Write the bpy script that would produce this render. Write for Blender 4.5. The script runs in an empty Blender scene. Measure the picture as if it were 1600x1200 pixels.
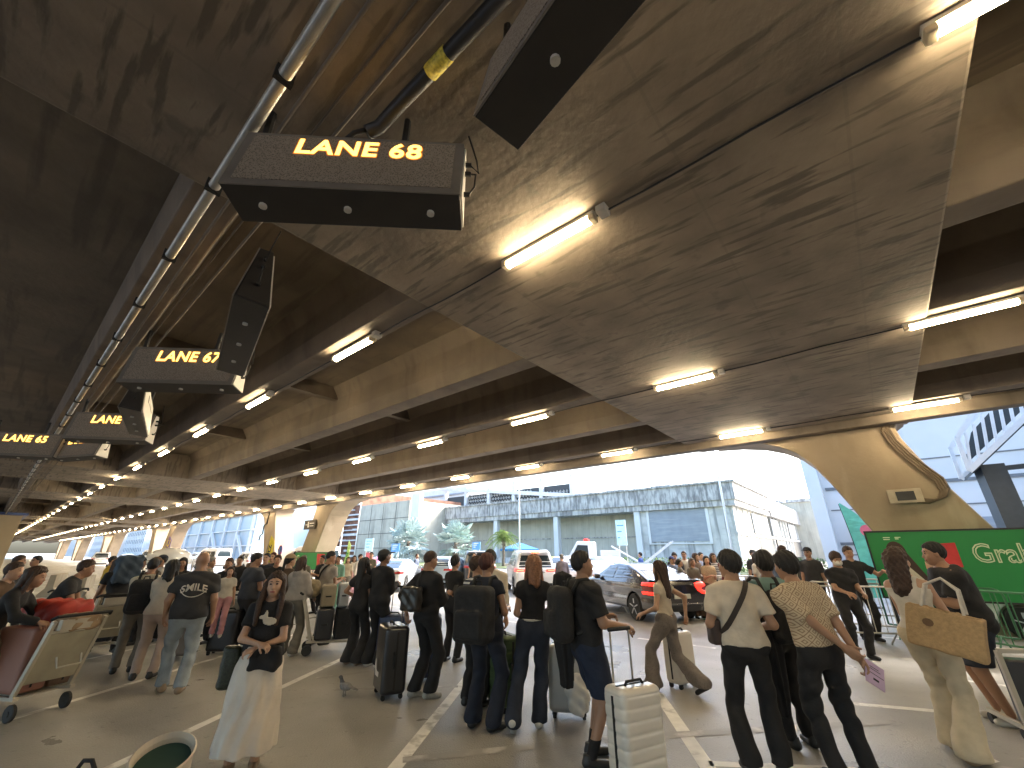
import bpy, math, random
import numpy as np
from mathutils import Vector
from mathutils.bvhtree import BVHTree

C = bpy.context.scene.collection
SC = bpy.context.scene
R = math.radians
rnd = random.Random(7)

# ---------------------------------------------------------------- camera, sky, sun, exposure
EYE = 1.72
cam = bpy.data.cameras.new("camera")
camo = bpy.data.objects.new("camera", cam)
C.objects.link(camo)
SC.camera = camo
cam.sensor_width = 36.0
cam.lens = 36.0 * 645.0 / 1600.0
cam.clip_start = 0.05
cam.clip_end = 3000.0
camo.location = (0, 0, EYE)
camo.rotation_euler = (R(90 + 22.26), 0, 0)

w = bpy.data.worlds.new("World")
SC.world = w
w.use_nodes = True
nt = w.node_tree
nt.nodes.clear()
sky = nt.nodes.new("ShaderNodeTexSky")
sky.sky_type = 'NISHITA'
sky.sun_disc = False
SUN_EL, SUN_AZ = 38.0, 70.0          # azimuth from +Y towards +X
sky.sun_elevation = R(SUN_EL)
sky.sun_rotation = R(SUN_AZ)
sky.air_density = 1.2
sky.dust_density = 4.5
sky.ozone_density = 2.0
bg = nt.nodes.new("ShaderNodeBackground")
bg.inputs[1].default_value = 0.15
wo = nt.nodes.new("ShaderNodeOutputWorld")
nt.links.new(sky.outputs[0], bg.inputs[0])
nt.links.new(bg.outputs[0], wo.inputs[0])
sun = bpy.data.lights.new("sun", 'SUN')
sun.energy = 1.2
sun.angle = R(14)
sun.color = (1.0, 0.95, 0.88)
suno = bpy.data.objects.new("sun", sun)
C.objects.link(suno)
sd = Vector((math.sin(R(SUN_AZ)) * math.cos(R(SUN_EL)), math.cos(R(SUN_AZ)) * math.cos(R(SUN_EL)), math.sin(R(SUN_EL))))
suno.rotation_euler = sd.to_track_quat('Z', 'Y').to_euler()
SC.view_settings.view_transform = 'Standard'
SC.view_settings.look = 'None'
SC.view_settings.exposure = 2.82
SC.view_settings.gamma = 1.0
TUBE = 20.5                            # emission of the fluorescent tubes
SC.render.engine = 'CYCLES'
SC.cycles.use_denoising = True
SC.cycles.max_bounces = 7
SC.cycles.diffuse_bounces = 4
SC.cycles.sample_clamp_indirect = 6.0
SC.cycles.caustics_reflective = False
SC.cycles.caustics_refractive = False

# ---------------------------------------------------------------- frame of the elevated road: local x = v (across), y = u (along)
AZ = R(49.98)
VX = Vector((math.cos(AZ), math.sin(AZ), 0))
UX = Vector((-math.sin(AZ), math.cos(AZ), 0))
def W(v, u, z=0.0): return VX * v + UX * u + Vector((0, 0, z))

# ---------------------------------------------------------------- materials
def mat(name, col, rough=0.6, var=0.12, scale=6.0, bump=0.0, bscale=None, metal=0.0, coat=0.0, emit=None, es=0.0,
        stretch=None, spec=None, alpha=None, trans=0.0, detail=5.0):
    m = bpy.data.materials.new(name)
    m.use_nodes = True
    n, l = m.node_tree.nodes, m.node_tree.links
    b = n["Principled BSDF"]
    b.inputs["Roughness"].default_value = rough
    b.inputs["Metallic"].default_value = metal
    b.inputs["Coat Weight"].default_value = coat
    if coat: b.inputs["Coat Roughness"].default_value = 0.06
    if spec is not None: b.inputs["Specular IOR Level"].default_value = spec
    if trans: b.inputs["Transmission Weight"].default_value = trans
    if emit:
        b.inputs["Emission Color"].default_value = (*emit, 1)
        b.inputs["Emission Strength"].default_value = es
    tc = n.new("ShaderNodeTexCoord"); mp = n.new("ShaderNodeMapping")
    l.new(tc.outputs["Object"], mp.inputs[0])
    if stretch: mp.inputs["Scale"].default_value = stretch
    ns = n.new("ShaderNodeTexNoise"); ns.inputs["Scale"].default_value = scale; ns.inputs["Detail"].default_value = detail
    l.new(mp.outputs[0], ns.inputs["Vector"])
    rp = n.new("ShaderNodeValToRGB")
    rp.color_ramp.elements[0].position = 0.3; rp.color_ramp.elements[1].position = 0.7
    lo = [max(0, c * (1 - var)) for c in col]; hi = [min(1, c * (1 + var)) for c in col]
    rp.color_ramp.elements[0].color = (*lo, 1); rp.color_ramp.elements[1].color = (*hi, 1)
    l.new(ns.outputs["Fac"], rp.inputs[0]); l.new(rp.outputs[0], b.inputs["Base Color"])
    if bump:
        nb = n.new("ShaderNodeTexNoise"); nb.inputs["Scale"].default_value = bscale or scale * 4; nb.inputs["Detail"].default_value = 6
        l.new(mp.outputs[0], nb.inputs["Vector"])
        bp = n.new("ShaderNodeBump"); bp.inputs["Strength"].default_value = bump; bp.inputs["Distance"].default_value = 0.02
        l.new(nb.outputs["Fac"], bp.inputs["Height"]); l.new(bp.outputs[0], b.inputs["Normal"])
    m["col"] = 1
    return m

def overlay(m, col, kind='noise', scale=(1, 1, 1), sc=3.0, lo=0.5, hi=0.6, amount=1.0, detail=4.0):
    """a second colour mixed over a material where a stretched noise passes a threshold: stains, streaks, patches"""
    n, l = m.node_tree.nodes, m.node_tree.links
    b = n["Principled BSDF"]
    src = b.inputs["Base Color"].links[0].from_socket
    tc = n.new("ShaderNodeTexCoord"); mp = n.new("ShaderNodeMapping"); mp.inputs["Scale"].default_value = scale
    mp.inputs["Location"].default_value = (rnd.random() * 9, rnd.random() * 9, rnd.random() * 9)
    l.new(tc.outputs["Object"], mp.inputs[0])
    if kind == 'noise':
        t = n.new("ShaderNodeTexNoise"); t.inputs["Detail"].default_value = detail; t.inputs["Scale"].default_value = sc; o = t.outputs["Fac"]
    elif kind == 'wave':
        t = n.new("ShaderNodeTexWave"); t.inputs["Scale"].default_value = sc; t.inputs["Distortion"].default_value = detail; o = t.outputs["Fac"]
    elif kind == 'voronoi':
        t = n.new("ShaderNodeTexVoronoi"); t.inputs["Scale"].default_value = sc; o = t.outputs["Distance"]
    elif kind == 'brick':
        t = n.new("ShaderNodeTexBrick"); t.inputs["Scale"].default_value = sc
        t.inputs["Color1"].default_value = t.inputs["Color2"].default_value = (0, 0, 0, 1); t.inputs["Mortar"].default_value = (1, 1, 1, 1)
        t.inputs["Mortar Size"].default_value = detail; o = t.outputs["Color"]
    l.new(mp.outputs[0], t.inputs["Vector"])
    r = n.new("ShaderNodeMapRange"); r.inputs[1].default_value = lo; r.inputs[2].default_value = hi; r.inputs[4].default_value = amount
    l.new(o, r.inputs[0])
    mx = n.new("ShaderNodeMix"); mx.data_type = 'RGBA'
    l.new(r.outputs[0], mx.inputs["Factor"]); l.new(src, mx.inputs["A"]); mx.inputs["B"].default_value = (*col, 1)
    l.new(mx.outputs["Result"], b.inputs["Base Color"])
    return r.outputs[0]

# ---------------------------------------------------------------- mesh helpers
def link(name, me, m=None, parent=None, loc=None, rotz=None, smooth=False):
    o = bpy.data.objects.new(name, me); C.objects.link(o)
    if m is not None:
        for mm in (m if isinstance(m, (list, tuple)) else [m]): me.materials.append(mm)
    if parent is not None: o.parent = parent
    if loc is not None: o.location = loc
    if rotz is not None: o.rotation_euler = (0, 0, rotz)
    if smooth and len(me.polygons): me.polygons.foreach_set("use_smooth", [True] * len(me.polygons))
    return o
def empty(name, loc=(0, 0, 0), rotz=0.0):
    o = bpy.data.objects.new(name, None); C.objects.link(o); o.location = loc; o.rotation_euler = (0, 0, rotz); o.empty_display_size = 0.2
    return o
def tag(o, label=None, cat=None, group=None, kind=None):
    if label: o["label"] = label
    if cat: o["category"] = cat
    if group: o["group"] = group
    if kind: o["kind"] = kind
    return o
def copy_tree(o, parent=None):
    c = o.copy(); C.objects.link(c); c.parent = parent
    for ch in list(o.children): copy_tree(ch, c)
    return c

class MB:
    def __init__(s): s.v = []; s.f = []; s.mi = []
    def add(s, vs, fs, mi=0):
        k = len(s.v); s.v += [tuple(v) for v in vs]; s.f += [tuple(i + k for i in f) for f in fs]; s.mi += [mi] * len(fs); return s
    def box(s, x0, x1, y0, y1, z0, z1, mi=0):
        return s.add([(x0, y0, z0), (x1, y0, z0), (x1, y1, z0), (x0, y1, z0), (x0, y0, z1), (x1, y0, z1), (x1, y1, z1), (x0, y1, z1)],
                     [(0, 3, 2, 1), (4, 5, 6, 7), (0, 1, 5, 4), (1, 2, 6, 5), (2, 3, 7, 6), (3, 0, 4, 7)], mi)
    def prism(s, poly, axis, a0, a1, mi=0):
        """extrude a 2-D polygon along an axis; poly is given in the other two axes in xyz order"""
        def P(p, a):
            return (a, p[0], p[1]) if axis == 0 else ((p[0], a, p[1]) if axis == 1 else (p[0], p[1], a))
        n = len(poly); vs = [P(p, a0) for p in poly] + [P(p, a1) for p in poly]
        fs = [tuple(range(n))[::-1], tuple(range(n, 2 * n))] + [(i, (i + 1) % n, n + (i + 1) % n, n + i) for i in range(n)]
        return s.add(vs, fs, mi)
    def tube(s, pts, r, n=8, mi=0, r2=None, cap=True):
        pts = [Vector(p) for p in pts]; vs = []; fs = []; prev = None
        for i, p in enumerate(pts):
            d = (pts[min(i + 1, len(pts) - 1)] - pts[max(i - 1, 0)]).normalized()
            a = d.orthogonal().normalized() if prev is None else (prev - d * prev.dot(d)).normalized()
            prev = a; b = d.cross(a)
            rr = r if r2 is None else r + (r2 - r) * i / (len(pts) - 1)
            for k in range(n):
                t = 2 * math.pi * k / n; vs.append(p + (a * math.cos(t) + b * math.sin(t)) * rr)
        for i in range(len(pts) - 1):
            for k in range(n):
                fs.append((i * n + k, i * n + (k + 1) % n, (i + 1) * n + (k + 1) % n, (i + 1) * n + k))
        if cap:
            fs.append(tuple(range(n))[::-1]); fs.append(tuple((len(pts) - 1) * n + k for k in range(n)))
        return s.add(vs, fs, mi)
    def bar(s, a, b, wd, h=None, mi=0, up=(0, 0, 1)):
        a, b = Vector(a), Vector(b); d = (b - a).normalized(); u = Vector(up)
        if abs(d.dot(u)) > 0.98: u = Vector((1, 0, 0))
        x = d.cross(u).normalized(); y = x.cross(d); h = h or wd
        vs = [p + x * sx * wd / 2 + y * sy * h / 2 for p in (a, b) for sx, sy in ((-1, -1), (1, -1), (1, 1), (-1, 1))]
        return s.add(vs, [(0, 1, 2, 3)[::-1], (4, 5, 6, 7), (0, 1, 5, 4), (1, 2, 6, 5), (2, 3, 7, 6), (3, 0, 4, 7)], mi)
    def lathe(s, prof, n=24, mi=0, c=(0, 0, 0), axis=2):
        vs = []; fs = []
        for r, z in prof:
            for k in range(n):
                t = 2 * math.pi * k / n; x, y = r * math.cos(t), r * math.sin(t)
                p = (x, y, z) if axis == 2 else ((z, x, y) if axis == 0 else (x, z, y))
                vs.append((p[0] + c[0], p[1] + c[1], p[2] + c[2]))
        for i in range(len(prof) - 1):
            for k in range(n): fs.append((i * n + k, i * n + (k + 1) % n, (i + 1) * n + (k + 1) % n, (i + 1) * n + k))
        fs.append(tuple(range(n))[::-1]); fs.append(tuple((len(prof) - 1) * n + k for k in range(n)))
        return s.add(vs, fs, mi)
    def mesh(s, name="m"):
        me = bpy.data.meshes.new(name); me.from_pydata(s.v, [], s.f)
        if any(s.mi): me.polygons.foreach_set("material_index", s.mi)
        import bmesh
        bm = bmesh.new(); bm.from_mesh(me); bmesh.ops.recalc_face_normals(bm, faces=bm.faces); bm.to_mesh(me); bm.free()
        me.update(); return me
    def obj(s, name, m, parent=None, loc=None, rotz=None, smooth=False, bevel=0.0):
        o = link(name, s.mesh(name), m, parent, loc, rotz, smooth)
        if bevel:
            b = o.modifiers.new("bevel", 'BEVEL'); b.width = bevel; b.segments = 2; b.limit_method = 'ANGLE'
        return o

def text_mesh(txt, size, extrude=0.002, bold=0.0, shear=0.0, align='CENTER', spacing=1.0):
    cu = bpy.data.curves.new("t", 'FONT'); cu.body = txt; cu.size = size; cu.extrude = extrude; cu.offset = bold; cu.shear = shear
    cu.align_x = align; cu.align_y = 'CENTER'; cu.space_character = spacing; cu.resolution_u = 3
    o = bpy.data.objects.new("t", cu); C.objects.link(o)
    dg = bpy.context.evaluated_depsgraph_get()
    me = bpy.data.meshes.new_from_object(o.evaluated_get(dg)); bpy.data.objects.remove(o)
    return me
def place_text(name, txt, size, m, parent, loc, rot, **k):
    me = text_mesh(txt, size, **k); o = link(name, me, m, parent); o.location = loc; o.rotation_euler = rot; return o

# ---------------------------------------------------------------- signed-distance toolkit: smooth solids polygonised with surface nets
def nets(f, lo, hi, h):
    lo = np.array(lo, float); n = np.maximum(3, np.ceil((np.array(hi) - lo) / h).astype(int) + 1)
    ax = [np.arange(k) * h + o for k, o in zip(n, lo)]
    X, Y, Z = np.meshgrid(*ax, indexing='ij')
    P = np.stack([X, Y, Z], -1).reshape(-1, 3).astype(np.float32)
    D = f(P).reshape(n)
    # close the solid at the edge of the box
    D[0] = np.maximum(D[0], h * .1); D[-1] = np.maximum(D[-1], h * .1); D[:, 0] = np.maximum(D[:, 0], h * .1); D[:, -1] = np.maximum(D[:, -1], h * .1)
    D[:, :, 0] = np.maximum(D[:, :, 0], h * .1); D[:, :, -1] = np.maximum(D[:, :, -1], h * .1)
    S = D < 0
    cn = tuple(k - 1 for k in n); acc = np.zeros(cn + (3,), np.float32); cnt = np.zeros(cn, np.float32)
    def sl(o): return tuple(slice(o[i], o[i] + cn[i]) for i in range(3))
    corners = [(i, j, k) for i in (0, 1) for j in (0, 1) for k in (0, 1)]
    for a in corners:
        for d in range(3):
            if a[d]: continue
            b = list(a); b[d] = 1; b = tuple(b)
            m = S[sl(a)] != S[sl(b)]
            da, db = D[sl(a)][m], D[sl(b)][m]; t = da / (da - db)
            p = np.tile(np.array(a, np.float32), (len(t), 1)); p[:, d] += t
            acc[m] += p; cnt[m] += 1
    act = cnt > 0; idx = -np.ones(cn, np.int64); idx[act] = np.arange(act.sum())
    base = np.argwhere(act).astype(np.float32)
    V = (base + acc[act] / cnt[act][:, None]) * h + lo
    F = []
    for d in range(3):
        e, g = (d + 1) % 3, (d + 2) % 3
        a = [slice(1, cn[i]) for i in range(3)]; b = list(a); a[d] = slice(0, cn[d]); b[d] = slice(1, cn[d] + 1)
        s0 = S[tuple(a)]; s1 = S[tuple(b)]; m = np.argwhere(s0 != s1)
        if not len(m): continue
        q = m.copy(); off = np.array([1, 1, 1]); off[d] = 0; q = q + off
        def I(de, dg):
            r = q.copy(); r[:, e] -= de; r[:, g] -= dg; return idx[r[:, 0], r[:, 1], r[:, 2]]
        quad = np.stack([I(0, 0), I(1, 0), I(1, 1), I(0, 1)], 1)
        flip = s0[m[:, 0], m[:, 1], m[:, 2]]
        quad[~flip] = quad[~flip][:, ::-1]
        F.append(quad)
    F = np.concatenate(F) if F else np.zeros((0, 4), int)
    F = F[(F >= 0).all(1)]
    return V, F
def np_mesh(name, V, F, mi=None):
    me = bpy.data.meshes.new(name); me.vertices.add(len(V)); me.vertices.foreach_set("co", np.asarray(V, np.float32).ravel())
    me.loops.add(len(F) * 4); me.loops.foreach_set("vertex_index", F.ravel().astype(np.int32))
    me.polygons.add(len(F)); me.polygons.foreach_set("loop_start", (np.arange(len(F)) * 4).astype(np.int32))
    me.polygons.foreach_set("use_smooth", np.ones(len(F), bool))
    if mi is not None: me.polygons.foreach_set("material_index", mi.astype(np.int32))
    me.update(calc_edges=True); me.validate(); return me
def rc(P, a, b, r1, r2=None):
    a = np.asarray(a, np.float32); b = np.asarray(b, np.float32); r2 = r1 if r2 is None else r2
    ba = b - a; pa = P - a; t = np.clip((pa @ ba) / max(float(ba @ ba), 1e-9), 0, 1)
    return np.linalg.norm(pa - t[:, None] * ba, axis=1) - (r1 + (r2 - r1) * t)
def el(P, c, r):
    q = (P - np.asarray(c, np.float32)); r = np.asarray(r, np.float32)
    k0 = np.linalg.norm(q / r, axis=1); k1 = np.linalg.norm(q / (r * r), axis=1)
    return k0 * (k0 - 1) / np.maximum(k1, 1e-6)
def smin(a, b, k=0.03):
    h = np.clip(0.5 + 0.5 * (b - a) / k, 0, 1); return b + (a - b) * h - k * h * (1 - h)
def smax(a, b, k=0.01): return -smin(-a, -b, k)
def rbox(P, c, hs, r):
    q = np.abs(P - np.asarray(c, np.float32)) - (np.asarray(hs, np.float32) - r)
    return np.linalg.norm(np.maximum(q, 0), axis=1) + np.minimum(q.max(1), 0) - r
def rot3(rx=0, ry=0, rz=0):
    cx, sx, cy, sy, cz, sz = math.cos(rx), math.sin(rx), math.cos(ry), math.sin(ry), math.cos(rz), math.sin(rz)
    return np.array([[cz, -sz, 0], [sz, cz, 0], [0, 0, 1]]) @ np.array([[cy, 0, sy], [0, 1, 0], [-sy, 0, cy]]) @ np.array([[1, 0, 0], [0, cx, -sx], [0, sx, cx]])
def polysd(x, y, poly):
    """2-D signed distance to a polygon"""
    d = np.full(x.shape, 1e9, np.float32); s = np.ones(x.shape, np.float32); n = len(poly)
    for i in range(n):
        ax, ay = poly[i]; bx, by = poly[i - 1]
        ex, ey = bx - ax, by - ay; wx, wy = x - ax, y - ay
        t = np.clip((wx * ex + wy * ey) / (ex * ex + ey * ey), 0, 1)
        d = np.minimum(d, (wx - ex * t) ** 2 + (wy - ey * t) ** 2)
        c1, c2, c3 = y >= ay, y < by, ex * wy > ey * wx
        s = np.where((c1 & c2 & c3) | (~c1 & ~c2 & ~c3), -s, s)
    return s * np.sqrt(d)
# ================================================================ materials of the place
M = {}
M['concrete'] = mat('soffit concrete', (0.18, 0.145, 0.105), 0.85, 0.22, 1.1, 0.35, 9)
overlay(M['concrete'], (0.10, 0.082, 0.062), scale=(3.2, 0.22, 1), sc=1.5, lo=0.55, hi=0.64, amount=0.65, detail=6)
overlay(M['concrete'], (0.085, 0.07, 0.055), scale=(1, 1, 1), sc=0.9, lo=0.6, hi=0.72, amount=0.5, detail=8)
M['cap'] = mat('pier cap concrete', (0.255, 0.208, 0.160), 0.8, 0.25, 1.6, 0.4, 12)
overlay(M['cap'], (0.115, 0.095, 0.072), scale=(7.5, 0.9, 1), sc=1.25, lo=0.54, hi=0.62, amount=0.85, detail=9)
overlay(M['cap'], (0.15, 0.125, 0.095), scale=(0.5, 0.5, 1), sc=0.5, lo=0.45, hi=0.75, amount=0.6, detail=5)
overlay(M['cap'], (0.12, 0.10, 0.08), scale=(1, 1, 1), sc=2.2, lo=0.62, hi=0.68, amount=0.5, detail=9)
overlay(M['cap'], (0.12, 0.105, 0.085), kind='brick', scale=(1, 1, 1), sc=0.2, lo=0.1, hi=0.9, amount=0.18, detail=0.003)
M['girder'] = mat('girder concrete', (0.165, 0.132, 0.10), 0.8, 0.2, 0.9, 0.35, 10)
overlay(M['girder'], (0.09, 0.072, 0.052), scale=(1, 1.2, 0.18), sc=2.2, lo=0.5, hi=0.7, amount=0.6, detail=9)
overlay(M['girder'], (0.23, 0.195, 0.15), scale=(1, 0.4, 1.2), sc=1.2, lo=0.55, hi=0.7, amount=0.5, detail=8)
M['pier'] = mat('pier concrete', (0.29, 0.228, 0.158), 0.75, 0.16, 0.8, 0.25, 14)
overlay(M['pier'], (0.19, 0.14, 0.09), scale=(0.6, 0.6, 0.3), sc=1.6, lo=0.56, hi=0.7, amount=0.5, detail=7)
overlay(M['pier'], (0.42, 0.35, 0.26), scale=(1.4, 1.4, 0.3), sc=1.1, lo=0.62, hi=0.7, amount=0.4, detail=7)
M['steelpipe'] = mat('galvanised pipe', (0.42, 0.40, 0.36), 0.38, 0.15, 5, metal=0.6)
M['black'] = mat('black paint', (0.02, 0.02, 0.02), 0.5)
M['cable'] = mat('cable black', (0.012, 0.012, 0.012), 0.7)
M['lampbody'] = mat('lamp housing', (0.55, 0.53, 0.48), 0.5)
M['tube'] = mat('fluorescent tube', (0.9, 0.9, 0.85), 0.4, emit=(1.0, 0.80, 0.50), es=TUBE)

# ground: one sheet of asphalt with worn, damp patches
g = mat('asphalt', (0.36, 0.345, 0.318), 0.62, 0.09, 0.55, 0.5, 60)
overlay(g, (0.44, 0.42, 0.385), sc=0.35, lo=0.45, hi=0.7, amount=0.7, detail=8)
f_ = overlay(g, (0.22, 0.21, 0.19), sc=0.9, lo=0.36, hi=0.95, amount=0.7, detail=12)
overlay(g, (0.17, 0.162, 0.148), scale=(1, 1, 1), sc=14, lo=0.66, hi=0.74, amount=0.5, detail=2)
overlay(g, (0.26, 0.248, 0.225), scale=(1, 1, 1), sc=0.22, lo=0.4, hi=0.85, amount=0.5, detail=9)
overlay(g, (0.05, 0.046, 0.04), kind='voronoi', sc=55, lo=0.0, hi=0.35, amount=0.0)
overlay(g, (0.44, 0.41, 0.36), sc=42, lo=0.62, hi=0.72, amount=0.35, detail=2)
n_, l_ = g.node_tree.nodes, g.node_tree.links
tn = n_.new("ShaderNodeTexNoise"); tn.inputs["Scale"].default_value = 0.8; tn.inputs["Detail"].default_value = 7
tcg = n_.new("ShaderNodeTexCoord"); l_.new(tcg.outputs["Object"], tn.inputs["Vector"])
mr = n_.new("ShaderNodeMapRange"); mr.inputs[1].default_value = 0.25; mr.inputs[2].default_value = 0.75
mr.inputs[3].default_value = 0.20; mr.inputs[4].default_value = 0.60
l_.new(tn.outputs["Fac"], mr.inputs[0]); l_.new(mr.outputs[0], n_["Principled BSDF"].inputs["Roughness"])
M['asphalt'] = g
mb = MB(); S_ = 1500
mb.add([(-S_, -S_, 0), (S_, -S_, 0), (S_, S_, 0), (-S_, S_, 0)], [(0, 1, 2, 3)])
tag(mb.obj('ground', g), kind='structure')

paint = mat('worn road paint', (0.80, 0.78, 0.73), 0.6, 0.1, 8)
overlay(paint, (0.42, 0.40, 0.36), sc=4.5, lo=0.54, hi=0.62, amount=0.7, detail=9)
paintf = mat('faded road paint', (0.55, 0.53, 0.50), 0.6, 0.12, 8)
overlay(paintf, (0.35, 0.335, 0.31), sc=3.5, lo=0.36, hi=0.50, amount=1.0, detail=12)
def stripe(mb, a, b, wd, z=0.002):
    a = Vector((a[0], a[1], z)); b = Vector((b[0], b[1], z)); d = (b - a).normalized(); s = Vector((-d.y, d.x, 0)) * wd / 2
    mb.add([a - s, b - s, b + s, a + s], [(0, 1, 2, 3)])
mb = MB()
ld = Vector((math.sin(R(7.1)), math.cos(R(7.1)), 0))
def ln(x, y, back, fwd, wd=0.12):
    p = Vector((x, y, 0)); stripe(mb, p - ld * back, p + ld * fwd, wd)
ln(-0.61, 7.78, 6.5, 0.0, 0.13)
stripe(mb, (1.93, 6.62), (1.45, 2.4), 0.14)
ln(-2.96, 8.7, 8.0, 0.2, 0.11); ln(-5.18, 9.01, 9.0, 1.9, 0.10); ln(-7.25, 9.89, 2.9, 2.4, 0.09); ln(-9.3, 11.2, 3.4, 2.0, 0.09); ln(-11.5, 13, 4, 2, 0.09)
stripe(mb, (4.3, 4.9), (4.05, 2.2), 0.12); stripe(mb, (6.48, 5.2), (6.1, 1.5), 0.12)
stripe(mb, (1.74, 4.64), (3.2, 4.5), 0.1); stripe(mb, (4.2, 6.2), (8.2, 4.9), 0.12)
# carriageway lines along the road (v is the distance across)
for u0, u1, v in ((3.0, 4.6, 9.75), (7.6, 9.6, 9.75), (12.6, 14.6, 9.75), (17.5, 19.5, 9.75), (-2, 0, 9.75), (23, 25, 9.75), (29, 31, 9.75)):
    a, b = W(v, u0), W(v, u1); stripe(mb, a, b, 0.12)
stripe(mb, W(13.35, -12), W(13.35, 120), 0.12)
stripe(mb, W(17.9, -12), W(17.9, 160), 0.12)
tag(mb.obj('road_markings', paint), kind='structure')
mb = MB()
stripe(mb, (-0.98, 4.70), (0.35, 5.02), 0.12, 0.004); stripe(mb, (-0.75, 6.9), (-2.4, 6.75), 0.10, 0.004); stripe(mb, (-2.9, 7.3), (-1.2, 8.3), 0.10, 0.004)
stripe(mb, (0.9, 5.15), (4.1, 5.6), 0.14, 0.004); stripe(mb, (-1.9, 9.6), (1.8, 8.2), 0.14, 0.004)
stripe(mb, (2.2, 4.0), (5.4, 4.9), 0.12, 0.004)
tag(mb.obj('faded_markings', paintf), kind='structure')
# raised kerb island under the outer columns
mb = MB(); mb.box(14.7, 17.0, 29.5, 41.0, 0.0, 0.16); mb.box(14.7, 17.0, 68, 80, 0, 0.16); mb.box(14.7, 17.0, 107, 120, 0, 0.16)
tag(mb.obj('traffic_island', mat('kerb concrete', (0.34, 0.33, 0.30), 0.8, 0.2, 3), rotz=AZ), kind='structure')

# ================================================================ elevated road
CP = [-4.5 + 39.3 * i for i in range(-1, 6)]
via = empty('elevated_road', (0, 0, 0), AZ)
tag(via, 'long concrete elevated road overhead with deep girders and flat stained cross beams', 'elevated road')
U0, U1 = -52.0, 235.0
MB().box(-15.5, 15.1, U0, U1, 6.32, 6.62).obj('deck_slab', M['concrete'], via)
gv = [0.51 + 2.66 * i for i in range(0, 5)]
MB().box(-13.2, 0.22, U0, U1, 5.85, 6.317).obj('inner_soffit', M['concrete'], via)
for v in gv:
    MB().prism([(v - 0.22, 5.17), (v + 0.22, 5.17), (v + 0.30, 5.5), (v + 0.30, 6.0), (v + 0.5, 6.317), (v - 0.5, 6.317), (v - 0.30, 6.0), (v - 0.30, 5.5)], 1, U0, U1).obj('girder', M['girder'], via, bevel=0.02)
for s in (1, -1):
    MB().prism([(s * 13.62, 5.17), (s * 14.05, 5.17), (s * 14.12, 5.5), (s * 14.12, 6.0), (s * 14.32, 6.314), (s * 13.3, 6.314), (s * 13.55, 6.0), (s * 13.55, 5.5)], 1, U0, U1).obj('girder', M['girder'], via, bevel=0.02)
    MB().prism([(s * 14.50, 4.93), (s * 14.87, 4.93), (s * 14.87, 5.0), (s * 14.89, 6.60), (s * 15.25, 6.65), (s * 15.25, 7.5), (s * 15.11, 7.5), (s * 15.11, 6.70), (s * 14.6, 6.68), (s * 14.45, 5.2)], 1, U0, U1).obj('edge_beam', M['girder'], via, bevel=0.02)
for c in CP:
    for s in (-1, 1):
        a, b = sorted((c + s * 3.1, c + s * 8.9))
        MB().prism([(-16.4, 5.55), (-15.9, 5.15), (15.9, 5.15), (16.4, 5.22), (16.4, 6.05), (15.27, 6.3), (-15.27, 6.3), (-16.4, 6.05)], 1, a, b).obj('cross_beam', M['cap'], via, bevel=0.03)
mbd = []
for c in CP[:-1]:
    for k in (1, 2):
        u = c + 8.9 + (39.3 - 17.8) * k / 3
        MB().box(0.6, 14.2, u - 0.12, u + 0.12, 5.95, 6.316).obj('diaphragm', M['girder'], via)
# piers: two splayed legs each side of a span joint
def leg_poly(s, c):
    o = [(8.3, 5.16), (7.5, 5.10), (6.8, 4.97), (6.25, 4.76), (5.85, 4.5), (5.55, 4.15), (5.3, 3.7), (5.0, 3.05), (4.65, 2.25), (4.1, 1.1), (3.6, 0)]
    i = [(1.4, 0), (1.95, 1.1), (2.45, 2.25), (2.95, 3.3), (3.25, 4.0), (3.45, 4.55), (3.5, 4.85), (3.4, 5.03), (3.2, 5.16)]
    return [(c + s * u, z) for u, z in o + i]
k = 0
for ci, c in enumerate(CP):
    for vs, (va, vb) in ((1, (14.9, 16.35)), (-1, (-16.35, -14.9))):
        if vs < 0 and (ci > 5): continue
        for s in (-1, 1):
            k += 1
            mb = MB(); mb.prism(leg_poly(s, c), 0, va, vb)
            o = mb.obj('bridge_pier', M['pier'], rotz=AZ, bevel=0.04)
            lab = {(1, 1, 1): 'splayed concrete bridge pier behind the big green billboard', (2, 1, -1): 'sloping brown pier leg rising behind the small green billboard',
                   (2, 1, 1): 'tan pier leg with a crooked cable, next to the round blue sign'}.get((ci, vs, s))
            tag(o, lab or 'splayed concrete pier leg holding up the elevated road in the distance', 'pier', 'concrete legs holding up the elevated road')
    for vv in (15.6,):
        pass
# things fixed to the near pier: duct and control box
def vbox(name, u, v, z, m, lab, cat): pass
px = empty('junction_box', W(14.86, -0.72, 3.07), AZ)
tag(px, 'grey framed box with black screen fixed to the splayed pier', 'box')
MB().box(-0.10, 0.0, -0.33, 0.33, -0.17, 0.17).obj('housing', mat('beige housing', (0.38, 0.32, 0.24), 0.6), px, bevel=0.01)
MB().box(-0.115, -0.101, -0.19, 0.17, -0.11, 0.11).obj('screen', M['black'], px)
pts = [(-1.02, 5.12), (-0.86, 4.85), (-0.93, 4.5), (-1.12, 4.1), (-1.34, 3.72), (-1.52, 3.45), (-1.56, 3.2), (-1.46, 3.02), (-1.27, 2.94), (-1.05, 2.97)]
mb = MB()
for i in range(4):
    off = 0.055 * i
    mb.tube([(0.0 - 0.02, u + off * 0.9, z - off * 0.35) for u, z in pts], 0.032, 6)
tag(mb.obj('cable_duct', mat('brown duct', (0.12, 0.085, 0.055), 0.7), loc=W(14.86, 0, 0), rotz=AZ, smooth=True), 'curving brown bundle of cable ducts running down the splayed pier to its box', 'duct')
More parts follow.
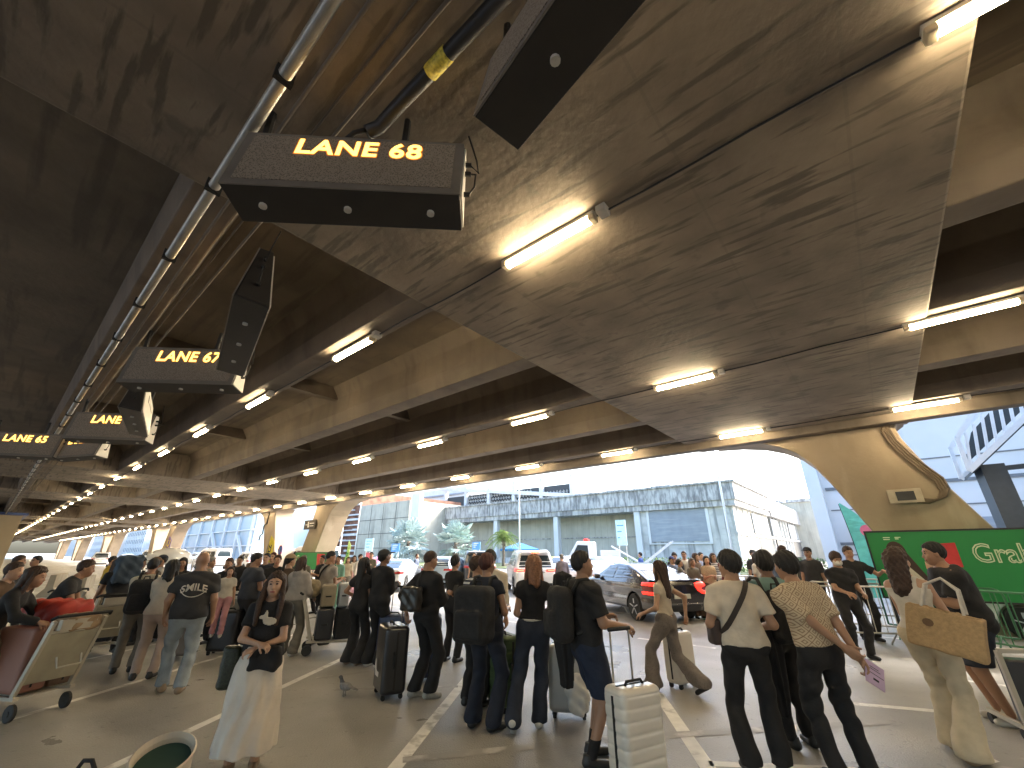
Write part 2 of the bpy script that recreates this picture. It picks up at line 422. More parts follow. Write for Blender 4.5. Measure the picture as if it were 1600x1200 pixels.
# crooked cable on the far pier
mb = MB(); mb.tube([(0, 0, 5.0), (0, 0.05, 4.0), (0, 0.55, 3.9), (0, 0.5, 3.2), (0, 0.9, 3.1), (0, 0.95, 2.7)], 0.05, 6)
tag(mb.obj('cable', M['cable'], loc=W(14.84, 39.5, 0), rotz=AZ), 'crooked dark cable running down the tan pier leg', 'cable')
sg = empty('direction_sign', W(14.82, 31.6, 3.62), AZ)
tag(sg, 'dark brown rectangular sign with pale marks on the sloping pier leg', 'sign')
MB().box(-0.05, 0, -0.85, 0.85, -0.32, 0.32).obj('panel', mat('brown sign', (0.05, 0.035, 0.02), 0.5), sg)
mb = MB(); mb.box(-0.06, -0.051, 0.15, 0.30, -0.18, 0.2); mb.box(-0.06, -0.051, 0.34, 0.62, -0.02, 0.04); mb.box(-0.06, -0.051, -0.65, 0.02, 0.05, 0.12); mb.box(-0.06, -0.051, -0.6, -0.05, -0.12, -0.06)
mb.prism([(0.05, -0.18), (0.15, -0.18), (0.1, 0.05)], 0, -0.06, -0.051)
mb.obj('marks', mat('sign white', (0.75, 0.73, 0.66), 0.5), sg)

# ================================================================ fluorescent lamps
def make_lamp(label):
    t = empty('ceiling_lamp'); 
    MB().box(-0.055, 0.055, -0.66, 0.66, 0.03, 0.075).obj('housing', M['lampbody'], t, bevel=0.008)
    cm_ = mat('translucent cap', (0.55, 0.47, 0.33), 0.35)
    for s in (-1, 1): MB().box(-0.06, 0.06, s * 0.62 - 0.035, s * 0.62 + 0.035, -0.035, 0.03).obj('end_cap', cm_, t, bevel=0.01)
    MB().tube([(0, -0.58, -0.012), (0, 0.58, -0.012)], 0.036, 10).obj('tube', M['tube'], t, smooth=True)
    mb = MB(); mb.box(-0.07, 0.07, -0.80, -0.69, -0.01, 0.09); mb.obj('gear_box', M['lampbody'], t, bevel=0.01)
    return t
lamp0 = make_lamp('')
first = True
rows = [(3.22, 4.24, -2.06, 'inner'), (8.56, 4.16, -1.75, 'middle'), (13.84, 4.12, -1.6, 'outer')]
for v, sp, u0, nm in rows:
    for i in range(-1 if nm != 'x' else 0, 46):
        u = u0 + sp * i + (0.32 if (i == 0 and nm == 'inner') else 0)
        o = lamp0 if first else copy_tree(lamp0); first = False
        o.location = W(v, u, 5.075); o.rotation_euler = (0, 0, AZ)
        if nm == 'inner' and i in (0, 1, 2):
            lab = ['lit tube lamp in the top right corner of the ceiling', 'large lit tube lamp below the hanging lane sign, brightest on the stained ceiling', 'lit tube lamp on the girder just left of the stained cross beam'][i]
        elif nm == 'middle' and i in (0, 1, 2):
            lab = ['lit tube lamp of the middle row at the right edge of the stained cross beam', 'lit tube lamp of the middle row on the stained cross beam', 'lit tube lamp of the middle row, first one left of the stained cross beam'][i]
        elif nm == 'outer' and i in (0, 1, 2):
            lab = ['lit tube lamp directly above the splayed pier', 'lit tube lamp of the outer row left of the splayed pier', 'lit tube lamp of the outer row above the open sky'][i]
        else:
            lab = 'lit tube lamp in the %s row along the ceiling' % nm
        tag(o, lab, 'lamp', 'tube lamps of the %s ceiling row' % nm)
for v, sp, u0, nm in rows:
    mb = MB()
    pts = []
    for i in range(400):
        u = -8 + i * 0.5; ph = (u - u0) / sp % 1.0
        pts.append((v + 0.03 + 0.01 * math.sin(u * 2.1), u, 5.138 - 0.02 * abs(math.sin(u * 1.3))))
    mb.tube(pts, 0.012, 5)
    tag(mb.obj('cable', M['cable'], rotz=AZ), 'black cable linking the lamps of the %s row' % nm, 'cable')
# conduits and pipes by the inner girder
mb = MB(); mb.tube([(0.42, -30, 4.98), (0.42, 150, 4.98)], 0.05, 10)
pp = mb.obj('ceiling_pipe', M['steelpipe'], rotz=AZ, smooth=True); tag(pp, 'long shiny grey pipe running under the ceiling past the lane signs', 'pipe')
for i in range(60):
    u = 1.0 + 1.55 * i
    mb = MB(); mb.box(0.355, 0.485, u - 0.02, u + 0.02, 4.915, 5.045); mb.box(0.41, 0.43, u - 0.012, u + 0.012, 5.04, 5.17)
    mb.obj('pipe_clamp', M['cable'], pp)
def conduit(v, u0, u1, z, r, m, lab):
    mb = MB(); mb.tube([(v, u0, z), (v, u1, z)], r, 8); tag(mb.obj('conduit', m, rotz=AZ, smooth=True), lab, 'conduit')
M['cdt'] = mat('conduit grey', (.16, .14, .12), .6)
conduit(0.60, -20, 150, 5.11, 0.016, M['cdt'], 'thin conduit beside the shiny ceiling pipe')
conduit(0.93, 0.0, 150, 5.11, 0.016, M['cdt'], 'thin pale conduit second from the shiny ceiling pipe')
conduit(0.80, -20, 60, 5.125, 0.010, M['cdt'], 'thinnest wire running between the two ceiling conduits')
# black mast arm with yellow sticker above the near sign
bc = empty('mast_arm', (0, 0, 0), AZ); tag(bc, 'black ceiling arm with a yellow sticker above the nearest lane sign', 'bracket')
MB().tube([(1.12, 0.2, 5.02), (1.10, 2.15, 5.0), (1.08, 2.32, 4.93), (1.02, 2.38, 4.86)], 0.055, 10).obj('arm', M['black'], bc, smooth=True)
MB().tube([(1.105, 1.52, 5.006), (1.105, 1.72, 5.004)], 0.060, 10).obj('sticker', mat('yellow sticker', (0.65, 0.55, 0.08), 0.5, 0.5, 30), bc, smooth=True)
MB().tube([(1.03, 2.37, 4.9), (0.95, 2.45, 4.84), (0.92, 2.55, 4.8), (0.98, 2.6, 4.76)], 0.02, 6).obj('hook', M['cable'], bc, smooth=True)

# ================================================================ lane signs
M['signbox'] = mat('sign black', (0.022, 0.019, 0.017), 0.5)
M['signframe'] = mat('sign frame', (0.20, 0.18, 0.16), 0.45)
ledm = mat('led panel', (0.34, 0.29, 0.235), 0.55, 0.1, 30)
overlay(ledm, (0.10, 0.082, 0.064), kind='voronoi', sc=70, lo=0.45, hi=0.3, amount=0.8)
M['led'] = ledm
M['ledlit'] = mat('lit amber led', (0.9, 0.7, 0.2), 0.5, emit=(1.0, 0.56, 0.10), es=0.62)
M['ledhalo'] = mat('amber led halo', (0.5, 0.2, 0.05), 0.5, emit=(1.0, 0.28, 0.03), es=0.085)  # orange glow around the lit letters, painted as a dim emissive outline
M['white'] = mat('white panel', (0.72, 0.70, 0.66), 0.5, 0.06)
def lane_sign(loc, rotz, txt, label, L=1.70, H=0.66, tx=0.05, flip=False, wht=0):
    """box sign: bottom front edge on local y=0 z=0, face towards -y leaning back"""
    t = empty('lane_sign', loc, rotz); tag(t, label, 'sign', 'lane number signs under the elevated road')
    D = 0.33; B = 0.11
    MB().prism([(0, 0), (D, -0.03), (D - 0.09, H), (B, H)], 0, -L / 2, L / 2).obj('housing', M['signbox'], t, bevel=0.006)
    ang = math.atan2(B, H)
    ny = Vector((0, -math.cos(ang), math.sin(ang) * 1.0)); up = Vector((0, math.sin(ang), math.cos(ang)))
    def face(x0, x1, s0, s1, d0, d1, name, m):
        vs = []
        for d in (d0, d1):
            for x, s in ((x0, s0), (x1, s0), (x1, s1), (x0, s1)):
                p = Vector((x, 0, 0)) + up * s + ny * d; vs.append(p)
        return MB().add(vs, [(0, 1, 2, 3), (7, 6, 5, 4), (0, 4, 5, 1), (1, 5, 6, 2), (2, 6, 7, 3), (3, 7, 4, 0)]).obj(name, m, t)
    SL = math.hypot(B, H)
    face(-L / 2, L / 2, 0.0, SL, 0.001, 0.012, 'front_frame', M['signframe'])
    face(-L / 2 + 0.07, L / 2 - 0.07, 0.06, SL - 0.04, 0.0125, 0.018, 'led_panel', M['led'])
    me = text_mesh(txt, 0.30, 0.002, 0.006, 0.0, spacing=1.08)
    co = np.zeros(len(me.vertices) * 3, np.float32); me.vertices.foreach_get("co", co); co = co.reshape(-1, 3)
    mn, mx_ = co.min(0), co.max(0); co[:, 0] = (co[:, 0] - (mn[0] + mx_[0]) / 2) * 0.95 / (mx_[0] - mn[0]); co[:, 1] = (co[:, 1] - (mn[1] + mx_[1]) / 2) * 0.2 / (mx_[1] - mn[1])
    me.vertices.foreach_set("co", co.ravel())
    me2 = me.copy(); c2 = co.copy(); c2[:, 1] *= 1.0
    nn = text_mesh(txt, 0.30, 0.0005, 0.017, 0.0, spacing=1.08); cc = np.zeros(len(nn.vertices) * 3, np.float32); nn.vertices.foreach_get('co', cc); cc = cc.reshape(-1, 3); a0, a1 = cc.min(0), cc.max(0)
    cc[:, 0] = (cc[:, 0] - (a0[0] + a1[0]) / 2) * 0.975 / (a1[0] - a0[0]); cc[:, 1] = (cc[:, 1] - (a0[1] + a1[1]) / 2) * 0.225 / (a1[1] - a0[1]); nn.vertices.foreach_set('co', cc.ravel())
    o = link('lane_number_halo', nn, M['ledhalo'], t); o.rotation_euler = (R(90) - ang, 0, 0); o.location = Vector((tx, 0, 0)) + up * (SL - 0.17) + ny * 0.0195  # wider letters behind the number imitate its halo on the panel
    o = link('lane_number', me, M['ledlit'], t); o.rotation_euler = (R(90) - ang, 0, 0); o.location = Vector((tx, 0, 0)) + up * (SL - 0.17) + ny * 0.021
    for x in (-0.62, 0.0, 0.62):
        MB().lathe([(0.028, -0.035), (0.028, 0.0), (0.012, 0.0)], 10, 0, (x, D * 0.5, 0.0)).obj('drain_cap', M['lampbody'], t)
    # right end plate with its glands and cables
    MB().prism([(0.02, 0.02), (D - 0.02, -0.01), (D - 0.10, H - 0.02), (B + 0.02, H - 0.02)], 0, L / 2 + 0.001, L / 2 + 0.012).obj('end_plate', M['signbox'] if wht else M['white'], t)
    if wht:
        MB().add([(x_, y_ + e_, z_) for e_ in (0.002, 0.012) for x_, y_, z_ in ((-L / 2 + .02, D, -0.0), (L / 2 - .02, D, 0.0), (L / 2 - .02, D - .085, H - .03), (-L / 2 + .02, D - .085, H - .03))], [(0, 1, 2, 3), (7, 6, 5, 4), (0, 4, 5, 1), (1, 5, 6, 2), (2, 6, 7, 3), (3, 7, 4, 0)]).obj('back_panel', M['white'], t)
        mb = MB(); mb.add([(x_, D + .016 - z_ * .13, z_) for x_, z_ in ((.3, .35), (.45, .35), (.45, .5), (.3, .5))], [(0, 1, 2, 3)]); mb.add([(x_, D + .016 - z_ * .13, z_) for x_, z_ in ((-.7, .40), (.1, .40), (.1, .43), (-.7, .43))], [(0, 1, 2, 3)]); mb.obj('panel_marks', M['cable'], t)
    mb = MB()
    for z in (0.2, 0.42, 0.52): mb.tube([(L / 2 + 0.01, 0.18, z), (L / 2 + 0.06, 0.18, z)], 0.02, 8)
    mb.obj('cable_gland', M['cable'], t)
    mb = MB(); mb.tube([(L / 2 + 0.05, 0.18, 0.52), (L / 2 + 0.12, 0.19, 0.45), (L / 2 + 0.1, 0.2, 0.6), (L / 2 + 0.02, 0.25, 0.95)], 0.008, 6)
    mb.tube([(L / 2 + 0.05, 0.18, 0.2), (L / 2 + 0.09, 0.18, 0.28), (L / 2 + 0.1, 0.18, 0.42), (L / 2 + 0.05, 0.18, 0.42)], 0.008, 6)
    mb.obj('wiring', M['cable'], t)
    for x in (-L / 2 + 0.08, 0.35): MB().tube([(x, D * 0.55, H), (x, D * 0.55, 5.14 - loc[2])], 0.03, 8).obj('hanger', M['black'], t)
    return t
def end_label(): pass
A_ = [(-1.23, 2.22, 3.4, 'LANE 68', 'nearest hanging lane sign reading LANE 68 with its glowing number'), (-5.22, 5.90, 4.0, 'LANE 67', 'second hanging lane sign reading LANE 67'),
      (-9.42, 9.28, 8.0, 'LANE 66', 'third hanging lane sign, its number half hidden'), (-13.4, 11.0, 14.0, 'LANE 65', 'fourth hanging lane sign at the left edge reading LANE 65'),
      (-12.05, 11.2, -14.0, 'LANE 65', 'hanging lane sign reading LANE 65 turned aside, right of the left edge one')]
for i, (x, y, r, tx, lb) in enumerate(A_):
    lane_sign((x, y, 4.14), R(r), tx, lb)
    if i < 3:
        ex, ey = x + 0.82 * math.cos(R(r)), y + 0.82 * math.sin(R(r))
        lane_sign((ex + 0.88, ey - 1.50, 4.14), R(-53), tx, ['hanging lane sign seen edge-on at the top of the picture beside LANE 68', 'dark hanging lane sign seen edge-on crossing the LANE 67 one', 'white-ended lane sign seen edge-on in front of the third lane sign'][i], L=2.3, wht=1)
# ================================================================ the far side: buildings, wall, footbridge, palms, posts
def FR(name, lab=None, cat=None, group=None):
    e = empty(name, (0, 0, 0), AZ); tag(e, lab, cat, group); return e
wc = mat('weathered pale concrete', (0.50, 0.51, 0.50), 0.85, 0.14, 0.5, 0.2, 4)
overlay(wc, (0.10, 0.105, 0.11), scale=(1.5, 1.5, 0.10), sc=1.0, lo=0.54, hi=0.66, amount=0.65, detail=7)
overlay(wc, (0.30, 0.31, 0.31), kind='noise', scale=(0.8, 0.8, 2.0), sc=0.5, lo=0.5, hi=0.6, amount=0.5, detail=6)
pc = mat('stained parapet', (0.46, 0.46, 0.45), 0.9, 0.2, 0.6, 0.2, 4)
overlay(pc, (0.12, 0.12, 0.125), scale=(1.3, 1.3, 0.5), sc=1.6, lo=0.44, hi=0.60, amount=0.6, detail=12)
overlay(pc, (0.09, 0.09, 0.095), scale=(2.6, 2.6, 0.12), sc=1.1, lo=0.5, hi=0.66, amount=0.6, detail=10)
yc = mat('yellowish concrete', (0.42, 0.41, 0.35), 0.85, 0.12, 0.6, 0.2, 4)
overlay(yc, (0.19, 0.185, 0.16), scale=(1, 1, 0.12), sc=0.7, lo=0.54, hi=0.68, amount=0.5, detail=7)
overlay(yc, (0.22, 0.215, 0.19), kind='brick', scale=(1, 1, 1), sc=0.22, lo=0.1, hi=0.9, amount=0.5, detail=0.006)
gp = mat('grey screen panel', (0.26, 0.29, 0.33), 0.7, 0.08, 1.2)
overlay(gp, (0.34, 0.37, 0.40), scale=(0.2, 0.2, 3), sc=1.5, lo=0.5, hi=0.65, amount=0.6)
dk = mat('dark opening', (0.04, 0.045, 0.05), 0.6)
blu = mat('blue white panel', (0.50, 0.56, 0.60), 0.5, 0.08, 0.8)
wh = mat('white painted wall', (0.60, 0.62, 0.63), 0.7, 0.06, 0.7)
glass = mat('far glass', (0.16, 0.24, 0.31), 0.12, 0.3, 0.5)
rsty = mat('reddish brown slats', (0.22, 0.11, 0.075), 0.8, 0.4, 0.8)
# --- long stained terminal building (front along the road, side running away)
b = FR('terminal_building', 'long low stained concrete building with deep roof band and a big grey panel', 'building')
vF, uC, uE = 62.0, 14.1, 71.0
MB().box(vF, vF + 22, uC, uE, 0.0, 0.9).obj('plinth', wc, b)
MB().box(vF + 3.2, vF + 21.9, uC + 0.02, uE, 0.9, 7.5).obj('back_wall', yc, b)          # recessed behind the colonnade
MB().box(vF + 0.1, vF + 3.19, uC + 0.02, 27.0, 0.9, 7.5).obj('end_block', wc, b)
MB().box(vF + 3.05, vF + 3.19, 27.01, uE, 4.0, 4.15).obj('ledge', pc, b)
MB().box(vF - 0.5, vF + 22.0, uC - 0.5, uE + 0.5, 7.5, 8.3).obj('roof_slab', pc, b)
MB().box(vF - 0.7, vF + 22.2, uC - 0.7, uE + 0.7, 8.3, 10.5).obj('parapet', pc, b)
MB().box(vF - 0.95, vF + 22.4, uC - 0.95, uE + 0.9, 10.5, 10.75).obj('coping', pc, b)
for u in (27.4, 42.1, 56.0):
    MB().box(vF - 0.3, vF + 0.6, u - 0.45, u + 0.45, 0.9, 7.49).obj('column', wh, b, bevel=0.03)
MB().box(vF - 0.08, vF + 0.09, 17.6, 25.6, 3.2, 7.45).obj('screen_panel', gp, b)
mb = MB(); mb.box(vF - 0.15, vF + 0.085, 17.2, 17.59, 3.0, 7.49); mb.box(vF - 0.15, vF + 0.085, 25.61, 25.95, 3.0, 7.49); mb.box(vF - 0.15, vF + 0.085, 17.2, 25.95, 2.85, 2.99)
mb.obj('panel_frame', wh, b)
for u0, u1, v_ in ((18, 19.2, 5), (21, 21.8, 4), (31, 31.7, 6), (45, 46.5, 5), (50, 50.8, 6)):
    MB().box(vF + v_, vF + v_ + 1.5, u0, u1, 10.74, 11.5).obj('roof_unit', gp, b)
for u0, u1 in ((24.7, 28.0), (33.3, 36.5)):
    MB().box(vF + 8, vF + 20, u0, u1, 10.74, 12.2).obj('roof_house', pc, b)
# the side wall running away, ribbed, with shuttered bays
MB().box(vF, 190, uC + 0.3, uC + 9, 0.9, 7.5).obj('side_wing', wc, b)
mb = MB()
k = 0
v = vF + 2
while v < 186:
    mb.box(v, v + 0.5, uC - 0.05, uC + 0.295, 0.9, 7.49); v += 3.2
mb.obj('side_ribs', wc, b)
MB().box(vF, 190, uC - 0.12, uC + 0.28, 3.9, 4.25).obj('side_ledge', pc, b)
MB().box(84.45, 190, uC - 0.7, uC + 9.5, 7.51, 10.5).obj('side_parapet', pc, b)
for i, (a, c_) in enumerate(((72, 80), (86, 92), (104, 112), (120, 128), (136, 146), (154, 164))):
    MB().box(a, c_, uC - 0.16, uC - 0.06, 4.4, 7.2).obj('shutter', gp, b)
    MB().box(a + 2, c_ + 4, uC - 0.10, uC - 0.055, 1.0, 3.8).obj('opening', dk, b)
b = FR('annex_building', 'pale yellowish block with flat roof beyond the long stained building', 'building')
MB().box(118, 175, 9.7, 22, 0, 12.6).obj('wall', yc, b); MB().box(117.6, 175.4, 9.3, 22.4, 12.6, 13.3).obj('roof', pc, b)
for v in (124, 134, 144, 154): MB().box(v, v + 5, 9.6, 9.695, 2, 10).obj('window', glass, b)
d = empty('satellite_dish', W(112, 15.8, 10.5)); tag(d, 'white satellite dish standing on the flat roof', 'dish')
MB().lathe([(0.05, 0), (0.7, 0.12), (1.3, 0.45), (1.34, 0.47), (1.28, 0.52), (0.6, 0.2), (0.02, 0.1)], 20).obj('bowl', wh, d, loc=(0, 0, 2.2)); d.children[0].rotation_euler = (R(35), R(25), 0)
mb = MB(); mb.tube([(0, 0, 0), (0, 0, 2.3)], 0.08, 8); mb.obj('mast', wh, d)
# --- tall frame with coffered screen, behind
b = FR('screen_building', 'pale frame building with a diamond patterned concrete screen between tall posts', 'building')
vB = 86.0
MB().box(vB + 3, vB + 22, 50, 101, 0, 15.0).obj('wall', blu, b)
mb = MB()
for u in (98.5, 89.5, 80.5, 71.5, 62.5, 53.5): mb.box(vB - 0.4, vB + 0.6, u - 0.5, u + 0.5, 0, 19.4)
mb.obj('posts', wh, b)
mb = MB(); mb.prism([(101, 20.6), (101, 19.6), (50, 13.4), (50, 14.3)], 0, vB - 0.6, vB + 0.8); mb.obj('top_rail', wh, b)
mb = MB()
for j in range(7):
    for i in range(36):
        u = 54.5 + i * 0.96; z = 10.7 + j * 0.95
        if z > 15.6 + (u - 50) * 0.05: continue
        u_ = u + (0.48 if j % 2 else 0)
        mb.add([(vB, u_ - .46, z), (vB, u_, z + .46), (vB, u_ + .46, z), (vB, u_, z - .46), (vB + .45, u_ - .1, z), (vB + .45, u_, z + .1), (vB + .45, u_ + .1, z), (vB + .45, u_, z - .1)],
               [(0, 1, 5, 4), (1, 2, 6, 5), (2, 3, 7, 6), (3, 0, 4, 7), (4, 5, 6, 7)])
mb.obj('coffer_screen', wc, b)
MB().box(vB + 0.46, vB + 0.6, 53, 98, 10, 17.2).obj('screen_back', dk, b)
# --- concrete block with vertical board marks
b = FR('concrete_block_building', 'plain grey concrete block with panel joints beside the silver palms', 'building')
MB().box(52, 80, 70.2, 88.2, 0, 11.5).obj('wall', yc, b)
mb = MB()
for z in (2.6, 5.4, 8.2): mb.box(51.95, 51.998, 70.2, 88.2, z, z + 0.09)
for u in (74.5, 79, 83.5): mb.box(51.95, 51.998, u, u + 0.07, 0, 11.5)
mb.obj('panel_joints', dk, b)
MB().box(51.6, 52.4, 66.6, 69.2, 0, 12.6).obj('end_column', wh, b)
b = FR('louvred_building', 'white banded building with pipes behind the silver palms', 'building')
MB().box(98, 120, 100, 127, 0, 22.5).obj('wall', wh, b)
for z in (7, 11, 15, 17.5, 20): MB().box(97.5, 97.99, 100, 127, z, z + 0.5).obj('band', gp, b)
mb = MB()
for u in (101, 107, 113, 119, 125): mb.box(97.4, 97.995, u, u + 0.8, 0, 6.9)
mb.obj('columns', wh, b)
mb = MB()
for u in (102.5, 108.5, 114.5, 120.5): mb.box(97.9, 97.998, u, u + 4, 0.4, 6.2)
mb.obj('openings', glass, b)
# --- car park with slats
b = FR('car_park', 'multi-storey car park with reddish brown and white horizontal slats', 'building')
MB().box(53, 84, 89.5, 152, 0, 15).obj('frame', rsty, b)
mb = MB()
rr = random.Random(3)
for j in range(13):
    z = 0.9 + j * 1.1; u = 89.5
    while u < 152:
        L_ = rr.uniform(1.5, 7)
        if rr.random() < 0.75: mb.box(52.6 - rr.random() * .2, 52.99, u, min(152, u + L_), z, z + rr.uniform(.2, .55))
        u += L_
mb.obj('slats', wh, b)
# --- far row of terminal blocks along the road, mostly white and blue
rr = random.Random(5)
u = 155
labs = ['pale terminal block with blue glass bands far down the road', 'white terminal block with tall dark glass between far piers', 'blue-white panelled block seen between the distant piers', 'low pale building at the far end of the road',
        'white concourse with thin fins far down the road', 'pale grey block farthest down the road']
for i, (ua, ub, va, h, m1) in enumerate(((154, 176, 46, 13, wh), (178, 205, 44, 15, blu), (207, 240, 47, 12, wh), (243, 285, 44, 14, blu), (288, 350, 40, 13, wh), (355, 460, 36, 14, wh))):
    b = FR('terminal_block', labs[i], 'building')
    MB().box(va, va + 25, ua, ub, 0, h).obj('wall', m1, b)
    for z in (2.2, 5.6, 9.0):
        MB().box(va - 0.15, va - 0.005, ua + 1, ub - 1, z, z + 1.7).obj('window_band', glass, b)
    mb = MB(); uu = ua
    while uu < ub: mb.box(va - 0.45, va - 0.151, uu, uu + 0.35, 0, h); uu += 3.5
    mb.obj('fins', wh, b)
b = FR('glass_building', 'tall pale blue glazed hall with white diagonal struts beyond the tan pier', 'building')
MB().box(34, 50, 96, 150, 0, 15).obj('wall', mat('pale blue cladding', (0.30, 0.40, 0.48), 0.25, 0.1, 0.3), b)
mb = MB()
for u in (96.5, 104, 112, 121, 130, 140): mb.box(33.6, 33.99, u, u + 0.8, 0, 15)
mb.bar((33.5, 112.5, 0), (33.5, 120, 6), 0.5); mb.bar((33.5, 97, 0), (33.5, 103, 5), 0.4)
for z in (3, 6, 9, 12): mb.box(33.6, 33.98, 96, 150, z, z + 0.2)
mb.obj('struts', wh, b)
# --- tan building at the far left end under the road
b = FR('tan_building', 'tan low building at the far left end below the ceiling', 'building')
MB().box(-14, 1.5, 60, 100, 0, 4.9).obj('wall', mat('tan wall', (0.36, 0.29, 0.19), 0.8, 0.1, 0.5), b)
mb = MB()
for v in (-11, -8, -5, -2): mb.box(v, v + 1.6, 59.9, 59.995, 0.9, 2.3)
mb.obj('windows', glass, b)
MB().box(-14.3, 1.8, 59.3, 100, 4.9, 5.1).obj('roof', mat('blue fascia', (0.05, 0.08, 0.2), 0.5), b)
# --- right: big pale wall
wl = mat('white panel wall', (0.60, 0.605, 0.61), 0.75, 0.05, 0.6, 0.1, 3)
overlay(wl, (0.20, 0.22, 0.24), kind='noise', scale=(1, 1, 0.25), sc=0.5, lo=0.56, hi=0.72, amount=0.35, detail=7)
b = FR('panel_wall_building', 'tall blank pale grey panelled building behind the splayed pier', 'building')
MB().box(30, 60, -60, 2.1, 0, 17).obj('wall', wl, b)
mb = MB()
for z in (1.6, 3.9, 6.2, 8.5, 10.8): mb.box(29.96, 29.998, -60, 1.8, z, z + 0.05)
for z in (1.7, 4.6): mb.box(29.93, 29.997, -60, 1.8, z + 0.4, z + 0.55)
mb.obj('panel_joints', mat('dark panel joint', (0.16, 0.17, 0.18), 0.8), b)  # dark strips along the panel joints
MB().box(29.75, 29.95, -6, 1.2, 1.2, 3.3).obj('grille', gp, b)
MB().box(29.5, 30.5, 1.95, 2.6, 0, 17.2).obj('corner_column', wh, b)
# footbridge of white lattice on a dark post
b = FR('stair_bridge', 'white slatted footbridge stair on a dark steel post at the right edge', 'bridge')
v0, v1 = 20.0, 22.0
dks = mat('dark steel', (0.035, 0.045, 0.05), 0.5)
wst = mat('white steel', (0.72, 0.76, 0.78), 0.4, 0.05)
ub = [-2.85 - 0.0, -9.0]
A = (-2.85, 5.35); B_ = (-2.72, 4.18); Tp = (-3.45, 5.85)
mb = MB()
for v in (v0, v1):
    mb.bar((v, -2.75, 5.3), (v, -2.72, 4.2), 0.12); mb.bar((v, -2.75, 5.3), (v, -3.2, 5.85), 0.12)
    mb.bar((v, -2.72, 4.2), (v, -9.5, 10.2), 0.16); mb.bar((v, -3.2, 5.85), (v, -9.0, 11.6), 0.12)
mb.obj('truss_frame', wst, b)
mb = MB()
for i in range(26):
    t = i / 25; u = -2.78 - 6.6 * t; zb = 4.25 + 5.85 * t; zt = min(5.3 + (-(u) - 2.75) * 1.0, zb + 1.6)
    mb.bar((v0, u, zb), (v0, u - 0.22, zt + 0.1), 0.075)
mb.obj('slats', wst, b)
MB().add([(v1 - .25, -2.9, 4.6), (v1 - .25, -9.5, 10.5), (v1 - .25, -9.5, 11.7), (v1 - .25, -3.4, 5.75), (v1 - .2, -2.9, 4.6), (v1 - .2, -9.5, 10.5), (v1 - .2, -9.5, 11.7), (v1 - .2, -3.4, 5.75)], [(0, 1, 2, 3), (7, 6, 5, 4), (0, 4, 5, 1), (1, 5, 6, 2), (2, 6, 7, 3), (3, 7, 4, 0)]).obj('dark_inside_sheet', dks, b)  # added dark sheet standing for the dark interior between the slats
MB().add([(v0 + 0.1, -2.8, 4.22), (v1 - 0.1, -2.8, 4.22), (v1 - 0.1, -9.5, 10.15), (v0 + 0.1, -9.5, 10.15), (v0 + 0.1, -2.8, 4.12), (v1 - 0.1, -2.8, 4.12), (v1 - 0.1, -9.5, 10.05), (v0 + 0.1, -9.5, 10.05)],
    [(0, 1, 2, 3), (7, 6, 5, 4), (0, 4, 5, 1), (1, 5, 6, 2), (2, 6, 7, 3), (3, 7, 4, 0)]).obj('stair_deck', dks, b)
mb = MB(); mb.box(v0 + 0.3, v1 - 0.3, -3.6, -3.05, 0, 4.4); mb.obj('post', dks, b)
mb = MB(); mb.bar((v0 + 0.5, -3.3, 4.25), (v0 + 0.5, -12, 4.55), 0.14); mb.bar((v0 + .5, -5.0, 4.3), (v0 + .5, -4.4, 5.6), 0.07)
mb.obj('brace', dks, b)
# --- thin lamp posts
for v, u, h, lab in ((40, 9.75, 13, 'tall thin lamp post standing before the corner of the stained building'), (45, 36.5, 13, 'tall thin lamp post rising beside the green palm'), (33, 60, 9.5, 'thin pole in front of the plain concrete block'), (46, 78, 12, 'thin pole farther left by the plain concrete block')):
    p = empty('lamp_post', W(v, u)); tag(p, lab, 'lamp post')
    MB().tube([(0, 0, 0), (0, 0, h)], 0.11, 10, r2=0.06).obj('pole', wst, p, smooth=True)
    mb = MB(); mb.box(-0.2, 0.2, -0.2, 0.2, 0, 0.3); mb.obj('base', wst, p, bevel=0.02)
    mb = MB(); mb.tube([(0, 0, h - 0.1), (0.5, 0, h + 0.15), (1.3, 0, h + 0.2)], 0.04, 6); mb.box(1.1, 1.7, -0.12, 0.12, h + 0.14, h + 0.24); mb.obj('lamp_head', wst, p)
# --- hedge and verge in front of the building
hg = mat('hedge green', (0.16, 0.24, 0.08), 0.9, 0.4, 1.5)
mb = MB(); rr = random.Random(11)
for i in range(5200):
    u = rr.uniform(-14, 22); v = rr.uniform(44, 45.6); z = rr.uniform(0.05, 1.25); s = rr.uniform(.05, .14); a = rr.uniform(0, 6.28); t = rr.uniform(-.8, .8)
    dx, dy = math.cos(a) * s, math.sin(a) * s
    mb.add([(v - dx, u - dy, z), (v + dy * .5, u - dx * .5, z + s * t), (v + dx, u + dy, z + s * .8), (v - dy * .5, u + dx * .5, z + s * (.6 - t))], [(0, 1, 2, 3)])
tag(mb.obj('hedge', hg, rotz=AZ), 'low clipped green hedge in front of the ribbed side wall', 'hedge')
mb = MB(); mb.box(40, 60, -20, 90, 0.0, 0.12); tag(mb.obj('verge', mat('verge grass', (0.12, 0.15, 0.06), 0.9, 0.3, 0.6), rotz=AZ), kind='structure')

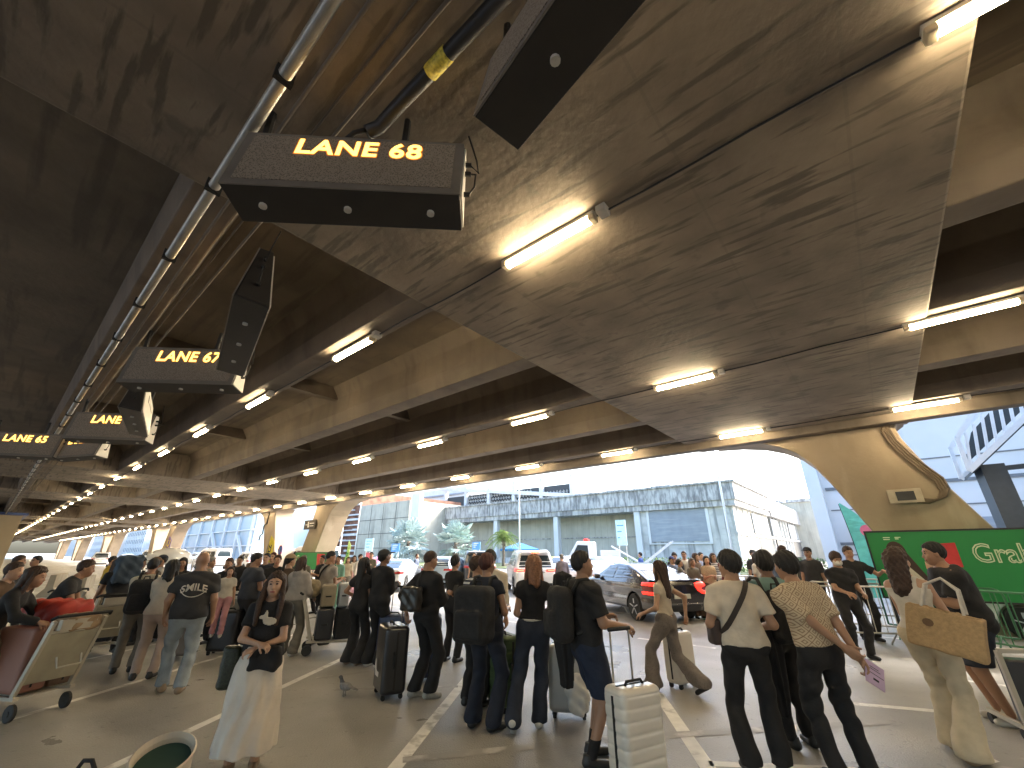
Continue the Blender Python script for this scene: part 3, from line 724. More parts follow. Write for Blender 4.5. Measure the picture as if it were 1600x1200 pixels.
# --- palms
def palm(loc, h, rad, col, label, fan=True, n=34, seed=1, trunk_r=0.2):
    rr = random.Random(seed); t = empty('palm_tree', loc); tag(t, label, 'palm tree', None)
    lm = mat('palm leaf', col, 0.6, 0.25, 3.0)
    tm = mat('palm trunk', (0.16, 0.13, 0.10), 0.9, 0.3, 6)
    mb = MB(); pts = [(rr.uniform(-.03, .03), rr.uniform(-.03, .03), z * h / 8) for z in range(9)]
    mb.tube(pts, trunk_r, 10, r2=trunk_r * 0.8)
    for i in range(26):
        a = rr.uniform(0, 6.28); z = h * rr.uniform(.4, 1); mb.bar((math.cos(a) * trunk_r * .7, math.sin(a) * trunk_r * .7, z), (math.cos(a) * trunk_r * 1.7, math.sin(a) * trunk_r * 1.7, z + .25), 0.07)
    mb.obj('trunk', tm, t, smooth=True)
    mb = MB()
    for i in range(n):
        a = i * 2.39996 + rr.uniform(-.2, .2); e = R(rr.uniform(-48, 82)) if fan else R(rr.uniform(-10, 78)); Lp = rad * rr.uniform(.30, .55)
        d = Vector((math.cos(a) * math.cos(e), math.sin(a) * math.cos(e), math.sin(e))); base = Vector((0, 0, h + rr.uniform(-.35, .1)))
        tip = base + d * Lp + Vector((0, 0, -.08 * Lp))
        side = d.cross(Vector((0, 0, 1))).normalized()
        if fan:
            mb.tube([base, (base + tip) / 2 + Vector((0, 0, .05)), tip], 0.03, 4)
            nrm = side.cross(d).normalized(); N = 17; FR_ = rad * rr.uniform(.44, .58)
            for j in range(N):
                th = R(-100 + 200 * j / (N - 1)); dd = (d * math.cos(th) + side * math.sin(th)).normalized()
                q = (d * math.cos(th + .085) + side * math.sin(th + .085)).normalized(); p_ = (d * math.cos(th - .085) + side * math.sin(th - .085)).normalized()
                fold = nrm * (0.05 if j % 2 else -0.05); m_ = 0.62 * FR_
                e_ = tip + dd * FR_ * rr.uniform(.85, 1) + Vector((0, 0, -rr.uniform(.02, .22) * FR_)) + nrm * .1
                mb.add([tip, tip + p_ * m_ + fold, e_, tip + q * m_ - fold], [(0, 1, 2), (0, 2, 3)])
        else:
            L = rad * rr.uniform(.9, 1.15); prev = base; K = 12
            for j in range(1, K + 1):
                s_ = j / K; p = base + d * L * s_ + Vector((0, 0, -L * .75 * s_ ** 2.2)); mb.tube([prev, p], 0.02, 4, cap=False)
                for sg in (-1, 1):
                    for r_ in (0.0, 0.5):
                        o = prev.lerp(p, r_); l_ = .34 * rad * (1 - .55 * s_) + .05; e_ = o + side * sg * l_ * .8 + d * l_ * .45 + Vector((0, 0, -l_ * rr.uniform(.2, .8)))
                        mb.add([o, o + d * .07 + Vector((0, 0, .015)), e_], [(0, 1, 2)])
                prev = p
    mb.obj('crown', lm, t)
    return t
palm(W(36, 48.2), 3.2, 3.7, (0.36, 0.45, 0.43), 'large silver-blue fan palm left of its twin', n=34, seed=2, trunk_r=.3)
palm(W(40, 43.3), 3.0, 3.6, (0.38, 0.48, 0.44), 'silver fan palm between the larger silver palm and the green palm', n=32, seed=5, trunk_r=.28)
palm(W(44, 38.4), 3.7, 2.4, (0.24, 0.31, 0.11), 'small green feather palm beside the thin lamp post', fan=False, n=34, seed=8, trunk_r=.17)
for i, (v, u) in enumerate(((46, 31), (47.5, 30.5))): pass

# ================================================================ billboards, flags, signs
def person_print(parent, y, cx, cz, s, mats):
    """printed figures on the billboard: flat relief a few mm thick"""
grn = mat('billboard green', (0.012, 0.23, 0.055), 0.55, 0.06, 1.5)
lime = mat('lettering pale', (0.62, 0.72, 0.50), 0.5)
redm = mat('panel red', (0.55, 0.03, 0.03), 0.5)
skinp = mat('printed skin', (0.55, 0.33, 0.22), 0.6)
hairp = mat('printed hair', (0.05, 0.025, 0.015), 0.6)
def flat(poly, name, m, parent, y0, y1):
    return MB().prism(poly, 1, y0, y1).obj(name, m, parent)
def circ(cx, cz, rx, rz, n=20): return [(cx + rx * math.cos(6.2832 * i / n), cz + rz * math.sin(6.2832 * i / n)) for i in range(n)]
def billboard(loc, rotz, Wd, z0, z1, label, big=True):
    t = empty('billboard', loc, rotz); tag(t, label, 'billboard')
    MB().box(-Wd / 2, Wd / 2, 0, 0.12, z0, z1).obj('panel', grn, t)
    mb = MB(); f = 0.035
    mb.box(-Wd / 2 - f, -Wd / 2 - .001, -0.02, 0.14, z0 - f, z1 + f); mb.box(Wd / 2 + .001, Wd / 2 + f, -0.02, 0.14, z0 - f, z1 + f)
    mb.box(-Wd / 2, Wd / 2, -0.02, 0.14, z1 + .001, z1 + f); mb.box(-Wd / 2, Wd / 2, -0.02, 0.14, z0 - f, z0 - .001)
    mb.obj('frame', M['black'], t)
    mb = MB()
    for x in (-Wd / 2 + .1, 0, Wd / 2 - .1):
        mb.box(x - .03, x + .03, .15, .21, 0, z1 - .1); mb.bar((x, .18, z1 * .6), (x, .9, 0.03), .04)
    mb.obj('post', M['black'], t)
    return t
BR = AZ - R(90)                        # boards facing the waiting area: local x runs along -u, local y across
t = billboard(W(13, -2.45), BR, 5.42, 0.84, 2.15, 'big green ride-hailing billboard at the right, with white lettering and a red panel')
def bx(u): return -2.45 - u * 1.0 * 1.0 if False else (-(u) - 2.45)   # u -> local x
def ux(u): return -(u + 2.45)
y0, y1 = -0.006, -0.001
me = text_mesh('Grab', 0.50, 0.004, 0.010, align='LEFT'); o = link('lettering', me, lime, t); o.rotation_euler = (R(90), 0, 0); o.scale = (.82, 1, 1); o.location = (ux(-1.33), -0.008, 1.70)
me = text_mesh('Grab', 0.50, 0.003, -0.014, align='LEFT'); o = link('lettering_inline', me, grn, t); o.rotation_euler = (R(90), 0, 0); o.scale = (.82, 1, 1); o.location = (ux(-1.33), -0.016, 1.70)
flat([(ux(-0.80), 1.90), (ux(-1.14), 1.92), (ux(-1.14), 1.45), (ux(-1.0), 1.45), (ux(-1.0), 1.06), (ux(-0.93), 1.0), (ux(-0.86), 1.05)], 'red_panel', redm, t, y0, y1)
flat([(ux(-0.775), 1.93), (ux(-0.80), 1.93), (ux(-0.90), .98), (ux(-0.88), .98)], 'panel_edge', lime, t, y0 - .002, y1)
flat([(ux(-1.02), 1.42), (ux(-1.13), 1.42), (ux(-1.13), 1.30), (ux(-1.05), 1.26)], 'panel_badge', lime, t, y0 - .004, y0 - .001)
# printed woman with long hair and a raised hand
flat(circ(ux(-0.17), 1.72, .17, .24), 'printed_hair', hairp, t, y0, y1)
flat([(ux(-0.02), 1.72), (ux(-0.32), 1.76), (ux(-0.55), 1.25), (ux(-0.58), 1.0), (ux(-0.05), .95), (ux(0.03), 1.3)], 'printed_hair', hairp, t, y0 + .001, y1)
flat(circ(ux(-0.21), 1.70, .10, .15), 'printed_face', skinp, t, y0 - .004, y0 - .001)
flat([(ux(-0.10), 1.45), (ux(-0.30), 1.45), (ux(-0.48), 1.2), (ux(-0.50), .88), (ux(-0.02), .88), (ux(-0.02), 1.2)], 'printed_shirt', mat('printed shirt', (.55, .52, .42), .6), t, y0 - .003, y0)
flat([(ux(-0.58), 1.56), (ux(-0.62), 1.50), (ux(-0.66), 1.57), (ux(-0.70), 1.66), (ux(-0.72), 1.64), (ux(-0.70), 1.5), (ux(-0.74), 1.42), (ux(-0.71), 1.24), (ux(-0.60), 1.30), (ux(-0.57), 1.42)], 'printed_hand', skinp, t, y0 - .002, y1)
mb = MB()
for i, (x, z, w_) in enumerate(((-.02, 2.03, .12), (-.22, 2.03, .10), (-.02, 1.99, .11), (-.22, 2.0, .06))): mb.box(ux(x) - 0, ux(x) + w_, y0, y1, z, z + .02)
mb.obj('small_print', lime, t)
t = billboard(W(14, 28.75), BR, 5.1, 0.75, 1.74, 'small green ride-hailing billboard standing at the far pier')
me = text_mesh('Grab', 0.6, 0.004, 0.008, align='LEFT'); o = link('lettering', me, lime, t); o.rotation_euler = (R(90), 0, 0); o.location = (-2.3, -0.01, 1.35)
flat([(0.55, 1.68), (1.6, 1.66), (1.55, .85), (.75, .85)], 'red_panel', redm, t, y0, y1)

def flag(loc, rotz, h, wd, m, txt, tm, label, lean=0.12, z0=0.5, flip=False):
    t = empty('feather_flag', loc, rotz); tag(t, label, 'flag')
    N = 12; mb = MB(); L = []; Rr = []
    for i in range(N + 1):
        s = i / N; z = z0 + (h - z0) * s; ww = wd * (1 - max(0, s - .55) ** 2 / .2025 * .96); L.append((lean * s * s * h * .5, z)); Rr.append((lean * s * s * h * .5 + ww, z + .04))
    vs = []
    for k, y in enumerate((-.004, .004)):
        for i in range(N + 1): vs.append((L[i][0], y + .03 * math.sin(i), L[i][1])); vs.append((Rr[i][0], y + .05 * math.sin(i * 1.3 + 1), Rr[i][1]))
    n = 2 * (N + 1); fs = []
    for i in range(N):
        a = 2 * i; fs += [(a, a + 1, a + 3, a + 2), (n + a + 2, n + a + 3, n + a + 1, n + a), (a, a + 2, n + a + 2, n + a), (a + 1, n + a + 1, n + a + 3, a + 3)]
    fs += [(0, n, n + 1, 1), (2 * N, 2 * N + 1, n + 2 * N + 1, n + 2 * N)]
    mb.add(vs, fs); mb.obj('cloth', m, t, smooth=False)
    mb = MB(); mb.tube([(L[i][0] - .01, 0, L[i][1]) for i in range(0, N + 1)], .012, 6); mb.tube([(0, 0, 0), (0, 0, z0)], .015, 6); mb.box(-.2, .2, -.2, .2, 0, .03); mb.obj('pole', M['cable'], t)
    if txt:
        me = text_mesh(txt, wd * .85, 0.003, wd * .015); o = link('lettering', me, tm, t)
        o.rotation_euler = (R(90), R(-90), 0); o.location = (wd * .55 + lean * .12 * h, -.07, z0 + (h - z0) * .45)
    return t
yel = mat('flag yellow', (.62, .50, .05), .7); blk = M['black']
flag(W(12, 31.2), BR + R(8), 2.75, .75, yel, 'Hertz', blk, 'yellow feather flag with black lettering by the round blue sign', .25, .4)
flag(W(14.2, 67.0), BR + R(6), 3.6, 1.4, mat('flag purple', (.16, .10, .28), .7), 'NZC', yel, 'purple feather flag with yellow lettering far left by the pier', .3, .6)
flag(W(16, 28.3), BR, 2.5, .5, mat('flag lime', (.50, .60, .22), .7), 'Hertz', grn, 'pale lime feather flag with green letters right of the small billboard', .25, .3)
flag(W(20, 0.75), BR, 3.4, .75, mat('flag turquoise', (.12, .50, .42), .7), '', None, 'turquoise banner with a pink circle behind the left end of the big billboard', -.1, .3)
fl = [o for o in C.objects if o.name.startswith('feather_flag')][-1]
MB().prism(circ(.42, 2.45, .2, .2), 1, -.075, -.07).obj('circle_print', mat('pink print', (.65, .15, .25), .6), fl)
# round no-parking sign
t = empty('round_sign', W(12, 29.0), BR); tag(t, 'round blue no-parking sign with red rim and slash', 'sign')
MB().lathe([(.30, -.012), (.30, .012)], 28, axis=1, c=(0, 0, 1.87)).obj('disc', mat('sign blue', (.06, .15, .45), .4), t)
mb = MB(); n = 28
for i in range(n):
    a, b = 6.2832 * i / n, 6.2832 * (i + 1) / n
    mb.prism([(.25 * math.cos(a), 1.87 + .25 * math.sin(a)), (.3 * math.cos(a), 1.87 + .3 * math.sin(a)), (.3 * math.cos(b), 1.87 + .3 * math.sin(b)), (.25 * math.cos(b), 1.87 + .25 * math.sin(b))], 1, -.02, -.013)
mb.bar((-.18, -.017, 2.05), (.18, -.017, 1.69), .05, .006); mb.obj('red_ring', mat('sign red', (.4, .05, .06), .4), t)
MB().tube([(0, .03, 0), (0, .03, 2.1)], .025, 8).obj('post', M['steelpipe'], t)
# blue and white road signs before the far buildings
def roadsign(u, v, z0, z1, wd, m, label, strip=None):
    t = empty('road_sign', W(v, u), BR); tag(t, label, 'sign')
    MB().box(-wd / 2, wd / 2, -.03, .03, z0, z1).obj('panel', m, t)
    mb = MB()
    for k in range(3): mb.box(-wd * .36, wd * .3 - .2 * k, -.038, -.031, z1 - (k + 1) * (z1 - z0) * .24, z1 - (k + 1) * (z1 - z0) * .24 + .08)
    mb.obj('print', strip, t)
    mb = MB()
    for x in (-wd * .35, wd * .35): mb.tube([(x, .06, 0), (x, .06, z1)], .04, 6)
    mb.obj('post', M['lampbody'], t); return t
sb = mat('sign sky blue', (.08, .28, .62), .4); sc_ = mat('sign pale cyan', (.42, .62, .66), .4)
roadsign(47.8, 30, 1.95, 3.35, 1.7, sc_, 'pale cyan square board on posts left of the silver palms', sb)
roadsign(42.4, 30, 1.85, 2.7, 1.5, sb, 'bright blue board under the left silver palm', mat('sign print', (.6, .65, .66), .5))
roadsign(29.6, 30, 2.0, 2.7, 1.0, sb, 'small blue board under the second silver palm', mat('sign print', (.6, .65, .66), .5))
roadsign(16.6, 34, 2.3, 4.3, .9, sc_, 'tall pale sign plate on a post near the grey panel', sb)
t = empty('pink_banner', W(17, 27.0), BR); tag(t, 'pink upright banner beside the lime flag', 'banner')
MB().box(-.35, .35, 0, .03, .9, 1.75).obj('cloth', mat('banner pink', (.55, .10, .20), .7), t); MB().tube([(0, .05, 0), (0, .05, 1.8)], .02, 6).obj('post', M['lampbody'], t)
t = empty('tent', W(48, 39)); tag(t, 'blue pop-up tent roof near the green palm', 'tent')
MB().add([(-2.6, -2, 2.2), (2.6, -2, 2.2), (2.6, 2, 2.2), (-2.6, 2, 2.2), (0, 0, 3.1), (-2.6, -2, 1.95), (2.6, -2, 1.95), (2.6, 2, 1.95), (-2.6, 2, 1.95)],
         [(0, 1, 4), (1, 2, 4), (2, 3, 4), (3, 0, 4), (0, 5, 6, 1), (1, 6, 7, 2), (2, 7, 8, 3), (3, 8, 5, 0)]).obj('canopy', mat('tent blue', (.05, .22, .55), .6), t)
mb = MB()
for x in (-2.5, 2.5):
    for y in (-1.9, 1.9): mb.box(x - .03, x + .03, y - .03, y + .03, 0, 2)
mb.obj('legs', M['lampbody'], t)

# ---------------------------------------------------------------- crowd barriers, cone
galv = mat('galvanised barrier', (.55, .53, .48), .35, .1, 4, metal=.5)
grb = mat('green barrier paint', (.06, .20, .10), .5)
def make_barrier(m, L=2.2):
    t = empty('crowd_barrier')
    mb = MB(); mb.tube([(-L / 2, 0, .25), (-L / 2, 0, .98), (-L / 2 + .06, 0, 1.06), (-L / 2 + .12, 0, 1.08), (L / 2 - .12, 0, 1.08), (L / 2 - .06, 0, 1.06), (L / 2, 0, .98), (L / 2, 0, .25)], .019, 8)
    mb.tube([(-L / 2, 0, .25), (L / 2, 0, .25)], .017, 8); mb.obj('frame', m, t, smooth=True)
    mb = MB(); n = 11
    for i in range(1, n): x = -L / 2 + L * i / n; mb.tube([(x, 0, .25), (x, 0, 1.08)], .009, 6)
    mb.obj('bars', m, t)
    for x in (-L / 2 + .25, L / 2 - .25):
        mb = MB(); mb.tube([(x, -.3, .01), (x, -.27, .05), (x, 0, .26), (x, .27, .05), (x, .3, .01)], .016, 6); mb.obj('foot', m, t)
    return t
b0 = make_barrier(galv); b1 = make_barrier(grb, 2.0)
bl = [(6.15, 13.75, 2, b0, 'steel crowd barrier just behind the green cone'), (8.0, 13.3, -12, b0, 'steel crowd barrier in front of the man in the blue jacket'),
      (9.1, 12.2, -32, b0, 'steel crowd barrier between the two dark-haired men'), (7.05, 13.55, -3, b0, 'steel crowd barrier in front of the man in dark red'), (5.0, 14.1, 10, b0, 'steel crowd barrier behind the dark sedan boot'),
      (8.0, 10.4, -40, b0, 'steel crowd barrier under the masked man'), (6.75, 9.55, -12, b0, 'steel crowd barrier in front of the masked man'), (4.3, 14.7, 10, b0, 'steel crowd barrier partly behind the dark sedan roof'),
      (8.9, 9.7, -62, b1, 'green painted crowd barrier left of the big billboard'), (8.55, 8.3, -74, b1, 'green painted crowd barrier nearest the tote bag')]
u_ = set()
for x, y, a, src, lab in bl:
    o = src if id(src) not in u_ else copy_tree(src); u_.add(id(src)); o.location = (x, y, 0); o.rotation_euler = (0, 0, R(a)); tag(o, lab, 'barrier', 'crowd barriers along the road')
t = empty('traffic_cone', (5.55, 12.9, 0)); tag(t, 'green traffic cone with white bands beside the dark sedan', 'cone')
cg = mat('cone green', (.02, .22, .07), .45); cw = mat('cone white band', (.55, .60, .55), .4)
MB().lathe([(.20, .03), (.165, .12), (.155, .20)], 24).obj('body', cg, t, smooth=False)
MB().lathe([(.155, .2001), (.125, .36)], 24).obj('band', cw, t); MB().lathe([(.1249, .3602), (.105, .48)], 24).obj('body', cg, t)
MB().lathe([(.105, .4803), (.082, .60)], 24).obj('band', cw, t); MB().lathe([(.0819, .6003), (.035, .86), (.028, .88)], 24).obj('tip', cg, t)
MB().box(-.24, .24, -.24, .24, 0, .035).obj('base', cg, t, bevel=.01)

# ---------------------------------------------------------------- luggage
def seg(mb, *p, r=.01): mb.tube(p, r, 8)
def suitcase(loc, rotz, H=.62, Wd=.44, D=.26, m=None, ribs=True, handle=.0, label='', tilt=0.0, black=True, gen=True, lines=None, band=None, group=None):
    """stands upright; local -y is its front face, the pull handle is at the back"""
    t = empty('suitcase', loc, rotz); tag(t, label, 'suitcase', group)
    if tilt: t.rotation_euler = (tilt, 0, rotz)
    z0 = .055
    def f(P):
        r = rbox(P, (0, 0, z0 + H / 2), (Wd / 2, D / 2, H / 2), .055)
        if ribs:
            z = P[:, 2]
            k = np.clip(1 - np.abs(((z - z0) / (H / 7.0)) % 1.0 - .5) * 6, 0, 1)
            r = r + .009 * k * ((z > z0 + .07) & (z < z0 + H - .05))
        return r
    V, F = nets(f, (-Wd / 2 - .02, -D / 2 - .02, z0 - .02), (Wd / 2 + .02, D / 2 + .02, z0 + H + .02), .012)
    link('shell', np_mesh('shell', V, F), m, t)
    dark = M['cable']
    mb = MB(); e = .004
    for s in (-1, 1): mb.box(s * Wd / 2 - (.004 if s > 0 else e), s * Wd / 2 + (e if s > 0 else .004), -.012, .012, z0 + .06, z0 + H - .06)
    mb.box(-Wd / 2 + .05, Wd / 2 - .05, -.012, .012, z0 + H - .004, z0 + H + e)
    mb.obj('zip_band', band or dark, t)
    mb = MB(); hh = z0 + H
    seg(mb, (-.10, -.03, hh), (-.08, -.03, hh + .03), (.08, -.03, hh + .03), (.10, -.03, hh), r=.012); mb.obj('carry_handle', dark, t)
    mb = MB(); seg(mb, (Wd / 2, -.03, z0 + H * .38), (Wd / 2 + .03, -.03, z0 + H * .42), (Wd / 2 + .03, -.03, z0 + H * .58), (Wd / 2, -.03, z0 + H * .62), r=.011); mb.obj('carry_handle', dark, t)
    for sx in (-1, 1):
        for sy in (-1, 1):
            mb = MB(); x, y = sx * (Wd / 2 - .06), sy * (D / 2 - .05)
            mb.lathe([(.026, -.018), (.028, -.012), (.028, .012), (.026, .018)], 14, axis=0, c=(x, y, .028)); mb.box(x - .024, x + .024, y - .02, y + .02, .036, .075)
            mb.obj('wheel', dark, t)
    if handle:
        mb = MB(); y = D / 2 - .035; hw = .11
        for s in (-1, 1): seg(mb, (s * hw, y, hh - .01), (s * hw, y, hh + handle), r=.009)
        mb.obj('pull_rods', M['steelpipe'], t, smooth=True)
        mb = MB(); mb.tube([(-hw - .015, y, hh + handle), (hw + .015, y, hh + handle)], .017, 8); mb.obj('grip', dark, t, smooth=True)
    return t
wsh = mat('cream white shell', (.74, .69, .62), .32, .03, 3, coat=.3)
bsh = mat('black shell', (.016, .016, .02), .3, .2, 3, coat=.4)
nsh = mat('navy shell', (.015, .025, .07), .45)
gsh = mat('green shell', (.05, .085, .03), .5)
ssh = mat('silver shell', (.42, .43, .43), .35, .05, metal=.3)
fab = mat('black fabric case', (.02, .02, .022), .85, .2, 40, .3)
tanc = mat('tan shell', (.30, .25, .17), .5)
pk = mat('dusty pink shell', (.33, .16, .12), .5, .06, 2)
suitcase((1.03, 4.28, 0), R(28), .62, .44, .27, wsh, True, .40, 'cream ribbed cabin suitcase in front of the man in shorts', black=True)
suitcase((2.38, 6.9, 0), R(35), .62, .42, .25, wsh, False, 0, 'cream suitcase pulled by the walking woman in patterned trousers', tilt=R(0))
suitcase((-.10, 6.05, 0), R(-60), .72, .46, .28, gsh, True, 0, 'dark green suitcase between the two women in black')
suitcase((.66, 5.78, 0), R(-10), .66, .45, .27, ssh, False, 0, 'silver suitcase with a white plastic bag, under the hanging black jacket')
suitcase((-1.62, 6.52, 0), R(-62), .76, .52, .32, bsh, False, .30, 'large black suitcase with white tag held by the man with the phone')
st_ = [o for o in C.objects if o.name.startswith('suitcase')][-1]
mb = MB(); mb.add([(-.12, -.175, .40), (-.08, -.18, .42), (.03, -.19, .30), (.10, -.175, .29), (.10, -.178, .24), (.0, -.19, .25), (-.12, -.178, .35)], [(0, 1, 2, 3, 4, 5, 6)]); lt_ = mb.obj('luggage_tag', mat('tag paper', (.65, .60, .55), .6), st_); sm_ = lt_.modifiers.new('solid', 'SOLIDIFY'); sm_.thickness = .003
suitcase((-1.24, 7.3, 0), R(-80), .78, .5, .30, nsh, False, 0, 'tall dark navy suitcase behind the man with the phone')
suitcase((-2.0, 8.0, 0), R(-10), .70, .46, .28, nsh, False, .42, 'navy suitcase with raised handle behind the couple in black')
suitcase((-8.0, 10.45, 0), R(20), .70, .46, .28, bsh, False, 0, 'black suitcase standing beside the leaning man', )
suitcase((-5.35, 8.9, 0), R(5), .66, .48, .28, bsh, False, .25, 'black stickered suitcase behind the bald man')
suitcase((-5.85, 8.55, 0), R(5), .64, .40, .28, mat('grey brown shell', (.17, .15, .13), .45), False, .3, 'grey-brown suitcase between the bald man and the stickered one')
suitcase((-4.75, 9.2, 0), R(0), .86, .52, .34, fab, False, 0, 'tall black fabric suitcase beside the man in dark grey shirt', )
suitcase((-4.95, 9.75, 0), R(10), .70, .5, .34, fab, False, .3, 'black fabric case with raised handle behind the tall black one')
o = empty('plastic_bag', (.72, 5.5, .1)); tag(o, 'crumpled white plastic bag leaning on the silver suitcase', 'bag')
def fpl(P): return el(P, (0, 0, .18), (.13, .10, .20)) + .018 * np.sin(P[:, 0] * 38 + P[:, 2] * 20) * np.sin(P[:, 2] * 33 + P[:, 1] * 25)
V, F = nets(fpl, (-.2, -.16, -.04), (.2, .16, .42), .012); link('sack', np_mesh('sack', V, F), mat('white plastic', (.6, .58, .54), .35, trans=.1), o)

# luggage trolleys: local +x is forward (load deck), the handle is at the back (-x)
trf = mat('trolley steel', (.50, .46, .38), .4, .1, 5, metal=.3); trp = mat('trolley panel', (.36, .33, .25), .55); whm = mat('rubber', (.03, .03, .03), .7)
def trolley(loc, rotz, label):
    t = empty('luggage_trolley', loc, rotz); tag(t, label, 'trolley', 'airport luggage trolleys')
    mb = MB()
    for s in (-1, 1):
        mb.bar((-.42, s * .26, .98), (-.18, s * .26, .22), .035, .05); mb.bar((-.25, s * .26, .22), (.62, s * .18, .17), .05, .035)
    mb.bar((-.38, -.26, .86), (-.38, .26, .86), .03); mb.bar((.62, -.2, .17), (.62, .2, .17), .05, .035); mb.obj('frame', trf, t)
    mb = MB(); mb.add([(-.395, -.24, .84), (-.395, .24, .84), (-.235, .24, .34), (-.235, -.24, .34), (-.375, -.24, .845), (-.375, .24, .845), (-.215, .24, .345), (-.215, -.24, .345)],
                      [(0, 1, 2, 3), (7, 6, 5, 4), (0, 4, 5, 1), (1, 5, 6, 2), (2, 6, 7, 3), (3, 7, 4, 0)]); mb.obj('panel', trp, t)
    mb = MB(); mb.box(-.15, .58, -.17, .17, .205, .22); mb.obj('deck', trf, t)
    mb = MB(); mb.tube([(-.42, -.30, 1.0), (-.47, -.28, 1.03), (-.47, .28, 1.03), (-.42, .30, 1.0)], .018, 8); mb.obj('handle', M['cable'], t)
    for x, y in ((-.22, -.25), (-.22, .25), (.56, 0)):
        mb = MB(); mb.lathe([(.07, -.022), (.085, -.014), (.085, .014), (.07, .022)], 16, axis=1, c=(x, y, .085)); mb.lathe([(.03, -.03), (.03, .03)], 10, axis=1, c=(x, y, .085)); mb.obj('wheel', whm, t)
    MB().tube([(-.42, .12, .6), (-.48, .12, .5), (-.46, -.12, .5), (-.42, -.12, .6)], .01, 6).obj('hook', trf, t); MB().box(-.42, -.36, -.18, .18, .87, .98).obj('basket', trf, t)
    return t
def bag(loc, size, m, label, rotz=0, wav=.012, cat='bag', nm='soft_bag', pw=1.0, name2='sack', vox=.018):
    o = empty(nm, loc, rotz); tag(o, label, cat); sx, sy, sz = size
    def f(P): return rbox(P, (0, 0, sz / 2), (sx / 2, sy / 2, sz / 2), min(size) * .32) + wav * np.sin(P[:, 0] * 31 + P[:, 2] * 17 + loc[0] * 9) * np.sin(P[:, 2] * 23 + P[:, 1] * 29)
    V, F = nets(f, (-sx / 2 - .05, -sy / 2 - .05, -.05), (sx / 2 + .05, sy / 2 + .05, sz + .05), vox); link(name2, np_mesh(name2, V, F), m, o); return o
def flatcase(loc, size, rotz, m, label, cat='suitcase', rx=0, vox=.015):
    o = empty('suitcase', loc, rotz); tag(o, label, cat); o.rotation_euler = (rx, 0, rotz); sx, sy, sz = size
    V, F = nets(lambda P: rbox(P, (0, 0, sz / 2), (sx / 2, sy / 2, sz / 2), .04), (-sx / 2 - .03, -sy / 2 - .03, -.03), (sx / 2 + .03, sy / 2 + .03, sz + .03), vox)
    link('shell', np_mesh('shell', V, F), m, o)
    mb = MB(); mb.box(-sx / 2 - .004, sx / 2 + .004, -.01, .01, .05, sz - .05) if sy > sz * .0 else None; mb.box(-sx / 2 + .05, sx / 2 - .05, -.01, .01, sz - .003, sz + .004); mb.obj('zip_band', M['cable'], o)
    mb = MB(); seg(mb, (-sx * .16, -sy / 2, sz * .5), (-sx * .13, -sy / 2 - .03, sz * .5), (sx * .13, -sy / 2 - .03, sz * .5), (sx * .16, -sy / 2, sz * .5), r=.012); mb.obj('carry_handle', M['cable'], o)
    return o
# trolley by the hooded woman
TH = R(24)
trolley((-3.62, 9.05, 0), TH, 'luggage trolley stacked with dark suitcases beside the hooded woman')
def onT(x, y, z, base=(-3.62, 9.05), a=TH): return (base[0] + x * math.cos(a) - y * math.sin(a), base[1] + x * math.sin(a) + y * math.cos(a), z)
flatcase(onT(.02, 0, .235), (.30, .66, .52), TH, bsh, 'lower black suitcase on the trolley by the hooded woman')
flatcase(onT(.36, 0, .235), (.30, .66, .50), TH, fab, 'second lower black suitcase on the stacked trolley')
flatcase(onT(.02, 0, .765), (.26, .56, .38), TH, tanc, 'dark tan suitcase standing on top of the trolley stack')
flatcase(onT(.30, .02, .745), (.20, .5, .42), TH, ssh, 'grey suitcase on top of the trolley stack at its far end')
bag(onT(-.30, .05, .93), (.3, .42, .30), mat('khaki bag cloth', (.30, .24, .15), .9, .2, 20), 'khaki duffel bag resting on the trolley handle', TH)
# trolley at the left edge with the pink suitcase
LB = (-5.66, 5.86)
trolley((LB[0], LB[1], 0), R(165), 'luggage trolley at the left edge loaded with a dusty pink suitcase')
a_ = R(165)
def onL(x, y, z): return (LB[0] + x * math.cos(a_) - y * math.sin(a_), LB[1] + x * math.sin(a_) + y * math.cos(a_), z)
flatcase(onL(.18, .10, .235), (.62, .30, .66), a_, pk, 'dusty pink suitcase standing on the left-edge trolley', rx=R(0))
flatcase(onL(.10, -.22, .235), (.40, .26, .55), a_, mat('brown case', (.13, .08, .05), .6), 'brown case behind the dusty pink suitcase')
bag(onL(.22, -.10, .90), (.72, .42, .26), mat('red bag cloth', (.40, .035, .02), .6, .2, 12), 'bright red soft bag on top of the dusty pink suitcase', a_, .016)
bag(onL(-.22, -.08, .84), (.40, .36, .18), mat('tan bag leather', (.32, .22, .13), .6, .2, 12), 'tan soft bag behind the red bag on the left trolley', a_, .014)
# further trolleys
trolley((-8.6, 11.0, 0), R(115), 'luggage trolley pushed by the man in the yellow shirt'); bag((-8.5, 11.4, .25), (.45, .5, .5), fab, 'black bags on the trolley of the yellow-shirted man', .3)
trolley((-9.4, 9.6, 0), R(150), 'empty luggage trolley with tan side board at the far left'); trolley((-12.6, 14.6, 0), R(130), 'luggage trolley parked near the far barriers')
flatcase((-7.5, 8.6, 0.25), (.5, .3, .5), R(30), fab, 'black case on the trolley of the bending man'); trolley((-7.4, 8.55, 0), R(145), 'luggage trolley of the bending man in dark clothes')
trolley((-5.6, 10.0, 0), R(80), 'luggage trolley far behind the bald man')
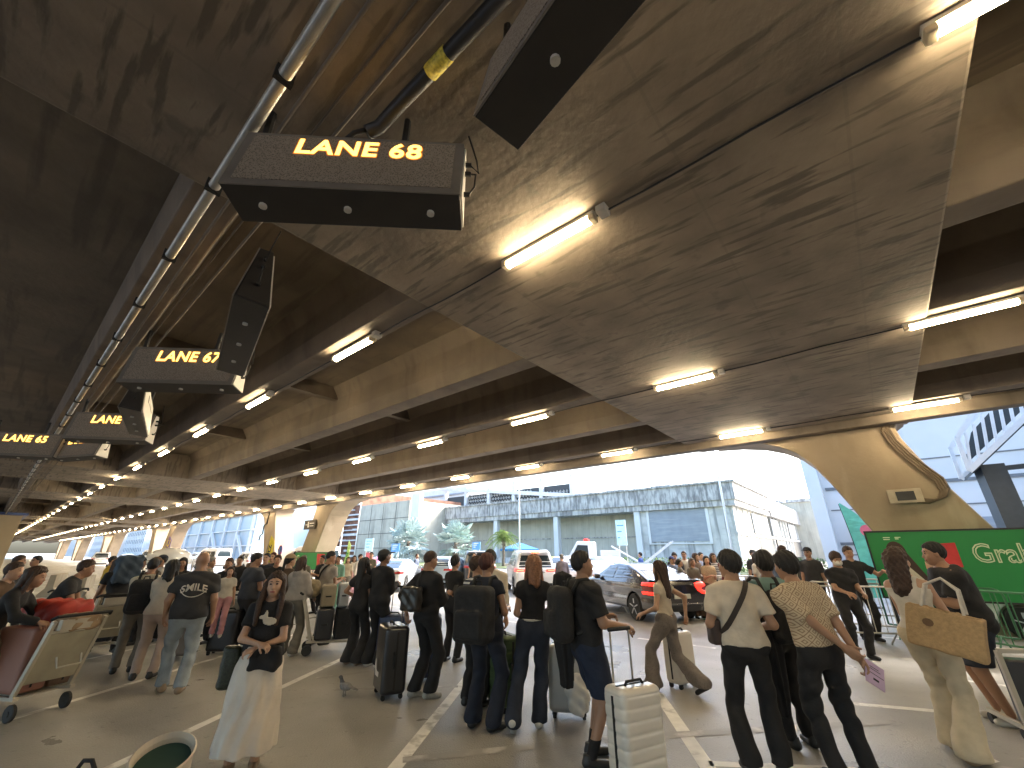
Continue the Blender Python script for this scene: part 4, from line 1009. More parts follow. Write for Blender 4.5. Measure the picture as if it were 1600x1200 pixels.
# trolley and frame at the right edge
t = empty('trolley_frame', (5.25, 4.95, 0), R(-20)); tag(t, 'pale metal trolley frame beside the man in black at the right edge', 'trolley')
mb = MB(); mb.bar((-.22, 0, .78), (.24, 0, .80), .04); mb.bar((-.22, 0, .78), (-.18, .05, .1), .04); mb.bar((.24, 0, .8), (.26, .05, .1), .04); mb.bar((-.2, .05, .12), (.26, .05, .12), .04)
mb.bar((-.2, .05, .12), (-.2, .6, .12), .04); mb.bar((.26, .05, .12), (.26, .6, .12), .04); mb.obj('frame', trf, t)
MB().box(-.17, .22, .03, .2, .14, .7).obj('panel', bsh, t, bevel=.02)
for x in (-.2, .26):
    for y in (.08, .58): MB().lathe([(.05, -.02), (.05, .02)], 12, axis=0, c=(x, y, .05)).obj('wheel', whm, t)
bag((6.2, 5.25, .1), (.6, .4, .75), mat('pale suit cover', (.48, .44, .36), .7), 'pale beige suitcase behind the metal trolley frame', R(-20), .006, 'suitcase')
# cup-shaped white bin and black strap at the bottom left
t = empty('waste_bin', (-1.93, 3.02, 0), R(20)); t.rotation_euler = (R(22), R(9), 0); tag(t, 'open white bin with dark green inside at the bottom left edge', 'bin')
MB().lathe([(.08, 0), (.09, .02), (.132, .80), (.142, .82), (.134, .827), (.124, .80), (.10, .3), (.02, .28)], 40).obj('wall', mat('bin white', (.60, .52, .42), .45), t, smooth=False)
MB().lathe([(.1215, .775), (.11, .74), (.02, .735)], 40).obj('liner', mat('bin liner', (.02, .06, .05), .6), t, smooth=False)
t = empty('handbag', (-2.5, 3.1, 0)); tag(t, 'black bag strap loop poking up at the bottom left edge', 'bag')
MB().tube([(-.075, 0, .42), (-.07, 0, .52), (-.03, 0, .585), (.02, 0, .585), (.06, 0, .53), (.085, 0, .42)], .012, 8).obj('strap', M['cable'], t, smooth=True)
V, F = nets(lambda P: rbox(P, (0, 0, .21), (.17, .09, .21), .05), (-.2, -.12, -.02), (.2, .12, .45), .02); link('body', np_mesh('body', V, F), fab, t)
# jersey barriers at the far left
jb = mat('barrier concrete', (.38, .34, .27), .85, .15, 2)
for i, (x, y, r, lab) in enumerate(((-14.2, 17.5, 128, 'low concrete traffic barrier behind the yellow-shirted man'), (-17.2, 18.5, 128, 'low concrete traffic barrier second from the yellow-shirted man'), (-20.5, 20.6, 128, 'low concrete traffic barrier farthest left'), (-13.4, 21.5, 128, 'low brown concrete barrier in front of the parked white cars'))):
    mb = MB(); mb.prism([(-.3, 0), (.3, 0), (.3, .1), (.12, .35), (.09, .85), (-.09, .85), (-.12, .35), (-.3, .1)], 0, -1.5, 1.5); tag(mb.obj('concrete_barrier', jb, loc=(x, y, 0), rotz=R(r)), lab, 'barrier', 'low concrete barriers at the far left')
# pigeon
t = None
def fp(P):
    d = el(P, (0, 0, .105), (.045, .085, .048)); d = smin(d, rc(P, (0, .05, .12), (0, .085, .19), .028, .020), .03); d = smin(d, el(P, (0, .095, .205), (.020, .025, .02)), .012)
    d = smin(d, rc(P, (0, .115, .203), (0, .135, .198), .007, .002), .006); d = smin(d, rc(P * np.array([.6, 1, 1.6], np.float32), (0, -.06, .165), (0, -.17, .13), .022, .014), .02)
    for s in (-1, 1): d = smin(d, rc(P, (s * .02, .01, .07), (s * .02, .012, .008), .007, .006), .01); d = smin(d, rc(P, (s * .02, .0, .006), (s * .02, .035, .006), .006, .004), .004)
    return d
V, F = nets(fp, (-.08, -.2, -.005), (.08, .16, .24), .006)
cz = V[F].mean(1); mi = np.where((cz[:, 2] > .15) & (cz[:, 1] > .02), 1, 0)
o = link('pigeon', np_mesh('pigeon', V, F, mi), [mat('pigeon grey', (.22, .21, .20), .7, .3, 30), mat('pigeon dark neck', (.06, .06, .06), .5, .3, 40)], None, (-2.17, 6.49, 0), R(75)); tag(o, 'grey pigeon standing on the asphalt by the stripe', 'pigeon')
# ================================================================ vehicles
cgl = mat('car glass', (.02, .03, .035), .06, .1, 2, coat=.5)
tyr = mat('tyre', (.02, .02, .02), .8); rim = mat('rim alloy', (.45, .45, .46), .3, .1, 5, metal=.7)
trm = mat('car trim black', (.02, .02, .022), .5); chrome = mat('chrome', (.6, .6, .6), .15, .05, 3, metal=.9)
lit = mat('lit tail lamp', (.5, .02, .02), .3, emit=(1.0, .02, .01), es=.55); litw = mat('lit core', (.9, .2, .15), .3, emit=(1.0, .09, .04), es=1.2)
lamp_glow = mat('glowing lens', (.10, .004, .004), .25, coat=.4, emit=(1.0, .03, .02), es=.006); lamp_off = mat('tail lamp red', (.28, .02, .02), .25, coat=.4); plate = mat('number plate', (.6, .58, .5), .5); plate_y = mat('orange plate', (.65, .33, .05), .5)
SUV = dict(L=4.75, W=1.85, H=1.80, belt=1.08, side=[(-2.34, .42), (-2.36, .75), (-2.30, 1.05), (-2.17, 1.22), (-2.00, 1.70), (-1.85, 1.78), (-.6, 1.82), (.25, 1.78), (.55, 1.66), (1.20, 1.16), (2.10, 1.05), (2.32, .85), (2.36, .45), (2.1, .30), (-2.1, .32)],
           win=[(-1.88, 1.16), (-1.78, 1.62), (-.2, 1.66), (.45, 1.58), (.98, 1.16)], pill=[-.95, .05], rw=(1.12, 1.64), tumble=.20, ax=(-1.38, 1.42), wr=.38)
SED = dict(L=4.62, W=1.80, H=1.42, belt=.92, side=[(-2.26, .40), (-2.31, .70), (-2.27, .93), (-2.20, 1.02), (-1.95, 1.045), (-1.2, 1.28), (-.7, 1.405), (-.1, 1.44), (.35, 1.38), (1.15, 1.0), (1.75, .90), (2.15, .74), (2.29, .50), (2.2, .26), (-2.15, .28)],
           win=[(-1.48, 1.02), (-.98, 1.26), (-.5, 1.33), (.1, 1.33), (.42, 1.25), (.92, .97)], pill=[-.22], rw=(1.04, 1.36), tumble=.30, ax=(-1.33, 1.37), wr=.335)
HAT = dict(L=4.2, W=1.76, H=1.52, belt=.98, side=[(-2.05, .40), (-2.09, .75), (-2.04, 1.02), (-1.85, 1.30), (-1.6, 1.48), (-.8, 1.55), (-.1, 1.54), (.35, 1.45), (1.05, 1.06), (1.7, .95), (2.0, .75), (2.08, .45), (1.95, .28), (-1.9, .30)],
           win=[(-1.62, 1.08), (-1.40, 1.38), (-.6, 1.44), (.1, 1.43), (.42, 1.34), (.92, 1.03)], pill=[-.75, .0], rw=(1.08, 1.44), tumble=.26, ax=(-1.22, 1.28), wr=.33)
VAN = dict(L=5.0, W=1.85, H=2.25, belt=1.25, side=[(-2.48, .42), (-2.50, .9), (-2.44, 2.0), (-2.3, 2.2), (-.6, 2.26), (.9, 2.2), (1.35, 2.02), (2.0, 1.25), (2.35, 1.0), (2.48, .7), (2.46, .4), (2.2, .3), (-2.2, .32)],
           win=[(-2.2, 1.30), (-2.15, 1.9), (.9, 1.92), (1.25, 1.82), (1.68, 1.30)], pill=[-1.2, .1, .9], rw=(1.30, 1.95), tumble=.10, ax=(-1.5, 1.55), wr=.34)
def car(spec, col, loc, az, label, lights='off', vox=.035, top=None, pl=None, cat='car', style='', name='parked_car', group='cars on the road beside the elevated road'):
    S = spec; t = empty(name, (loc[0], loc[1], 0), R(-az)); tag(t, label, cat, group)
    W2 = S['W'] / 2
    def hw(P):
        z, y = P[:, 2], P[:, 1]; tz = np.clip(z - S['belt'], 0, 2)
        w_ = W2 - S['tumble'] * tz / (S['H'] - S['belt']) * 1.0 - .10 * np.abs(y / (S['L'] / 2)) ** 5 - .04 * np.clip(.6 - z, 0, 1) + .012 * np.exp(-((z - S['belt'] + .12) / .05) ** 2) - .02 * np.exp(-((z - .62) / .10) ** 2)
        return w_
    def body(P, r=.07):
        return smax(polysd(P[:, 1], P[:, 2], S['side']), (np.abs(P[:, 0]) - hw(P)) * .97, r)
    def arch(P):
        d = np.full(len(P), 9., np.float32)
        for a in S['ax']: d = np.minimum(d, np.hypot(P[:, 1] - a, P[:, 2] - S['wr']) - S['wr'] - .045)
        return np.maximum(d, -(np.abs(P[:, 0]) - (W2 - .30)))
    def full(P): return np.maximum(body(P), -arch(P))
    lo = (-W2 - .06, -S['L'] / 2 - .08, .15); hi = (W2 + .06, S['L'] / 2 + .08, S['H'] + .1)
    V, F = nets(full, lo, hi, vox)
    link('body', np_mesh('body', V, F), col, t)
    def patch(reg, nm, m, off=.006, l=lo, h=hi, v=.03):
        V, F = nets(lambda P: np.maximum(np.maximum(body(P) - off, -(body(P) + .03)), reg(P)), l, h, v)
        if len(F): return link(nm, np_mesh(nm, V, F), m, t)
    H = S['H']; b0, b1 = S['rw']
    if cat != 'x':
        for s in (-1, 1):
            def rg(P):
                d = polysd(P[:, 1], P[:, 2], S['win'])
                for q in S['pill']: d = np.maximum(d, .028 - np.abs(P[:, 1] - q))
                return np.maximum(d, .5 - s * P[:, 0] * 1.0)
            patch(rg, 'side_window', cgl, l=(min(0, s * W2) - .03, lo[1], S['belt'] - .1), h=(max(0, s * W2) + .03, hi[1], hi[2]))
    if S is SED:
        rr_ = lambda P: np.maximum(np.maximum(np.abs(P[:, 0]) - (.64 - .35 * (P[:, 2] - 1.04)), np.abs(P[:, 1] + 1.38) - .58), 1.03 - P[:, 2] + 0 * P[:, 1])
        patch(rr_, 'rear_window', cgl, l=(-.8, -2.1, .95), h=(.8, -.7, H + .05))
    else:
        rr_ = lambda P: np.maximum(np.maximum(np.abs(P[:, 0]) - (W2 - .17 - .25 * (P[:, 2] - b0)), np.abs(P[:, 2] - (b0 + b1) / 2) - (b1 - b0) / 2), P[:, 1] + S['L'] / 2 - .62)
        patch(rr_, 'rear_window', cgl, l=(-W2, -S['L'] / 2 - .05, b0 - .05), h=(W2, -S['L'] / 2 + .7, b1 + .05))
    yf = S['win'][-1][0]
    patch(lambda P: np.maximum(np.maximum(np.abs(P[:, 0]) - (W2 - .22), np.abs(P[:, 2] - (b1 + S['belt'] + .12) / 2) - (b1 - S['belt'] - .10) / 2), yf - .62 - P[:, 1]), 'windscreen', cgl, l=(-W2, yf - .65, S['belt']), h=(W2, hi[1], H + .05))
    yb = -S['L'] / 2
    L_on = lights == 'on'
    if style == 'civic':
        for s in (-1, 1):
            # C-shaped lit lamps reaching onto the wing
            def rg(P):
                x, z = s * P[:, 0], P[:, 2]
                cpoly = [(.46, .965), (.60, 1.00), (.82, .985), (1.0, .94), (1.0, .88), (.82, .90), (.70, .87), (.645, .835), (.70, .79), (.84, .765), (.98, .76), (.95, .68), (.80, .68), (.62, .71), (.50, .79), (.46, .88)]
                return np.maximum(polysd(x, z, cpoly), P[:, 1] + 1.74)
            patch(rg, 'tail_lamp', lit, .012, l=(min(0, s * 1.0), -2.45, .6), h=(max(0, s * 1.0), -1.8, 1.1), v=.018)
            def rg2(P):
                x, z = s * P[:, 0], P[:, 2]
                cp2 = [(.44, .97), (.60, 1.01), (.82, .995), (1.0, .95), (1.0, .68), (.90, .66), (.80, .66), (.60, .70), (.47, .78), (.42, .88)]
                return np.maximum(polysd(x, z, cp2), P[:, 1] + 1.70)
            patch(rg2, 'lamp_lens', lamp_glow, .007, l=(min(0, s * 1.0), -2.45, .6), h=(max(0, s * 1.0), -1.78, 1.1), v=.025)
        patch(lambda P: np.maximum(np.maximum(np.abs(P[:, 0]) - .62, np.abs(P[:, 2] - .36) - .09), P[:, 1] + 1.9), 'lower_bumper', trm, l=(-1, -2.45, .2), h=(1, -1.8, .6))
        patch(lambda P: np.maximum(np.maximum(np.abs(P[:, 0]) - .66, np.abs(P[:, 2] - .475) - .012), P[:, 1] + 1.9), 'chrome_strip', chrome, .014, l=(-1, -2.45, .4), h=(1, -1.8, .6), v=.02)
        MB().box(-.24, .24, yb - .035, yb + .02, .60, .71).obj('number_plate', plate, t, bevel=.004)
        patch(lambda P: np.maximum(np.maximum(np.abs(P[:, 0]) - .80, np.abs(P[:, 2] - 1.055) - .02), P[:, 1] + 2.0), 'boot_lip', col, .03, l=(-1, -2.4, .98), h=(1, -1.9, 1.12), v=.02)
    else:
        lz = S['belt'] - .06; 
        for s in (-1, 1):
            rg = lambda P: np.maximum(np.maximum(np.abs(s * P[:, 0] - .70) - .24, np.abs(P[:, 2] - lz - .05 * (s * P[:, 0] - .7)) - (.055 + .05 * np.clip(s * P[:, 0] - .6, 0, .4))), P[:, 1] - yb - .42)
            patch(rg, 'tail_lamp', lit if L_on else lamp_off, .014, l=(min(0, s * 1.0), yb - .08, lz - .2), h=(max(0, s * 1.0), yb + .6, lz + .25), v=.022)
            if L_on:
                rg = lambda P: np.maximum(np.maximum(np.abs(s * P[:, 0] - .68) - .16, np.abs(P[:, 2] - lz) - .022), P[:, 1] - yb - .3)
                patch(rg, 'lamp_core', litw, .02, l=(min(0, s * 1.0), yb - .08, lz - .2), h=(max(0, s * 1.0), yb + .6, lz + .25), v=.018)
        patch(lambda P: np.maximum(np.maximum(np.abs(P[:, 0]) - .72, np.abs(P[:, 2] - .46) - .07), P[:, 1] - yb - .5), 'lower_bumper', trm, .01, l=(-1, yb - .1, .3), h=(1, yb + .6, .65))
        MB().box(-.24, .24, yb - .02, yb + .04, .72 if S is SUV else .62, .84 if S is SUV else .73).obj('number_plate', pl or plate, t, bevel=.004)
        if S is SUV:
            patch(lambda P: np.maximum(np.maximum(np.abs(P[:, 0]) - .42, np.abs(P[:, 2] - .95) - .03), P[:, 1] - yb - .4), 'chrome_strip', chrome, .02, l=(-1, yb - .1, .8), h=(1, yb + .5, 1.1), v=.025)
            MB().prism([(yb + .17, H - .10), (yb + .20, H - .02), (yb + .62, H + .03), (yb + .62, H - .03)], 0, -.62, .62).obj('spoiler', col, t, bevel=.01)
            if L_on: MB().box(-.16, .16, yb + .155, yb + .19, H - .10, H - .045).obj('high_brake_lamp', litw, t)
            for s in (-1, 1): MB().tube([(s * .66, -1.6, H - .01), (s * .66, -1.5, H + .045), (s * .66, .1, H + .045), (s * .66, .2, H - .01)], .018, 6).obj('roof_rail', chrome, t)
    for s in (-1, 1):
        V, F = nets(lambda P: rbox(P, (s * (W2 + .07), S['win'][-1][0] - .22, S['belt'] + .10), (.10, .05, .07), .04), (s * (W2 + .07) - .13, S['win'][-1][0] - .32, S['belt'] - .02), (s * (W2 + .07) + .13, S['win'][-1][0] - .12, S['belt'] + .22), .02)
        link('mirror', np_mesh('mirror', V, F), col, t)
        for a in S['ax']:
            wr = S['wr']; x = s * (W2 - .11)
            wt = MB().lathe([(wr * .62, -.10), (wr * .93, -.105), (wr, -.07), (wr, .07), (wr * .93, .105), (wr * .62, .10)], 28, axis=0, c=(0, 0, 0)).obj('wheel', tyr, t, loc=(x, a, wr), smooth=False)
            mb = MB(); mb.lathe([(wr * .66, -.06), (wr * .66, .095), (wr * .60, .098), (wr * .58, .05), (.03, .04), (.03, .02)] if s > 0 else [(wr * .66, .06), (wr * .66, -.095), (wr * .60, -.098), (wr * .58, -.05), (.03, -.04), (.03, -.02)], 24, axis=0)
            for k in range(5):
                q = 6.2832 * k / 5 + .3; mb.bar((s * .085, .03 * math.cos(q), .03 * math.sin(q)), (s * .092, wr * .62 * math.cos(q), wr * .62 * math.sin(q)), .05, .025)
            mb.obj('rim', rim, wt)
    return t
wht = mat('white car paint', (.66, .67, .68), .25, .03, 2, coat=.6); blkp = mat('black car paint', (.012, .010, .012), .22, .1, 2, coat=.9)
silp = mat('pale silver paint', (.55, .58, .60), .3, .03, 2, metal=.2, coat=.5); blup = mat('pale blue paint', (.26, .33, .39), .28, .04, 2, metal=.3, coat=.5)
bkg = mat('black suv paint', (.035, .035, .035), .3, .1, 2, coat=.6); brnp = mat('dark plum paint', (.010, .006, .007), .2, .1, 2, coat=.9)
def cw_(u, v): p = W(v, u); return (p.x, p.y)
def ahead(p, az, d): return (p[0] + math.sin(R(az)) * d, p[1] + math.cos(R(az)) * d)
# rear ends measured on the ground, bodies run ahead of them
car(SED, brnp, ahead((4.32, 13.15), -17, 1.40), -15, 'black-plum sedan with glowing C-shaped red tail lamps', 'on', .02, style='civic')
car(SUV, wht, ahead((.95, 20.6), -6, 1.45), -6, 'white SUV seen from behind with lit brake lamps', 'on', .022)
car(SUV, bkg, ahead((-1.9, 25.2), -6, 1.5), -8, 'black SUV left of the white SUV', 'off', .035)
car(HAT, blup, ahead((-3.95, 23.6), 12, 1.9), 12, 'pale blue hatchback left of the black SUV', 'off', .035)
car(SED, silp, ahead((-6.0, 21.4), 2, 2.0), 2, 'pale silver sedan with orange plate, behind the couple in black', 'off', .03, pl=plate_y)
car(SED, mat('dark car paint', (.03, .035, .04), .25, coat=.8), ahead((-3.4, 30), 20, 1), 20, 'dark car behind the pale blue hatchback', 'off', .045)
car(SED, wht, ahead((3.6, 19.6), -20, .6), -20, 'white sedan directly ahead of the dark sedan', 'off', .04)
car(HAT, silp, ahead((5.2, 24.5), -20, 1), -20, 'pale hatchback with raised tailgate beyond the dark sedan', 'off', .04)
car(HAT, wht, (4.6, 31), 60, 'white hatchback farther back in the right lane', 'off', .045)
txp = mat('taxi green yellow', (.50, .52, .05), .3, .05, 2, coat=.6)
car(SED, txp, (3.8, 38), 80, 'yellow-green taxi far back before the colonnade', 'off', .045, cat='taxi')
car(SED, mat('taxi pink', (.55, .16, .30), .3, coat=.6), (-12.5, 44), 60, 'pink taxi by the far kerb', 'off', .05, cat='taxi')
# recovery truck with beacon
t = empty('recovery_truck'); t.location = (6.6, 34.0, 0); t.rotation_euler = (0, 0, R(75)); tag(t, 'white recovery truck with red roof beacon and ramp', 'truck')
V, F = nets(lambda P: smax(polysd(P[:, 1], P[:, 2], [(.2, .5), (.2, 2.5), (1.5, 2.55), (2.1, 1.6), (2.3, 1.4), (2.35, .5)]), np.abs(P[:, 0]) - .98, .08), (-1.1, .1, .4), (1.1, 2.5, 2.7), .05); link('cab', np_mesh('cab', V, F), wht, t)
for s in (-1, 1): MB().prism([(.65, 1.5), (.7, 2.25), (1.45, 2.28), (1.85, 1.6), (1.85, 1.5)], 0, s * .985, s * .995).obj('side_window', cgl, t)
MB().box(-.95, .95, -3.2, .1, .75, .95).obj('flatbed', mat('bed grey', (.5, .52, .54), .5), t); mb = MB()
for s in (-1, 1): mb.bar((s * .8, -3.2, .95), (s * .8, -5.4, 2.5), .12); mb.bar((s * .8, -3.2, .95), (s * .3, -1, 2.2), .1)
for k in range(8): mb.bar((-.8, -3.3 - k * .27, 1.03 + k * .19), (.8, -3.3 - k * .27, 1.03 + k * .19), .07)
mb.obj('ramp', wht, t); MB().box(-.6, .6, .7, 1.0, 2.56, 2.72).obj('beacon', lit, t, bevel=.03)
MB().box(-.9, .9, -1.6, -.2, .96, 1.9).obj('tool_box', wht, t, bevel=.03)
for x in (-.85, .85):
    for y in (1.5, -2.3): MB().lathe([(.2, -.12), (.42, -.13), (.45, 0), (.42, .13), (.2, .12)], 20, axis=0, c=(x, y, .45)).obj('wheel', tyr, t)
# parked cars and vans far left between the piers
rr = random.Random(21)
pairs = [(VAN, wht, 'white van'), (HAT, wht, 'white hatchback'), (SED, silp, 'silver sedan'), (VAN, silp, 'silver van'), (SED, wht, 'white sedan'), (SUV, wht, 'white SUV'), (HAT, blup, 'pale blue hatchback')]
protos = {}
spots = [(36, 17.5, 0), (42, 18.5, 1), (48, 17.2, 5), (54, 19.5, 4), (60, 17.5, 0), (66, 18.2, 6), (72, 20, 2), (79, 18, 3), (86, 20, 4), (94, 18.5, 0), (102, 20.5, 5), (112, 18, 2), (122, 20, 1), (47, 24, 4), (58, 25, 3), (70, 25, 1), (84, 25, 0), (98, 26, 5), (52, 10.8, 4), (64, 11.2, 2), (80, 10.5, 5)]
ords = ['first', 'second', 'third', 'fourth', 'fifth', 'sixth']; cnt = {}
for i, (u, v, k) in enumerate(spots):
    sp, col, nm = pairs[k]; x, y = cw_(u, v); cnt[k] = cnt.get(k, 0) + 1
    lab = '%s in the far left traffic, %s %s from the near pier' % (nm, ords[cnt[k] - 1], nm.split()[-1])
    az = -49.98 + rr.uniform(-12, 12) + (180 if k == 6 else 0)
    if k not in protos: protos[k] = car(sp, col, (x, y), az, lab, vox=.05, group='cars in the far traffic on the left')
    else:
        c_ = copy_tree(protos[k]); c_.location = (x, y, 0); c_.rotation_euler = (0, 0, R(-az)); tag(c_, lab, 'car', 'cars in the far traffic on the left')
# white domed inflatable / canopy behind the bald man
t = empty('white_canopy', (-17.0, 22.2, 0), R(20)); tag(t, 'white rounded canopy roof behind the bald man', 'canopy')
MB().lathe([(1.0, 1.2), (.97, 1.45), (.85, 1.68), (.62, 1.84), (.33, 1.93), (.02, 1.96)], 28).obj('roof', wht, t, smooth=True)
mb = MB()
for x in (-.9, .9):
    for y in (-.6, .6): mb.tube([(x, y, 0), (x, y, 1.4)], .03, 6)
mb.obj('legs', M['lampbody'], t)
# motorbike left of the billboard
def motorbike(loc, rz, label, m):
    t = empty('motorbike', loc, rz); tag(t, label, 'motorbike')
    for y in (-.62, .62):
        wt = MB(); 
        n = 20
        for k in range(n):
            a, b = 6.2832 * k / n, 6.2832 * (k + 1) / n; wt.bar((0, y + .25 * math.cos(a), .29 + .25 * math.sin(a)), (0, y + .25 * math.cos(b), .29 + .25 * math.sin(b)), .09, .07)
        for k in range(6):
            a = 6.2832 * k / 6; wt.bar((0, y, .29), (0, y + .24 * math.cos(a), .29 + .24 * math.sin(a)), .02)
        wt.obj('wheel', tyr, t)
    V, F = nets(lambda P: smin(smin(rc(P, (0, -.55, .72), (0, .05, .66), .11, .13), rc(P, (0, .05, .6), (0, .42, .9), .13, .09), .1), rc(P, (0, -.2, .4), (0, .2, .42), .14, .12), .1), (-.25, -.85, .2), (.25, .65, 1.1), .03); link('body', np_mesh('body', V, F), m, t)
    mb = MB(); mb.tube([(0, .62, .29), (0, .45, .95)], .03, 6); mb.tube([(-.33, .32, 1.02), (0, .45, .97), (.33, .32, 1.02)], .018, 6); mb.tube([(.2, .4, 1.0), (.24, .42, 1.2)], .008, 5); mb.tube([(-.2, .4, 1.0), (-.24, .42, 1.2)], .008, 5); mb.box(.19, .29, .41, .43, 1.18, 1.26); mb.box(-.29, -.19, .41, .43, 1.18, 1.26)
    mb.obj('handlebar', trm, t); V, F = nets(lambda P: rbox(P, (0, -.3, .85), (.12, .33, .05), .04), (-.2, -.7, .75), (.2, .1, .95), .025); link('saddle', np_mesh('saddle', V, F), trm, t)
    return t
motorbike((9.35, 10.2, 0), R(150), 'dark motorbike with a pink helmet bag left of the big billboard', trm)
bag((9.3, 10.15, .9), (.3, .3, .36), mat('pink bag', (.60, .12, .16), .5), 'pink-red bag on the motorbike behind the green barrier', 0, .006)
car(HAT, wht, cw_(-3.2, 15.6), -49.98, 'white car partly seen beneath the big billboard', vox=.045)
# ================================================================ people
SK = {}
def skin(c):
    if c not in SK: SK[c] = mat('skin', c, .5, .05, 10)
    return SK[c]
S_L, S_M, S_D = (.50, .30, .20), (.38, .21, .13), (.23, .12, .075)
browm = mat('brow dark', (.03, .02, .015), .7); eyem = mat('eye dark', (.03, .02, .02), .2); lipm = mat('lips', (.32, .09, .08), .4); eyew = mat('eye white', (.6, .58, .55), .3)
HB = mat('black hair', (.012, .010, .009), .62, .3, 60, .3, 90); HBR = mat('dark brown hair', (.045, .022, .013), .6, .35, 60, .3, 90)
HRD = mat('reddish hair', (.075, .022, .016), .6, .3, 60, .3, 90); HBL = mat('bronze hair', (.22, .10, .05), .55, .35, 60, .3, 90); HGY = mat('grey hair', (.2, .19, .18), .5, .3, 60)
def cloth(name, c, var=.12, sc=9, rough=.85, bump=.25): return mat(name, c, rough, var, sc, bump, 26)
BLK = cloth('black cloth', (.014, .013, .014), .25); BLK2 = cloth('charcoal cloth', (.035, .034, .036)); NAV = cloth('navy cloth', (.014, .018, .032), .2)
CRM = cloth('cream cloth', (.58, .51, .41)); TEE = cloth('beige tee', (.60, .52, .42)); GRY = cloth('light grey cloth', (.36, .33, .30)); JEA = cloth('light jeans', (.27, .31, .34), .25, 5)
DJN = cloth('dark jeans', (.022, .027, .042), .25, 6); TAN = cloth('tan trousers', (.33, .27, .19)); WHT = cloth('white cloth', (.60, .56, .50)); YEL = cloth('yellow tee', (.60, .36, .03)); TEA = cloth('teal shirt', (.16, .27, .26))
RED = cloth('dark red tee', (.17, .022, .018)); BLU = cloth('dusty blue jacket', (.11, .14, .22)); GRT = cloth('grey trousers', (.17, .155, .13)); PNK = cloth('pink trousers', (.52, .26, .29)); OLV = cloth('olive cloth', (.10, .09, .06))
GRN = cloth('green cloth', (.03, .20, .10)); MNT = cloth('mint cloth', (.20, .42, .34)); BGT = cloth('beige trousers', (.55, .47, .34)); BRN = cloth('brown cloth', (.12, .075, .045)); DNM = cloth('denim jacket', (.05, .075, .11), .3, 5)
STR = cloth('striped top', (.60, .58, .55)); overlay(STR, (.03, .03, .05), kind='wave', scale=(0, 0, 1), sc=6.5, lo=.45, hi=.55, detail=0)
STR.node_tree.nodes
for nd in STR.node_tree.nodes:
    if nd.bl_idname == 'ShaderNodeTexWave': nd.bands_direction = 'Z'
PAT = cloth('lattice print shirt', (.56, .45, .31), .05)
def lattice(m, col, s=9.0, wd=.10):
    n, l = m.node_tree.nodes, m.node_tree.links; b = n["Principled BSDF"]
    src = b.inputs["Base Color"].links[0].from_socket
    tc = n.new("ShaderNodeTexCoord"); sp = n.new("ShaderNodeSeparateXYZ"); l.new(tc.outputs["Object"], sp.inputs[0])
    def mth(op, a, b_=None, v=None):
        q = n.new("ShaderNodeMath"); q.operation = op
        if hasattr(a, 'links'): l.new(a, q.inputs[0])
        else: q.inputs[0].default_value = a
        if b_ is not None:
            if hasattr(b_, 'links'): l.new(b_, q.inputs[1])
            else: q.inputs[1].default_value = b_
        return q.outputs[0]
    A = mth('MULTIPLY', mth('ADD', sp.outputs[0], sp.outputs[2]), s); B = mth('MULTIPLY', mth('SUBTRACT', sp.outputs[0], sp.outputs[2]), s)
    fa = mth('ABSOLUTE', mth('SUBTRACT', mth('FRACT', A), .5)); fb = mth('ABSOLUTE', mth('SUBTRACT', mth('FRACT', B), .5))
    la = mth('LESS_THAN', mth('MINIMUM', fa, fb), wd * .5)
    ctr = mth('MAXIMUM', mth('ABSOLUTE', mth('SUBTRACT', fa, .5 - .0)), mth('ABSOLUTE', mth('SUBTRACT', fb, .5)))
    c1 = mth('LESS_THAN', ctr, .24); c2 = mth('LESS_THAN', ctr, .13); ring = mth('SUBTRACT', c1, c2); f = mth('MINIMUM', mth('ADD', la, mth('MULTIPLY', ring, .75)), .85)
    mx = n.new("ShaderNodeMix"); mx.data_type = 'RGBA'; l.new(f, mx.inputs["Factor"]); l.new(src, mx.inputs["A"]); mx.inputs["B"].default_value = (*col, 1)
    l.new(mx.outputs["Result"], b.inputs["Base Color"])
lattice(PAT, (.20, .12, .07), 12.0)
SNK = cloth('snake print trousers', (.20, .17, .15), .1); overlay(SNK, (.07, .06, .055), kind='voronoi', sc=60, lo=.35, hi=.15, amount=.9)
SH_W = mat('white shoe', (.55, .53, .48), .5); SH_K = mat('black shoe', (.02, .02, .02), .45); SH_T = mat('tan shoe', (.30, .21, .13), .6); SH_G = mat('grey shoe', (.36, .34, .30), .6, .3, 20)

